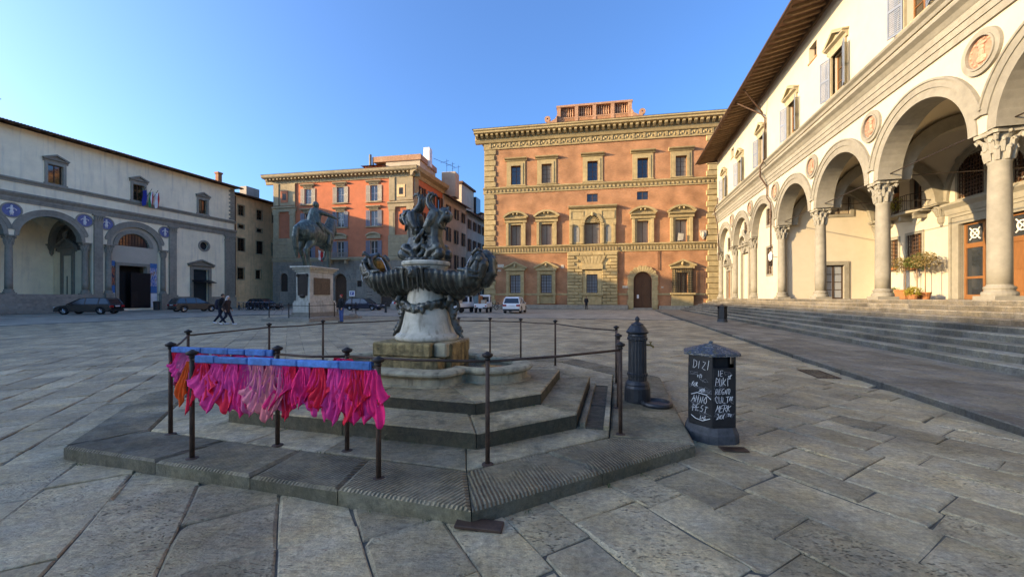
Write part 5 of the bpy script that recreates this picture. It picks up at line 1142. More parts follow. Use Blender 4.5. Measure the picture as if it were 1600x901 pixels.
# great double shell with monster-head ends
def lerpt(tab, x):
    for (a, p), (b, q) in zip(tab[:-1], tab[1:]):
        if x <= b:
            t = (x-a)/(b-a); t = t*t*(3-2*t); return p+(q-p)*t
    return tab[-1][1]
ZB = [(0,1.68),(.25,1.63),(.5,1.60),(.75,1.61),(.88,1.69),(.96,1.82),(1,1.98)]; ZR = [(0,2.06),(.3,2.03),(.55,1.98),(.7,1.98),(.8,2.04),(.9,2.17),(.96,2.23),(1,2.2)]; HW = [(0,.50),(.2,.47),(.45,.43),(.7,.40),(.88,.34),(.96,.25),(1,.12)]
def shell_pt(s, a, inset=0.0, rib=True):
    x = 1.17*s; q = abs(s); w = lerpt(HW, q)-inset; zb = lerpt(ZB, q)+inset*1.2; zr = lerpt(ZR, q); c = math.cos(a); sn = math.sin(a)
    k = 1.0 + (.036*math.sin(q*74 + 7.0*abs(c)) if rib and q < .82 else 0) + (.03*math.sin(a*18)*min(1, (q-.55)*4) if rib and q >= .55 else 0)
    y = w*c*k; z = zr - (zr-zb)*max(0, sn)**.8*k + 0
    x += .06*(1 if s > 0 else -1)*(c*c)*q
    return (x, y, z)
NS_, NA_ = 150, 30; sm_ = MB(); vs_ = []; fs_ = []
for i in range(NS_+1):
    s = -1 + 2*i/NS_
    for j in range(NA_+1): vs_.append(shell_pt(s, PI*j/NA_))
for i in range(NS_):
    for j in range(NA_): o_ = i*(NA_+1)+j; fs_.append((o_, o_+1, o_+NA_+2, o_+NA_+1))
sm_.add(vs_, fs_); o = part('shell_bowl', sm_, 'bronze_dark', fo, smooth=True, solid=.035)
wt = MB(); n_ = 40; up = [(1.0*(-1+2*i/n_), lerpt(HW, abs(-1+2*i/n_))*.82, 1.965) for i in range(n_+1)]; wt.add(up + [(x, -y, z) for x, y, z in up], [(i, i+1, n_+2+i, n_+1+i) for i in range(n_)]); part('bowl_water', wt, 'water', fo)
for sx in (-1, 1):
    hd = MB()
    ctr = Vector((sx*1.02, 0, 2.12))
    ring = []
    for k in range(25):     # thick lips of the gaping mouth, facing the middle
        a = 2*PI*k/24; ring.append((sx*(.93 + .16*math.sin(a)*.5 + .06), .26*math.cos(a), 2.14 + .165*math.sin(a)))
    hd.tube(ring, .045, 8)
    hd.limb([(sx*1.14, 0, 1.86), (sx*1.24, 0, 2.0), (sx*1.24, 0, 2.16), (sx*1.15, 0, 2.27), (sx*1.04, 0, 2.32)], [.13, .12, .11, .09, .05])
    for sy in (-1, 1):
        hd.limb([(sx*1.1, sy*.2, 1.95), (sx*1.17, sy*.2, 2.1), (sx*1.1, sy*.17, 2.24)], [.10, .1, .08]); hd.ball((sx*1.12, sy*.27, 2.18), .06, 10, 7)
        hd.limb([(sx*1.0, sy*.28, 2.26), (sx*1.1, sy*.3, 2.33), (sx*1.17, sy*.26, 2.3)], [.025, .035, .02])
        hd.limb([(sx*.78, sy*.34, 2.02), (sx*.95, sy*.34, 2.0), (sx*1.1, sy*.3, 1.98)], [.03, .04, .03]); hd.limb([(sx*.75, sy*.36, 1.94), (sx*.95, sy*.35, 1.92), (sx*1.1, sy*.28, 1.9)], [.025, .035, .03])
    for k in range(6):
        a = -.7+k*.34; hd.limb([(sx*(1.16+.12*math.cos(a)), 0, 2.04+.22*math.sin(a)), (sx*(1.16+.215*math.cos(a)), 0, 2.04+.3*math.sin(a))], [.04, .008])
    part('monster_head', hd, 'bronze_dark', fo, voxel=.0105, relax=0)
    th = MB(); th.ball((sx*1.04, 0, 2.13), (.08, .2, .14), 10, 7); part('throat', th, 'bronze_gilt', fo)
m_ = bpy.data.materials.new('jet'); m_.use_nodes = True; b_ = m_.node_tree.nodes['Principled BSDF']; b_.inputs['Transmission Weight'].default_value = .6; b_.inputs['Roughness'].default_value = .25; b_.inputs['Base Color'].default_value = (.9, .93, .95, 1); b_.inputs['IOR'].default_value = 1.33; MATS['jet'] = m_
for sx in (-1, 1):
    jt = MB(); jt.tube([(sx*(1.03-.017*k), -.08, 2.24 + .016*k - .0021*k*k) for k in range(17)], .007, 6); part('water_jet', jt, 'jet', fo)
# drapery mask under the lip
mk = MB(); random.seed(5)
for sy in (-1, 1):
    mk = MB()
    for k in range(5): x = -.16+k*.08; mk.limb([(x, sy*.50, 2.05), (x*1.05, sy*.495, 1.95), (x*1.08, sy*.46, 1.80 - .14*R(0,1))], [.03, .022, .010])
    mk.limb([(-.30, sy*.485, 2.055), (0, sy*.51, 2.045), (.30, sy*.485, 2.055)], [.014, .026, .014]); mk.ball((0, sy*.51, 1.98), (.085, .05, .10), 10, 8); mk.limb([(0, sy*.56, 2.0), (0, sy*.575, 1.95)], [.018, .024])
    for ex in (-.035, .035): mk.ball((ex, sy*.55, 2.01), .02, 8, 6)
    part('fringe', mk, 'bronze_dark', fo, voxel=.012)
td = MB(); td.lathe([(.34,2.02),(.37,2.10),(.40,2.12),(.405,2.155),(.39,2.18),(.34,2.19)], 32, c=(-.02,0,0)); part('upper_disc', td, 'marble', fo, smooth=False)
# the two winged sea monsters, back to back
mn = MB()
def S(px, py, y=0.0): return ((px-668)*.01112, y, 2.18 + (410-py)*.01074)
for sg in (-1, 1):
    for yy in (-1, 1):
        f = lambda dx, z, y: (-.03 + sg*dx, yy*y, z)
        mn.limb([f(.20,2.94,.10), f(.16,2.84,.16), f(.10,2.74,.17), f(.13,2.66,.14)], [.10, .075, .06, .04])                # shoulder, arm
        mn.limb([f(.22,2.24,.14), f(.33,2.30,.15), f(.28,2.40,.16), f(.16,2.33,.19), f(.10,2.24,.20)], [.075, .095, .085, .06, .035])  # haunch and leg
        mn.limb([f(.08,2.26,.14), f(.16,2.36,.16), f(.05,2.42,.18)], [.05, .055, .05])
        mn.limb([f(.24,2.90,.08), f(.30,2.78,.10), f(.34,2.72,.06)], [.05, .03, .02])
    f = lambda dx, z, y=0: (-.03 + sg*dx, y, z)
    mn.limb([f(.14,2.24), f(.17,2.40), f(.15,2.58), f(.16,2.72), f(.20,2.88), f(.28,2.95)], [.21, .185, .15, .15, .165, .11])     # trunk
    mn.limb([f(.28,2.95), f(.36,2.95), f(.40,2.92)], [.08, .108, .095]); mn.limb([f(.41,2.96), f(.46,2.93), f(.455,2.89)], [.06, .04, .03]); mn.limb([f(.37,2.88), f(.42,2.85)], [.05, .03])
    for k in range(6): mn.limb([f(.31+.02*k, 3.03), f(.30+.025*k, 3.075)], [.025, .012])
    for yy in (-.075, .075): mn.ball(f(.43, 2.975, yy), .026, 8, 6); mn.limb([f(.35, 2.98, yy*1.2), f(.30, 3.03, yy*1.5)], [.03, .012])
    for k in range(9):
        for yy in (-1, 1): mn.ball(f(.03+.03*(k % 3)+.05, 2.46+.05*k, yy*(.13+.01*(k % 2))), (.035, .03, .022), 7, 5)
    for k in range(7): mn.limb([f(.30-.012*k, 2.42+.055*k), f(.335-.012*k, 2.40+.055*k)], [.03, .014])
    mn.limb([f(.25,2.99), f(.33,3.06), f(.41,3.03)], [.03, .028, .02])
    for yy in (-1, 1): mn.limb([f(.36, 2.90, yy*.09), f(.30, 2.80, yy*.11), f(.33, 2.74, yy*.09)], [.035, .028, .014])
    # wing, curling up
    wp = [f(.22,3.0), f(.125,3.07), f(.075,3.15), f(.07,3.23), f(.10,3.295), f(.155,3.315), f(.185,3.285)]
    for yy in (-.055, .055): mn.limb([(x, y+yy, z) for x, y, z in wp], [.05, .05, .043, .036, .03, .024, .016])
    for k in range(5):
        x, y, z = wp[k]; x2, y2, z2 = wp[k+1]
        for yy in (-.06, .06): mn.limb([((x+x2)/2, yy, (z+z2)/2), ((x+x2)/2 + sg*-.045, yy*1.3, (z+z2)/2+.035)], [.025, .01])
for sy in (-1, 1):      # twisted tails
    for ph in (0, PI):
        mn.limb([(-.04 + .05*math.sin(ph + k*.75), sy*(.19 + .03*math.cos(ph + k*.75)), 2.26 + k*.038) for k in range(12)], [.032]*12, 8)
random.seed(3)
for k in range(16): a = 2*PI*k/16; mn.ball((-.02+.28*math.cos(a), .28*math.sin(a), 2.2), (R(.06,.1), R(.06,.1), R(.03,.06)), 8, 6)
part('sea_monsters', mn, 'bronze_dark', fo, voxel=.0095, relax=0)
for ch in fo.children:
    nm = ch.name.split('.')[0]
    if nm in ('pedestal', 'garland', 'scroll_bracket', 'fringe', 'upper_disc', 'sea_monsters', 'shell_bowl', 'bowl_water', 'monster_head', 'throat', 'water_jet'):
        ch.scale = (.84 if nm in ('shell_bowl', 'bowl_water', 'monster_head', 'throat', 'water_jet') else .92, .92, .922); ch.location.z = 1.58*(1-.922)
random.seed(21)
# ================================================================== railings round the fountain
def post(parent, h=.94):
    o = empty('post', parent); q = MB(); q.lathe([(.021,0),(.0205,h*.5),(.019,h-.03)], 10); part('shaft', q, 'rust', o, smooth=True)
    q = MB(); q.lathe([(.024,h-.03),(.026,h-.015),(.02,h-.008),(.042,h+.002),(.05,h+.014),(.048,h+.026),(.02,h+.04),(.008,h+.048)], 12); part('cap', q, 'iron', o, smooth=True)
    q = MB(); q.lathe([(.055,-.004),(.05,.006),(.025,.012)], 12); part('foot', q, 'rust', o); return o
rail = thing('iron_railing', 'thin brown iron railing with mushroom-capped posts ringing the octagonal fountain', 'railing', (FC.x, FC.y, .122), ANG_V)
O6 = octo(3.08, 2.88, 1.15)   # fence line, local x along V, y along U
def at_px(t, D): return (D-FD, t-FT)
RP = [(-1.52,-2.86), (-.15,-2.81), (.61,-2.75), (2.0,-2.68), (3.13,-1.6), (3.11,-.57), (3.08,.92), (1.81,2.36), (.93,2.83), (.13,2.98), (-.65,2.9), (-2.0,2.82), (-3.0,1.05), (-3.25,-.05), (-3.05,-1.62)]
for x, y in RP[1:]:
    inst('post', post, rail, (x, y, 0))
inst('post', None, rail, (RP[0][0], RP[0][1], 0))
CL = RP + [RP[0]]; HZ = .90
for (a, b) in zip(CL[:-1], CL[1:]):
    va, vb = Vector((*a, HZ)), Vector((*b, HZ)); md_ = (va+vb)/2 + Vector((0, 0, -R(0.0, .02)))
    q = MB(); q.tube([va, md_, vb], .0125, 8); part('rail', q, 'rust', rail, smooth=True)
ol = [(1.24, -3.17), (-.63, -3.27)]
r2 = thing('iron_railing', 'short iron rail on two posts carrying the front blue bar with pink cloths', 'railing', (FC.x, FC.y, .122), ANG_V)
for x, y in ol: inst('post', None, r2, (x, y, 0))
q = MB(); q.tube([(ol[0][0], ol[0][1], HZ), (ol[1][0], ol[1][1], HZ)], .0125, 8); part('rail', q, 'rust', r2)
# sticker on the near post
q = MB(); q.lathe([(.0235, .52), (.0235, .62)], 10); sk_ = part('sticker', q, 'flag_red', r2, (ol[0][0], ol[0][1], 0)); q = MB(); q.box(-.012, .012, -.026, -.02, .555, .595); part('sticker_label', q, 'flag_white', sk_)
# ================================================================== blue bars and cloths
for i, (c_, r_) in enumerate({'pink_hot': (.82, .02, .13), 'pink_mag': (.78, .04, .20), 'pink_red': (.80, .018, .045), 'pink_pale': (.80, .20, .24), 'pink_orange': (.85, .10, .015), 'pink_violet': (.58, .09, .19), 'pink_faded': (.74, .17, .18)}.items()): mat(c_, r_, .8, .18, 14, .35, 60, spec=.2, bdist=.003)
fm = Matrix.Translation((FC.x, FC.y, .122)) @ Matrix.Rotation(ANG_V, 4, 'Z')
def FW(x, y, z): return fm @ Vector((x, y, z))
def bar(a, b, lab):
    A, B = FW(*a, HZ), FW(*b, HZ); d = B-A; L_ = d.length; o = thing('blue_bar', lab, 'bar', A, math.atan2(d.y, d.x)); x = 0.02; k = 0
    while x < L_-.03:
        l = min(R(.16, .42), L_-.02-x); q = MB(); w_ = .026+R(-.003, .003); q.box(x+.002, x+l-.002, -w_, w_, -.024+R(-.004,.004), .036+R(-.004,.004)); part('padding_sleeve', q, 'blue_pad', o, bevel=.008); x += l
    return o
bar((-.60, -3.268), (1.21, -3.172), 'long blue padded bar in front carrying a row of pink cloths')
bar((-1.5, -2.86), (-.17, -2.81), 'second blue padded bar on the railing behind the front one')
def cloth(A, dirv, nrm, m, lab, w, L_, lean, grp):
    nu, nv = 14, 14; q = MB(); vs_ = []; ph = R(0, 6); fr = R(8, 15); tip = random.choice([R(.0, .25), R(.75, 1.0), R(.3, .7)]); dep = R(.009, .018); cr = R(20, 34); tw = R(-.3, .3)
    for j in range(nv+1):
        t_ = j/nv; ww = w*(.3+.7*min(1, t_*1.5)**.9)
        for i in range(nu+1):
            u_ = i/nu-.5
            drop = L_*t_*(1 - .62*abs((i/nu)-tip)*t_)
            sn_ = math.sin(u_*fr*2+ph+t_*1.2); fold = dep*(math.copysign(abs(sn_)**.6, sn_))*(.5+.7*t_) + .018*math.sin(t_*3+ph)*t_ + .0025*math.sin(u_*cr+t_*11+ph)+.002*math.sin(t_*cr+u_*7)
            p = A + dirv*(u_*ww + lean*t_*.1 + .015*math.sin(t_*5+ph)) + nrm*(.012 + fold + .03*t_) + Vector((0, 0, -.02-drop))
            vs_.append(p - A)
    q.add(vs_, [(j*(nu+1)+i, j*(nu+1)+i+1, (j+1)*(nu+1)+i+1, (j+1)*(nu+1)+i) for j in range(nv) for i in range(nu)])
    o = part('hanging_cloth', q, m, None, tuple(A), smooth=True, solid=.003); tag(o, lab, 'cloth', grp); return o
NAMES = {'pink_hot': 'hot pink', 'pink_mag': 'magenta', 'pink_red': 'crimson red', 'pink_pale': 'pale pink', 'pink_orange': 'orange', 'pink_violet': 'violet', 'pink_faded': 'faded rose'}
def row(a, b, n, keys, where, grp, Lr=(.40, .56)):
    A, B = FW(*a, HZ), FW(*b, HZ); d = (B-A).normalized(); nr = Vector((d.y, -d.x, 0)); nr = nr if nr.y < 0 else -nr
    for i in range(n):
        k = keys[i % len(keys)] if not callable(keys) else keys(i/n); p = A.lerp(B, (i+.5+R(-.3,.3))/n)
        cloth(p, d, nr if i % 4 else -nr, k, '%s cloth strip knotted over the %s' % (NAMES[k], where), R(.14, .28), R(*Lr), R(-1, 1), grp)
kf = lambda t: random.choice(['pink_mag', 'pink_hot', 'pink_red', 'pink_hot']) if t < .2 else random.choice(['pink_hot', 'pink_violet', 'pink_pale', 'pink_mag', 'pink_faded']) if t < .5 else random.choice(['pink_hot', 'pink_mag', 'pink_hot', 'pink_hot', 'pink_mag', 'pink_red'])
row((-.58, -3.265), (1.20, -3.175), 48, kf, 'front blue bar', 'pink cloths on the front bar', (.30, .50))
row((-1.48, -2.86), (-.19, -2.81), 20, lambda t: random.choice(['pink_mag', 'pink_red', 'pink_hot', 'pink_violet']), 'rear blue bar', 'pink cloths on the rear bar', (.26, .44))
pz = FW(-.68, -3.27, HZ); dd = (FW(1.2, -3.175, HZ)-FW(-.58, -3.265, HZ)).normalized()
cloth(pz, dd, Vector((dd.y, -dd.x, 0)), 'pink_orange', 'bright orange cloth strip at the end of the front blue bar', .12, .42, -.4, None)
row((-1.56, -2.82), (-1.75, -2.6), 4, ['pink_red', 'pink_hot'], 'railing just past the rear blue bar', 'red cloths past the rear bar', (.26, .38))
row((.45, -2.765), (.66, -2.745), 3, ['pink_red', 'pink_hot'], 'railing behind the front bar end', 'red cloths behind the front bar', (.06, .10))
# ================================================================== drinking fountain post
hp = W(5.75, .27)
hy = thing('drinking_fountain', 'dark cast iron drinking fountain post with domed cap and brass spout', 'fountain post', (hp.x, hp.y, .12), ANG_V)
q = MB(); q.lathe([(.175,0),(.18,.02),(.175,.2),(.16,.235),(.165,.25),(.15,.28),(.135,.30)], 20); part('base', q, 'cast_iron', hy, smooth=False)
q = MB(); q.lathe([(.128,.30),(.128,.36),(.14,.37),(.14,.40),(.125,.41),(.122,.86),(.138,.87),(.138,.90),(.125,.91)], 40, flute=20, fd=.05); part('fluted_shaft', q, 'cast_iron', hy)
q = MB(); q.lathe([(.125,.905),(.13,.93),(.125,.95),(.15,.965),(.155,.985),(.14,1.0),(.11,1.05),(.085,1.075),(.085,1.09),(.045,1.11),(.025,1.125),(.03,1.145),(.034,1.16),(.022,1.185),(.004,1.2)], 20); part('domed_cap', q, 'cast_iron', hy, smooth=False)
q = MB(); q.tube([(.12, -.02, .80), (.17, -.03, .80), (.205, -.04, .785), (.21, -.04, .765)], .014, 8); q.tube([(.175,-.03,.80),(.175,-.03,.84)], .008, 6); q.box(.155, .195, -.04, -.02, .835, .846); part('spout', q, 'bronze_gilt', hy)
q = MB(); q.lathe([(.0,.0),(.2,.0),(.21,.03),(.2,.055),(.17,.06),(.155,.03),(.02,.02)], 24, c=(.24, -.16, 0)); part('gully_dish', q, 'cast_iron', hy)
# ================================================================== litter bins
LET = {'D': [[(0,0),(0,1),(.5,.8),(.6,.4),(.3,0),(0,0)]], 'I': [[(.2,0),(.25,1)]], 'Z': [[(0,1),(.6,.95),(0,.05),(.65,0)]], 'A': [[(0,0),(.3,1),(.6,0)],[(.1,.4),(.5,.45)]], 'N': [[(0,0),(.05,1),(.5,0),(.55,1)]], 'O': [[(.3,1),(.05,.6),(.1,.1),(.4,0),(.6,.4),(.5,.9),(.3,1)]],
       'P': [[(0,0),(.05,1),(.5,.9),(.5,.55),(.05,.5)]], 'E': [[(.5,1),(0,.95),(0,0),(.5,.05)],[(0,.5),(.4,.55)]], 'S': [[(.5,.9),(.15,1),(.05,.7),(.5,.4),(.45,.05),(0,.1)]], 'T': [[(0,.95),(.6,1)],[(.3,1),(.25,0)]], 'U': [[(0,1),(.05,.1),(.4,0),(.55,.3),(.55,1)]], 'K': [[(0,0),(.05,1)],[(.5,1),(.05,.45),(.55,0)]],
       'R': [[(0,0),(.05,1),(.5,.85),(.4,.55),(.05,.5),(.6,0)]], 'G': [[(.55,.9),(.2,1),(0,.5),(.2,0),(.55,.15),(.5,.5),(.3,.5)]], 'C': [[(.5,.9),(.2,1),(0,.5),(.2,0),(.55,.1)]], 'L': [[(.1,1),(0,0),(.5,.05)]], 'M': [[(0,0),(.1,1),(.3,.4),(.55,1),(.65,0)]], 'X': [[(0,0),(.6,1)],[(0,1),(.6,0)]], '2': [[(0,.8),(.3,1),(.5,.7),(0,0),(.55,.05)]]}
mat('paint_white', (.72, .72, .70), .6, .1, 20, 0); mat('paint_grey', (.22, .22, .23), .6, .1, 20, 0); mat('paint_green', (.3, .5, .03), .6, .1, 20, 0); mat('bin_metal', (.016, .017, .019), .38, .35, 18, .25, 60, metal=.2, spec=.45, bdist=.003); mat('bin_base', (.055, .055, .055), .7, .4, 14, .4, 50)
postermat('sticker_mix', [(.02, .02, .02), (.22, .2, .17), (.02, .02, .02), (.03, .06, .1), (.02, .02, .02), (.10, .09, .03)], 11.0)
def scrawl(mb, T, word, x, z, h, slant=.12, r=.0023):
    slant = R(.0, .4); rise = R(-.12, .18)
    for ch in word:
        for st in LET[ch]:
            pts = []
            for a, b in st: pts.append((x + a*h*.75 + b*h*slant + R(-.004, .004), z + b*h*R(.85, 1.15) + rise*a*h + R(-.007, .007)))
            dn = []
            for (a0, b0), (a1, b1) in zip(pts[:-1], pts[1:]): dn += [(a0, b0), ((a0+a1)/2+R(-.003,.003), (b0+b1)/2+R(-.003,.003))]
            dn.append(pts[-1]); mb.tube([T(a, b) for a, b in dn], r, 5)
        x += h*.58
def litter_bin(loc, rz, label, tags):
    b = thing('litter_bin', label, 'litter bin', loc, rz); NF = 6
    hexp = lambda r, k=1.0: [(r*math.cos(PI/6+PI/3*i+PI/6), r*k*math.sin(PI/6+PI/3*i+PI/6)) for i in range(NF)]
    def oct2(r, c=.18):
        h_ = hexp(r); out = []
        for i in range(NF):
            p, a, n_ = Vector(h_[i]), Vector(h_[i-1]), Vector(h_[(i+1) % NF]); out += [tuple(p.lerp(a, c)), tuple(p.lerp(n_, c))]
        return out
    q = MB(); q.hexa([(x, y, 0) for x, y in oct2(.315)], [(x, y, .09) for x, y in oct2(.31)]); q.hexa([(x, y, .09) for x, y in oct2(.31)], [(x, y, .17) for x, y in oct2(.272)]); part('base', q, 'bin_base', b)
    q = MB(); q.prism_z(oct2(.215), .17, .93); part('liner', q, 'black', b)
    hx = hexp(.27)
    for i in range(NF):
        a, c = Vector(hx[i]), Vector(hx[(i+1) % NF]); e = (c-a).normalized(); n_ = Vector((e.y, -e.x)); L_ = (c-a).length; tall = i % 2 == 0
        top = .945 if tall else .82; q = MB(); A, C = a+e*.004, c-e*.004; A2, C2 = A-n_*.02, C-n_*.02
        q.hexa([(*A, .172), (*C, .172), (*C2, .172), (*A2, .172)], [(*A, top), (*C, top), (*C2, top), (*A2, top)]); pn = part('panel', q, 'bin_metal', b, bevel=.004)
        if i in tags:
            T = lambda x, z, a=a, e=e, n_=n_: (a.x+e.x*x+n_.x*.002, a.y+e.y*x+n_.y*.002, z)
            g = MB()
            for w_, x_, z_, h_ in tags[i]: scrawl(g, T, w_, x_, z_, h_)
            for z0, z1 in ((.24, .27), (.50, .53)) if i == min(tags) else (): g.tube([T(.03, z1), T(.08, z0), T(.16, z0-.01), T(.24, z1)] if z0 < .3 else [T(.03, z0), T(.1, z1), T(.2, z1-.01), T(.25, z0-.02)], .0035, 5)
            part('graffiti', g, 'paint_white', pn)
            g = MB()
            for _ in range(9):
                cx_, cz_ = R(.04, .22), R(.24, .78); g.tube([T(min(.255, max(.012, cx_+.05*math.sin(k*1.3+cx_*90)+.012*k*R(-.3,1))), cz_+.022*math.cos(k*1.9+cz_*60)) for k in range(8)], .0014, 4)
            part('scribble', g, 'paint_grey', pn, kind='stuff')
        elif i == (max(tags)+1) % NF if tags else False:
            g = MB(); scrawl(g, lambda x, z: (a.x+e.x*x+n_.x*.002, a.y+e.y*x+n_.y*.002, z), 'ED', .05, .55, .08); scrawl(g, lambda x, z: (a.x+e.x*x+n_.x*.002, a.y+e.y*x+n_.y*.002, z), 'P', .05, .66, .07); part('graffiti', g, 'paint_green', pn)
    q = MB(); h1 = [(x, y, .945) for x, y in oct2(.325, .1)]; h2 = [(x, y, .975) for x, y in oct2(.325, .1)]; q.hexa(h1, h2); q.hexa(h2, [(x, y, 1.055) for x, y in oct2(.06, .1)]); q.lathe([(.03,1.05),(.02,1.085),(.002,1.09)], 8); part('roof_cap', q, 'sticker_mix' if tags else 'bin_metal', b)
    return b
TG = {2: [('DIZI', .05, .80, .085), ('ANNO', .035, .42, .075), ('PEST', .04, .32, .075), ('ETZ', .10, .70, .03), ('KUR', .04, .60, .04), ('XOM', .12, .545, .035), ('LAS', .13, .25, .035)], 3: [('IE', .05, .73, .06), ('PUKI', .03, .63, .075), ('REGNO', .03, .535, .06), ('CULT', .03, .445, .07), ('MERK', .03, .345, .075), ('2RX', .04, .27, .05), ('SK', .17, .70, .04), ('OZ', .19, .47, .035), ('TU', .17, .29, .04)]}
litter_bin((2.27, 4.42, 0), math.radians(7), 'black six-sided litter bin covered in white graffiti tags', TG)
fb = W(26.3, 6.2); litter_bin((fb.x, fb.y, .10), 0.4, 'plain dark litter bin on the raised pavement near the steps', {})
# metal plate, drain grates
q = MB(); q.box(-.165, .165, -.055, .055, .004, .03); o = part('metal_plate', q, 'rust', None, (-.225, 2.66, 0), -.12, bevel=.006); o.rotation_euler = (.05, .03, -.14); o.location.z = .006; tag(o, 'flat rusty iron plate lying at the corner of the platform kerb', 'metal plate')
def grate(loc, rz, lab, w, d):
    g = thing('drain_grate', lab, 'drain', loc, rz); q = MB(); frame(q, -w/2, w/2, 0, 0, 0, 0, 0); q = MB()
    q.box(-w/2, w/2, -d/2, -d/2+.02, .004, .014); q.box(-w/2, w/2, d/2-.02, d/2, .004, .014); q.box(-w/2, -w/2+.02, -d/2+.02, d/2-.02, .004, .014); q.box(w/2-.02, w/2, -d/2+.02, d/2-.02, .004, .014); part('rim', q, 'rust', g)
    for k in range(7): y = -d/2+.02+(d-.04)*(k+.5)/7; q = MB(); q.box(-w/2+.02, w/2-.02, y-.008, y+.008, .004, .012); part('grate_bar', q, 'rust', g)
grate((2.30, 4.02, .002), -.1, 'small rusty drain grate in front of the graffiti bin', .26, .12)
gp_ = W(9.4, 4.0); grate((gp_.x, gp_.y, .002), ANG_U, 'rusty drain grate set beside the raised kerb', .9, .42)
# weeds in the joints
wd = MB(); random.seed(4)
def tuft(x, y, z, n, h):
    for _ in range(n):
        a = R(0, 2*PI); dx, dy = R(-.03, .03), R(-.03, .03); l = R(.4, 1)*h; c, s = math.cos(a), math.sin(a)
        p = Vector((x+dx, y+dy, z)); wd.add([p, p+Vector((.006*s, -.006*c, 0)), p+Vector((c*l*.5, s*l*.5, l))], [(0,1,2)])
fm0 = Matrix.Translation((FC.x, FC.y, 0)) @ Matrix.Rotation(ANG_V, 4, 'Z'); fm2 = Matrix.Translation((FC2.x, FC2.y, 0)) @ Matrix.Rotation(ANG_V, 4, 'Z')
for oc, z, cnt in ((octo(2.42, 1.96, .87), .122, 34), (octo(1.96, 1.43, .62), .285, 26), (octo(3.88, 3.43, 1.72), .0, 40), (octo(3.03, 2.85, 1.15), .12, 30)):
    for _ in range(cnt):
        i = random.randrange(8); a, b = Vector(oc[i]), Vector(oc[(i+1) % 8]); p = (fm2 if abs(oc[2][0]) < 2.5 else fm0) @ Vector((*a.lerp(b, R(0, 1)), z)); tuft(p.x, p.y, z, random.randrange(3, 12), R(.012, .04))
o = part('weeds', wd, 'grass', None); o['kind'] = 'stuff'; o['label'] = 'small weeds and moss tufts in the joints of the fountain steps'
# ================================================================== equestrian statue
random.seed(9)
SC = Vector((-14.3, 28.15, 0))
pdm = thing('statue_pedestal', 'tall marble pedestal with bronze plaque and dark escutcheon under the horse', 'pedestal', SC, ANG_U)
q = MB(); q.box(-1.5, 1.5, -.9, .9, .002, .16); q.box(-1.38, 1.38, -.78, .78, .16, .3); part('foot_step', q, 'grey_ashlar', pdm)
q = MB(); q.box(-1.32, 1.32, -.72, .72, .3, 1.0); q.box(-1.28, 1.28, -.68, .68, 1.0, 1.12); part('dado', q, 'marble_statue', pdm, bevel=.02)
q = MB(); q.box(-1.15, 1.15, -.58, .58, 1.12, 3.15); part('die', q, 'marble_statue', pdm, bevel=.02)
q = MB(); q.box(-1.22, 1.22, -.65, .65, 3.15, 3.3); q.box(-1.33, 1.33, -.76, .76, 3.3, 3.42); q.box(-1.45, 1.45, -.86, .86, 3.42, 3.55); part('cornice', q, 'marble_statue', pdm, bevel=.02)
q = MB(); q.box(-.8, .8, -.62, -.582, 1.55, 2.75); part('plaque', q, 'plaque_bronze', pdm)
q = MB(); q.prism_x([(-.38, 1.5), (.38, 1.5), (.42, 2.7), (.35, 3.0), (-.35, 3.0), (-.42, 2.7)], -1.21, -1.152)
for sy in (-.38, .38): q.ball((-1.21, sy, 2.9), (.08, .13, .13), 8, 6)
q.ball((-1.21, 0, 1.45), (.08, .25, .13), 8, 6); part('escutcheon', q, 'iron', pdm)
st = thing('equestrian_statue', 'green bronze statue of a rider pointing ahead on a walking horse', 'statue', SC + Vector((0, 0, 3.55)), ANG_U + .16)
HS = 1.88; hv = lambda *p: tuple(c*HS for c in p); hr = lambda *r: [c*HS for c in r]
h = MB()
h.limb([hv(-.72,0,1.28), hv(-.5,0,1.33), hv(-.1,0,1.22), hv(.3,0,1.22), hv(.6,0,1.28), hv(.78,0,1.3)], hr(.34,.42,.40,.39,.37,.27), 14)
h.limb([hv(.72,0,1.38), hv(.92,0,1.62), hv(1.03,0,1.84), hv(1.06,0,1.95)], hr(.30,.25,.20,.16), 12)
h.limb([hv(1.05,0,1.95), hv(1.2,0,1.82), hv(1.34,0,1.6), hv(1.37,0,1.52)], hr(.125,.125,.085,.075), 10)
for sy in (-1, 1): h.limb([hv(1.02,sy*.07,2.05), hv(1.05,sy*.08,2.16)], hr(.04,.015), 6)
for k in range(8): t_ = k/7; h.ball(hv(.72+.3*t_-.07, 0, 1.62+.42*t_), hr(.13,.06,.12), 8, 6)
for sy, (kx, kz, fx, fz, ox, oz) in ((-1, (-.80,.60,-.72,.20,-.66,.05)), (1, (-.62,.62,-.40,.22,-.32,.05))): h.limb([hv(-.62,sy*.17,1.2), hv(-.5,sy*.19,.92), hv(kx,sy*.19,kz), hv(fx,sy*.19,fz), hv(ox,sy*.19,oz)], hr(.28,.18,.09,.065,.085), 10)
h.limb([hv(.56,-.17,1.12), hv(.6,-.18,.86), hv(.61,-.18,.6), hv(.6,-.18,.2), hv(.65,-.18,.05)], hr(.22,.14,.09,.062,.085), 10)
h.limb([hv(.58,.17,1.12), hv(.72,.18,.9), hv(.98,.18,.80), hv(.88,.18,.46), hv(.80,.18,.40)], hr(.2,.12,.08,.05,.07), 10)
h.limb([hv(-.98,0,1.45), hv(-1.14,0,1.3), hv(-1.18,0,1.0), hv(-1.14,0,.65), hv(-1.05,.02,.3)], hr(.07,.10,.115,.10,.045), 10)
part('horse', h, 'bronze', st, voxel=.045, relax=2)
r = MB()
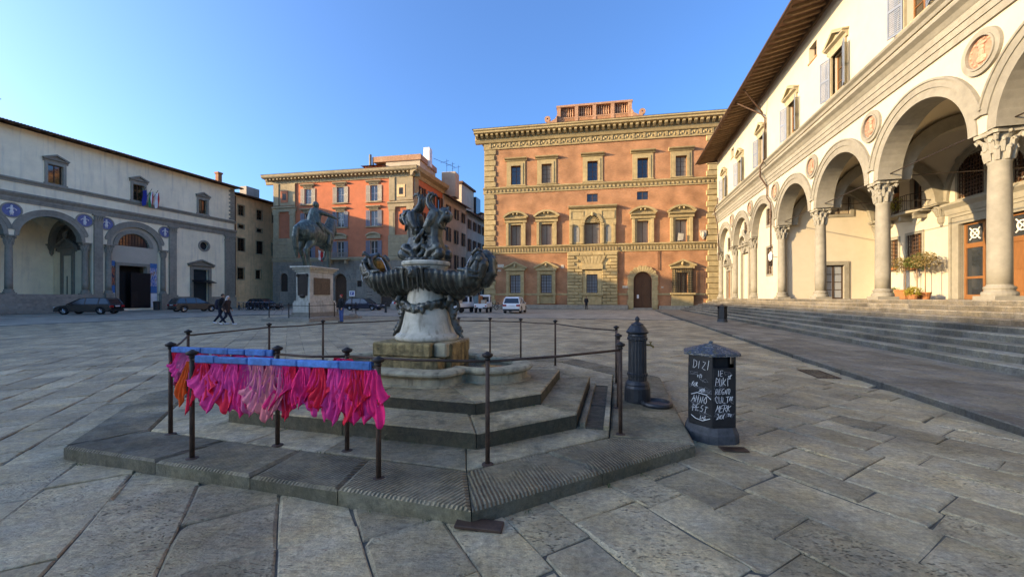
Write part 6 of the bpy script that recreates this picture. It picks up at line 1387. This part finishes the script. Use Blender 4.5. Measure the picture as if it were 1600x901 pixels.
r.limb([hv(.02,0,1.58), hv(.0,0,1.82), hv(.02,0,2.04), hv(.03,0,2.14)], hr(.2,.19,.215,.17), 12); r.limb([hv(.03,0,2.2), hv(.05,0,2.3)], hr(.085,.075), 8); r.ball(hv(.07,0,2.41), hr(.115,.095,.135), 12, 8); r.ball(hv(.02,0,2.43), hr(.115,.11,.125), 10, 8); r.limb([hv(.17,0,2.37), hv(.16,0,2.32)], hr(.035,.04), 8)
r.limb([hv(.04,-.2,2.12), hv(.26,-.36,2.07), hv(.52,-.44,2.03), hv(.60,-.46,2.0)], hr(.095,.075,.06,.055), 8); r.limb([hv(.04,.2,2.12), hv(.1,.34,1.86), hv(.36,.22,1.72)], hr(.095,.075,.055), 8)
for sy in (-1, 1): r.limb([hv(.06,sy*.2,1.56), hv(.36,sy*.36,1.32), hv(.26,sy*.38,.95), hv(.36,sy*.4,.86)], hr(.17,.125,.085,.065), 10)
r.limb([hv(-.08,0,2.12), hv(-.17,0,1.85), hv(-.22,0,1.6), hv(-.26,-.02,1.5)], hr(.17,.2,.22,.12), 10)
r.limb([hv(-.14,-.14,2.0), hv(-.18,-.22,1.7), hv(-.05,-.33,1.4)], hr(.1,.12,.08), 8)
for k in range(9): a = 2*PI*k/9; r.limb([hv(.02+.14*math.cos(a), .14*math.sin(a), 1.78), hv(.02+.24*math.cos(a), .26*math.sin(a), 1.5)], hr(.05,.06), 6)
part('rider', r, 'bronze', st, voxel=.035, relax=1)
q = MB(); q.tube([hv(.52,-.44,1.98), hv(.82,-.52,2.06)], .045, 8); part('baton', q, 'bronze', st)
q = MB(); q.tube([hv(-.05,.3,1.75), hv(-.55,.42,1.35)], .03, 8); part('sword', q, 'bronze', st)
q = MB(); q.limb([hv(-.3,0,1.57), hv(.28,0,1.55)], hr(.1,.1), 8); q.tube([hv(-.2,-.34,1.38), hv(.05,0,1.6), hv(-.2,.34,1.38)], hr(.06,.12,.06), 8); part('saddle', q, 'bronze_dark', st)
q = MB(); q.tube([hv(1.33,-.1,1.6), hv(.9,-.2,1.62), hv(.4,-.1,1.72)], .025, 6); q.tube([hv(1.33,.1,1.6), hv(.9,.2,1.62), hv(.4,.1,1.72)], .025, 6); q.tube([hv(.62,-.36,1.35), hv(.82,0,1.22), hv(.62,.36,1.35)], .03, 6); part('harness', q, 'bronze_dark', st)
sr = thing('statue_railing', 'low iron railing on a stone kerb enclosing the statue pedestal', 'railing', SC, ANG_U)
q = MB(); q.box(-2.7, 2.7, -1.95, 1.95, .0, .15); q.box(-2.45, 2.45, -1.75, 1.75, .15, .24); part('kerb', q, 'grey_ashlar', sr, (0, 0, -.0))
pdm.location.z = .24; st.location.z = 3.79
cp = [(-2.35,-1.65),(0,-1.65),(2.35,-1.65),(2.35,0),(2.35,1.65),(0,1.65),(-2.35,1.65),(-2.35,0)]
pm = MB(); pm.lathe([(.035,.24),(.03,1.15),(.05,1.18),(.03,1.24)], 8); pmm = pm.mesh('post'); pmm.materials.append(MATS['iron'])
for x, y in cp: link('post', pmm, None, sr, (x, y, 0))
for (x0, y0), (x1, y1) in zip(cp, cp[1:]+cp[:1]): q = MB(); q.tube([(x0, y0, 1.05), (x1, y1, 1.05)], .022, 6); part('rail', q, 'iron', sr)
# ================================================================== people
mat('skin', (.45, .24, .16), .6, .1, 20, 0); mat('jeans', (.05, .10, .24), .85, .2, 20, .2, 60); mat('navy', (.012, .015, .03), .85, .2, 20, .2, 50); mat('coat_black', (.012, .012, .013), .8, .2, 20, .2, 50); mat('coat_brown', (.035, .018, .015), .7, .2, 20, .2, 50); mat('hair_dark', (.02, .012, .008), .6, .2, 30, .3, 60); mat('hood', (.50, .42, .38), .9, .15, 30, .4, 60); mat('shoe_white', (.6, .6, .6), .6, .1, 20, 0); mat('backpack', (.02, .015, .03), .8, .2, 20, .2, 50); mat('cap_red', (.35, .03, .03), .8, .1, 20, 0)
def person(label, loc, rz, legs, arms, top, bottom, shoes, hair='hair_dark', H=1.74, lean=0.0, turn=0.0, extra=None, group=None):
    o = thing('person', label, 'person', loc, rz, group); k = H/1.74; V3 = lambda p: (p[0]*k, p[1]*k, p[2]*k)
    hip, ch = (0, 0, .93), (lean*.4, 0, 1.32); sh = (lean*.5, 0, 1.42)
    b = MB(); hx, hy = lean*.62 + .03*math.cos(turn), .03*math.sin(turn)
    b.limb([V3((0,0,.95)), V3(ch), V3(sh)], [.12*k, .12*k, .1*k]); b.limb([V3((sh[0],0,1.45)), V3((lean*.6,0,1.56))], [.055*k, .05*k]); b.ball(V3((hx, hy, 1.635)), (.088*k, .078*k, .112*k), 14, 10)
    b.ball(V3((hx+.085*math.cos(turn), hy+.085*math.sin(turn), 1.625)), .018*k, 8, 6)   # nose
    for s in (-1, 1): b.ball(V3((hx-.08*s*math.sin(turn), hy+.08*s*math.cos(turn), 1.63)), (.015*k, .012*k, .025*k), 6, 5)
    for s, (e, w) in zip((1, -1), arms):
        b.limb([V3(w), V3((w[0]+.03, w[1], w[2]-.06)), V3((w[0]+.05, w[1], w[2]-.12))], [.035*k, .04*k, .025*k], 8)
        for f in range(4): b.limb([V3((w[0]+.02+.018*f, w[1]+.01*s, w[2]-.09)), V3((w[0]+.03+.018*f, w[1]-.01*s, w[2]-.15-.012*(f in (1, 2))))], [.011*k, .009*k], 6)
        b.limb([V3((w[0]+.05, w[1], w[2]-.04)), V3((w[0]+.085, w[1]-.01*s, w[2]-.08))], [.013*k, .01*k], 6)
    part('body', b, 'skin', o, voxel=.013, relax=1)
    j = MB(); j.limb([V3((0,0,.86)), V3((lean*.2,0,1.05)), V3(ch), V3((sh[0],0,1.40))], [.155*k, .15*k, .165*k, .125*k], 14)
    for s in (-1, 1): j.limb([V3((sh[0], s*.05, 1.42)), V3((sh[0], s*.17, 1.40))], [.085*k, .08*k])
    for s, (e, w) in zip((1, -1), arms): j.limb([V3((sh[0], s*.18, 1.39)), V3(e), V3((w[0], w[1], w[2]))], [.078*k, .062*k, .05*k])
    j.limb([V3((sh[0], 0, 1.44)), V3((sh[0], 0, 1.49))], [.085*k, .075*k]); part('jacket', j, top, o, voxel=.018, relax=2)
    t = MB(); sb = MB(); t.limb([V3((0,0,.93)), V3((0,0,.86))], [.145*k, .14*k], 12)
    for s, (kn, an, toe) in zip((1, -1), legs):
        t.limb([V3((0, s*.08, .88)), V3(kn), V3(an)], [.105*k, .075*k, .055*k], 10)
        d = Vector((toe[0]-an[0], toe[1]-an[1], toe[2]-an[2]))
        sb.limb([V3((an[0]-.03, an[1], an[2]-.035)), V3((an[0]+d.x*.5, an[1], an[2]-.045+d.z*.5)), V3(toe)], [.048*k, .042*k, .034*k], 8)
    part('trousers', t, bottom, o, voxel=.018, relax=2); part('shoes', sb, shoes, o, voxel=.012, relax=1)
    hh = MB(); hh.ball(V3((hx-.018*math.cos(turn), hy-.018*math.sin(turn), 1.665)), (.098*k, .092*k, .10*k), 12, 8)
    if hair == 'hood': hh.limb([V3((hx-.05, hy, 1.62)), V3((hx-.08, hy, 1.5)), V3((hx-.06, hy, 1.44))], [.09*k, .1*k, .11*k])
    part('hair' if hair != 'cap_red' else 'cap', hh, hair, o, voxel=.014, relax=1)
    if extra: extra(o, k)
    return o
WALK = lambda f: [((.16*f, .08, .52), (.34*f if f > 0 else .46*f, .08, .10 if f > 0 else .17), (.34*f+.2 if f > 0 else .46*f+.12, .08, .05 if f > 0 else .06)), ((-.0*f, -.08, .50), (-.36*f if f > 0 else -.30*f, -.08, .16 if f > 0 else .1), (-.36*f+.13 if f > 0 else -.30*f+.2, -.08, .05 if f > 0 else .06))]
def pack(o, k): q = MB(); q.limb([(-.2, 0, 1.38), (-.22, 0, 1.2), (-.2, 0, 1.0)], [.12, .15, .14]); part('backpack', q, 'backpack', o, voxel=.02)
person('person in dark jacket with backpack striding beside a hooded companion', (-17.35, 23.1, 0), 0.0, WALK(-1), [((-.08,.24,1.12), (.05,.25,.90)), ((.05,-.24,1.12), (.2,-.22,.95))], 'coat_black', 'navy', 'shoe_white', H=1.8, lean=.12, extra=pack, group='walking couple')
person('person with pale hood and brown jacket striding in white shoes', (-16.75, 22.75, 0), 0.0, WALK(1), [((-.05,.24,1.12), (.12,.22,.95)), ((-.08,-.24,1.12), (.05,-.24,.92))], 'coat_brown', 'navy', 'shoe_white', hair='hood', H=1.68, lean=.08, group='walking couple')
STAND = [((.01,.09,.5), (0,.10,.08), (.16,.12,.035)), ((.01,-.09,.5), (-.02,-.10,.08), (.14,-.12,.035))]
person('standing person in black jacket and blue jeans beside the statue railing', (-11.1, 25.2, 0), math.radians(-120), STAND, [((.02,.26,1.12), (.12,.22,.92)), ((.02,-.26,1.12), (.10,-.24,.92))], 'coat_black', 'jeans', 'coat_black', hair='cap_red', H=1.78)
ps = Matrix.Translation(pal.location) @ Matrix.Rotation(pal.rotation_euler.z, 4, 'Z') @ Vector((14.7, -1.6, 0))
person('person in long dark coat standing in front of the rusticated palace bay', ps, math.radians(-100), STAND, [((.02,.24,1.12), (.1,.2,.95)), ((.02,-.24,1.12), (.1,-.2,.95))], 'coat_black', 'coat_black', 'coat_black', H=1.75)
# ================================================================== cars
def paint(name, c, rough=.25):
    m = bpy.data.materials.new(name); m.use_nodes = True; b = m.node_tree.nodes['Principled BSDF']; b.inputs['Base Color'].default_value = (*c, 1); b.inputs['Roughness'].default_value = rough; b.inputs['Coat Weight'].default_value = .3; b.inputs['Coat Roughness'].default_value = .06; MATS[name] = m
paint('car_black', (.008, .008, .010)); paint('car_grey', (.03, .03, .028)); paint('car_blue', (.008, .01, .03)); paint('car_white', (.68, .68, .66)); paint('lamp_red', (.35, .01, .01)); paint('lamp_clear', (.5, .5, .5)); paint('plate', (.6, .6, .6))
def car(label, loc, heading, pm, kind='suv', L=4.4, H=1.62, Wd=1.82, lens=None):
    o = thing('parked_car', label, 'car', loc, math.atan2(heading[1], heading[0])); hl = L/2; hw = Wd/2; gc = .2; bl = H*.58
    if kind == 'suv': prof = [(-hl,.45),(-hl-.0,.75),(-hl+.06,bl),(-hl+.12,bl+.04),(hl-1.35,bl+.02),(hl-.5,bl-.10),(hl-.12,bl-.22),(hl,.62),(hl-.02,.34),(hl-.1,.24),(-hl+.1,.24)]; roof = [(-hl+.10,bl+.02),(-hl+.38,H-.16),(-hl+.55,H-.03),(-hl+1.3,H),(-hl+2.1,H-.02),(hl-1.95,H-.12),(hl-1.0,bl+.0)]
    else: prof = [(-hl,.42),(-hl,.7),(-hl+.06,bl),(hl-1.5,bl),(hl-.5,bl-.10),(hl-.1,bl-.24),(hl,.56),(hl-.03,.3),(hl-.1,.22),(-hl+.1,.22)]; roof = [(-hl+.1,bl-.01),(-hl+.55,H-.05),(-hl+.9,H),(-hl+2.3,H),(hl-2.0,H-.08),(hl-1.25,bl-.01)]
    q = MB(); n = len(prof); st_ = [(-hw+.06, .94), (-hw, 1.0), (hw, 1.0), (hw-.06, .94)]
    sec = [[(x*(.985 if abs(y) > hw-.01 else 1.0), y, z) for x, z in prof] for y, _ in st_]
    # body sides tuck in a little: inner stations carry the full profile
    ys = [-hw, -hw+.10, hw-.10, hw]; sc_ = [.965, 1.0, 1.0, .965]; vs_ = []
    for y, k in zip(ys, sc_): vs_ += [(x*k, y, .55+(z-.55)*(k if abs(y) == hw else 1)) for x, z in prof]
    fs_ = [tuple(range(n)), tuple(range(3*n, 4*n))]
    for a in range(3): fs_ += [(a*n+i, a*n+(i+1) % n, (a+1)*n+(i+1) % n, (a+1)*n+i) for i in range(n)]
    q.add(vs_, fs_); body = part('body', q, pm, o, bevel=.09); body.modifiers[-1].segments = 3
    hb, ht = hw-.06, hw-.22
    def cab(y_s): return [(x, y_s*(hb + (ht-hb)*max(0, (z-bl)/(H-bl))), z) for x, z in roof]
    q = MB(); A, B = cab(-1), cab(1); m = len(roof); q.add(A+B, [tuple(range(m)), tuple(range(m, 2*m))] + [(i, (i+1) % m, m+(i+1) % m, m+i) for i in range(m)]); part('windows', q, 'glass', o, bevel=.04)
    q = MB(); rp = [(x, z) for x, z in roof[1:-1]]
    up = [(x, -ht-.02, z+.012) for x, z in rp] + [(x, ht+.02, z+.012) for x, z in rp]; lo_ = [(x, y, z-.05) for x, y, z in up]; k4 = len(rp)
    q.add(up+lo_, [(i, i+1, k4+i+1, k4+i) for i in range(k4-1)] + [(2*k4+i, 2*k4+i+1, i+1, i) for i in range(k4-1)] + [(3*k4+i, 3*k4+i+1, k4+i+1, k4+i) for i in range(k4-1)] + [(0, k4, 3*k4, 2*k4), (k4-1, 2*k4-1, 4*k4-1, 3*k4-1)])
    for s in (-1, 1):
        P_ = cab(s); q.tube([Vector(P_[0])*1.0, Vector(P_[1])], .06, 6); q.tube([Vector(P_[-2]), Vector(P_[-1])], .045, 6)
        xm = -.15; q.tube([(xm, s*(hb+.005), bl), (xm-.02, s*(ht+.015), H-.02)], .04, 6); xm = -hl+1.05; q.tube([(xm, s*(hb+.005), bl), (xm-.05, s*(ht+.015), H-.02)], .05, 6)
    part('roof', q, pm, o)
    wx = [hl-.82, -hl+.82]
    def wheel(p):
        w = empty('wheel', p); a = MB(); a.ring(0, 0, .2, .335, -.11, .11, 0, 2*PI, 20); part('tyre', a, 'tyre', w); a = MB(); a.ring(0, 0, .0, .21, -.07, .07, 0, 2*PI, 20)
        for k in range(5): t = 2*PI*k/5; a.tube([(0, -.09, 0), (.2*math.cos(t), -.09, .2*math.sin(t))], .03, 5); a.tube([(0, .09, 0), (.2*math.cos(t), .09, .2*math.sin(t))], .03, 5)
        part('rim', a, 'chrome', w); return w
    for x in wx:
        for s in (-1, 1): inst('wheel', wheel, o, (x, s*(hw-.10), .335)); g = MB(); g.ring(x, .335, .345, .41, s*hw-.03, s*hw+.012, 0, PI, 14); part('wheel_arch', g, 'tyre', o)
    for s in (-1, 1):
        g = MB(); g.box(-hl-.01, -hl+.14, min(s*(hw-.4), s*(hw-.02)), max(s*(hw-.4), s*(hw-.02)), bl-.26, bl-.08); part('tail_light', g, 'lamp_red', o)
        g = MB(); g.box(hl-.22, hl-.03, min(s*(hw-.42), s*(hw-.03)), max(s*(hw-.42), s*(hw-.03)), bl-.34, bl-.2); part('headlight', g, 'lamp_clear', o)
        g = MB(); g.ball((hl-1.45, s*(hw+.06), bl+.05), (.07, .1, .07), 8, 5); part('mirror', g, pm, o)
    g = MB(); g.box(-hl-.025, -hl+.02, -.26, .26, .72, .84); part('number_plate', g, 'plate', o)
    g = MB(); g.box(-hl-.03, -hl+.2, -hw+.05, hw-.05, .28, .44); part('bumper', g, 'dark_steel', o, bevel=.03); g = MB(); g.box(hl-.2, hl+.02, -hw+.06, hw-.06, .26, .42); part('bumper', g, 'dark_steel', o, bevel=.03)
    return o
car('glossy black hatchback parked by the arcade steps', (-41.0, 37.6, 0), (-.97, -.22), 'car_black', 'suv', 4.5, 1.6)
car('dark grey compact car parked near the small pedimented door', (-36.6, 44.6, 0), (.45, .89), 'car_grey', 'suv', 4.3, 1.62)
car('dark saloon parked behind the row of bicycles', (-33.6, 52.6, 0), (.98, -.17), 'car_black', 'wagon', 4.3, 1.45)
car('dark blue estate car parked across the street mouth', (-18.9, 49.6, 0), (.985, -.17), 'car_blue', 'wagon', 4.75, 1.5)
car('white car parked in front of the brick palace', (.35, 41.3, 0), (.2, .98), 'car_white', 'suv', 4.3, 1.68)
# small utility trucks
def truck(label, loc, rz):
    o = thing('utility_truck', label, 'truck', loc, rz, 'small utility trucks')
    q = MB(); q.box(-1.4, 1.5, -.65, .65, .42, .58); part('chassis', q, 'dark_steel', o); q = MB(); q.prism_y([(.45, .58), (1.5, .58), (1.55, 1.0), (1.15, 1.85), (.45, 1.9)], -.64, .64); cab_ = part('cab', q, 'car_white', o, bevel=.04)
    q = MB(); q.box(.55, 1.05, -.66, .66, 1.12, 1.72); q.prism_y([(1.5, 1.08), (1.54, 1.08), (1.2, 1.78), (1.16, 1.78)], -.56, .56); q.box(.43, .452, -.5, .5, 1.15, 1.7); part('cab_window', q, 'glass', o)
    q = MB(); q.box(-1.45, .42, -.68, .68, .58, .66)
    for s in (-1, 1): q.box(-1.45, .42, s*.68-.02, s*.68+.02, .66, .98)
    q.box(-1.47, -1.43, -.66, .66, .66, .95); part('flatbed', q, 'car_white', o)
    q = MB(); q.box(-1.2, -.5, -.45, .0, .66, 1.35); part('crate', q, 'street_plaster_grey', o); q = MB(); q.tube([(-.8, .3, .66), (-.7, .3, 1.5), (-.5, .32, 1.9)], .08, 8); q.box(-.3, .3, .15, .5, .66, 1.8); part('equipment', q, 'pot', o)
    for x in (-1.0, 1.05):
        for s in (-1, 1): q = MB(); q.ring(x, .27, .0, .27, s*.6-.09, s*.6+.09, 0, 2*PI, 16); part('wheel', q, 'tyre', o)
    q = MB(); q.box(-1.49, -1.47, -.24, .24, .5, .6); part('number_plate', q, 'plate', o)
    for s in (-1, 1): q = MB(); q.box(-1.49, -1.45, s*.55-.08, s*.55+.08, .66, .78); part('tail_light', q, 'lamp_red', o)
truck('small white flatbed truck loaded with street equipment beside the white car', (-3.1, 42.0, 0), math.radians(82)); truck('small white flatbed truck half hidden under the fountain bowl', (-5.45, 41.8, 0), math.radians(64))
# ================================================================== bicycles
def bike(parent=None):
    o = thing('bicycle', 'dark city bicycle parked in the row before the corner house', 'bicycle', (0,0,0), 0, 'bicycles parked by the corner house')
    for x in (-.52, .52):
        w = empty('wheel', o, (x, 0, .34)); q = MB(); q.tube([(.32*math.cos(2*PI*k/18), 0, .32*math.sin(2*PI*k/18)) for k in range(19)], .024, 5, False); part('tyre', q, 'tyre', w); q = MB()
        for k in range(8): q.tube([(0,0,0), (.3*math.cos(PI*k/4), 0, .3*math.sin(PI*k/4))], .004, 3)
        part('spokes', q, 'chrome', w)
    q = MB()
    for a, b in (((-.52,.34),(-.1,.32)),((-.1,.32),(-.22,.85)),((-.52,.34),(-.2,.75)),((-.1,.32),(.36,.78)),((-.2,.72),(.34,.85)),((.52,.34),(.33,.95))): q.tube([(a[0],0,a[1]),(b[0],0,b[1])], .02, 6)
    part('frame', q, 'car_blue', o); q = MB(); q.tube([(.25,-.28,1.02),(.32,-.1,1.04),(.33,0,1.0),(.32,.1,1.04),(.25,.28,1.02)], .016, 6); part('handlebar', q, 'chrome', o); q = MB(); q.ball((-.24,0,.9), (.14,.08,.05), 8, 5); part('saddle', q, 'tyre', o)
    return o
B0 = bike(); random.seed(31); BL = [(-35.2+k*.62, 50.2-.1*k+R(-.3,.3), R(-.9,-.3)) for k in range(10)]
B0.location = (BL[0][0], BL[0][1], 0); B0.rotation_euler = (0, 0, BL[0][2])
for x, y, a in BL[1:]: copytree(B0, None, (x, y, 0), a)
for x, y, a in ((-1.6, 50.5, .5), (-2.4, 50.7, .9)):
    c = copytree(B0, None, (x, y, 0), a); c['label'] = 'dark bicycle leaning near the brick palace wall'; c['group'] = 'bicycles by the brick palace'
# ================================================================== signs and street furniture
sg = thing('parking_sign', 'white and blue parking sign on a slim pole behind the standing person', 'sign', (-17.75, 43.0, 0)); q = MB(); q.tube([(0,0,0),(0,0,2.4)], .03, 6); part('pole', q, 'dark_steel', sg)
q = MB(); q.box(-.3, .3, -.05, -.032, 1.75, 2.35); part('plate', q, 'flag_white', sg); q = MB(); q.box(-.2, .2, -.056, -.051, 1.88, 2.24); bp2 = part('emblem', q, 'flag_blue', sg); q = MB(); q.box(-.1, -.04, -.061, -.057, 1.93, 2.19); q.ring(-.02, 2.11, .04, .085, -.061, -.057, -PI/2, PI/2, 10); part('letter', q, 'flag_white', bp2)
q = MB(); q.lathe([(.14,0),(.14,.1),(.11,.12),(.1,.9),(.13,.93),(.12,1.0),(.02,1.05)], 12); o = part('bollard', q, 'cast_iron', None, (-13.5, 41.4, 0)); tag(o, 'dark round iron bollard at the street mouth', 'bollard')
q = MB(); q.lathe([(.3,0),(.32,.2),(.26,.34),(.05,.38)], 12); o = part('stone_stub', q, 'grey_ashlar', None, (-12.15, 29.6, 0)); tag(o, 'low dark stone stub at the corner of the statue enclosure', 'bollard')
br = thing('road_barrier', 'low grey street barrier with a red and white striped board', 'barrier', (-14.9, 51.5, 0), -.17)
q = MB(); q.box(-1.3, 1.3, -.2, .2, 0, .75); part('block', q, 'street_plaster_grey', br, bevel=.05)
for k in range(8): q = MB(); x = -1.2+k*.3; q.prism_y([(x, .78), (x+.3, .78), (x+.42, 1.08), (x+.12, 1.08)], -.06, -.02); part('stripe', q, 'flag_red' if k % 2 else 'flag_white', br)
gb = W(36.3, -57.6); q = MB(); q.lathe([(.3,0),(.34,.05),(.36,.95),(.4,1.0),(.4,1.08),(.2,1.15)], 14); o = part('waste_bin', q, 'cast_iron', None, (gb.x, gb.y, 0)); tag(o, 'grey round waste bin before the dark museum door', 'waste bin')
# ================================================================== plants in the loggia
random.seed(17)
def LG(x, y, z=0): p = W(60-x, 12.15+y); return Vector((p.x, p.y, z))
def leaves(mb, c, r, n, s):
    for _ in range(n):
        d = Vector((random.gauss(0,1), random.gauss(0,1), random.gauss(0,1))).normalized(); k = R(.35, 1)**.5 * R(.8, 1.1); p = Vector((c[0]+d.x*r[0]*k, c[1]+d.y*r[1]*k, c[2]+d.z*r[2]*k))
        a = Vector((R(-1,1), R(-1,1), R(-1,1))).normalized(); b = a.cross(Vector((R(-1,1), R(-1,1), R(-1,1)))).normalized(); a *= s*R(.6,1.3); b *= s*R(.35,.6)
        mb.add([p-a, p-b, p+a, p+b], [(0,1,2,3)])
for i, (x, y, z, r, m) in enumerate(((30.7, 4.9, 3.6, .62, 'leaf_brown'), (31.5, 5.0, 3.75, .6, 'leaf'), (32.3, 4.9, 3.85, .68, 'leaf_brown'))):
    t = thing('potted_tree', ['thin-stemmed standard tree in a pot farthest from the carved door', 'thin-stemmed standard tree in a pot between two others', 'thin-stemmed standard tree in a pot next to the glazed door leaf'][i], 'tree', LG(x, y, 1.5)); q = MB(); q.tube([(0,0,.3),(.03,.02,1.2),(-.02,0,z-1.7)], .028, 6)
    for k in range(5): a = 2*PI*k/5; q.tube([(-.02,0,z-1.9), (.35*math.cos(a), .35*math.sin(a), z-1.5+R(-.2,.3))], [.018, .006], 5)
    part('trunk', q, 'eave_wood', t); q = MB()
    for k in range(7): a = 2*PI*k/7; leaves(q, (.3*math.cos(a), .3*math.sin(a), z-1.5+R(-.25,.25)), (r*.55, r*.55, r*.5), 120, .055)
    part('crown', q, m, t); q = MB(); q.lathe([(.2,0),(.24,.3),(.27,.33),(.27,.4),(.22,.4)], 12); part('pot', q, 'pot', t)
for i, (x, m, lab) in enumerate(((30.55, 'leaf', 'dark green low shrub in a pot on the loggia floor'), (32.35, 'leaf_yellow', 'yellow green low shrub in a pot on the loggia floor'))):
    t = thing('potted_shrub', lab, 'shrub', LG(x, 4.3, 1.5)); q = MB(); leaves(q, (0,0,.42), (.42, .42, .36), 700, .045); part('foliage', q, m, t); q = MB(); q.lathe([(.2,0),(.26,.28),(.2,.28)], 12); part('pot', q, 'pot', t)
q = MB(); q.box(-.45, .45, -.22, .22, 0, .5); q.box(-.48, .48, -.25, .25, .5, .56); o = part('planter_box', q, 'pot', None, LG(31.45, 4.4, 1.502), ANG_U); tag(o, 'rectangular terracotta planter between the two low shrubs', 'planter')
q = MB(); q.box(-.16, .16, -.16, .16, 0, .42); o = part('stone_block', q, 'grey_ashlar', None, LG(28.9, 4.9, 1.502), ANG_U); tag(o, 'small dark square block on the loggia floor near the plants', 'block')
for x, z, n, lab in ((27.75, 3.45, 160, 'flower trough with trailing greenery on the narrow barred window'), (29.65, 3.35, 260, 'flower trough with trailing greenery on the wide barred window')):
    t = thing('flower_trough', lab, 'plant', LG(x, 5.8, z)); q = MB(); q.box(-.4, .4, -.1, .1, 0, .16); part('trough', q, 'pot', t, None, ANG_U); q = MB(); leaves(q, (0,0,.2), (.45, .45, .22), n, .05); part('foliage', q, 'leaf', t)
t = thing('balcony_plants', 'trailing yellow and green plants with red pot on the loggia balcony', 'plant', LG(29.5, 5.1, 7.0)); q = MB(); leaves(q, (0,0,.6), (.35, .35, .55), 420, .05); part('foliage', q, 'leaf_yellow', t); q = MB(); q.lathe([(.12,1.0),(.17,1.22),(.18,1.25)], 10); part('pot', q, 'pot', t); q = MB(); q.tube([(0,0,.02),(0,0,1.05)], .03, 6); part('stand', q, 'iron', t)
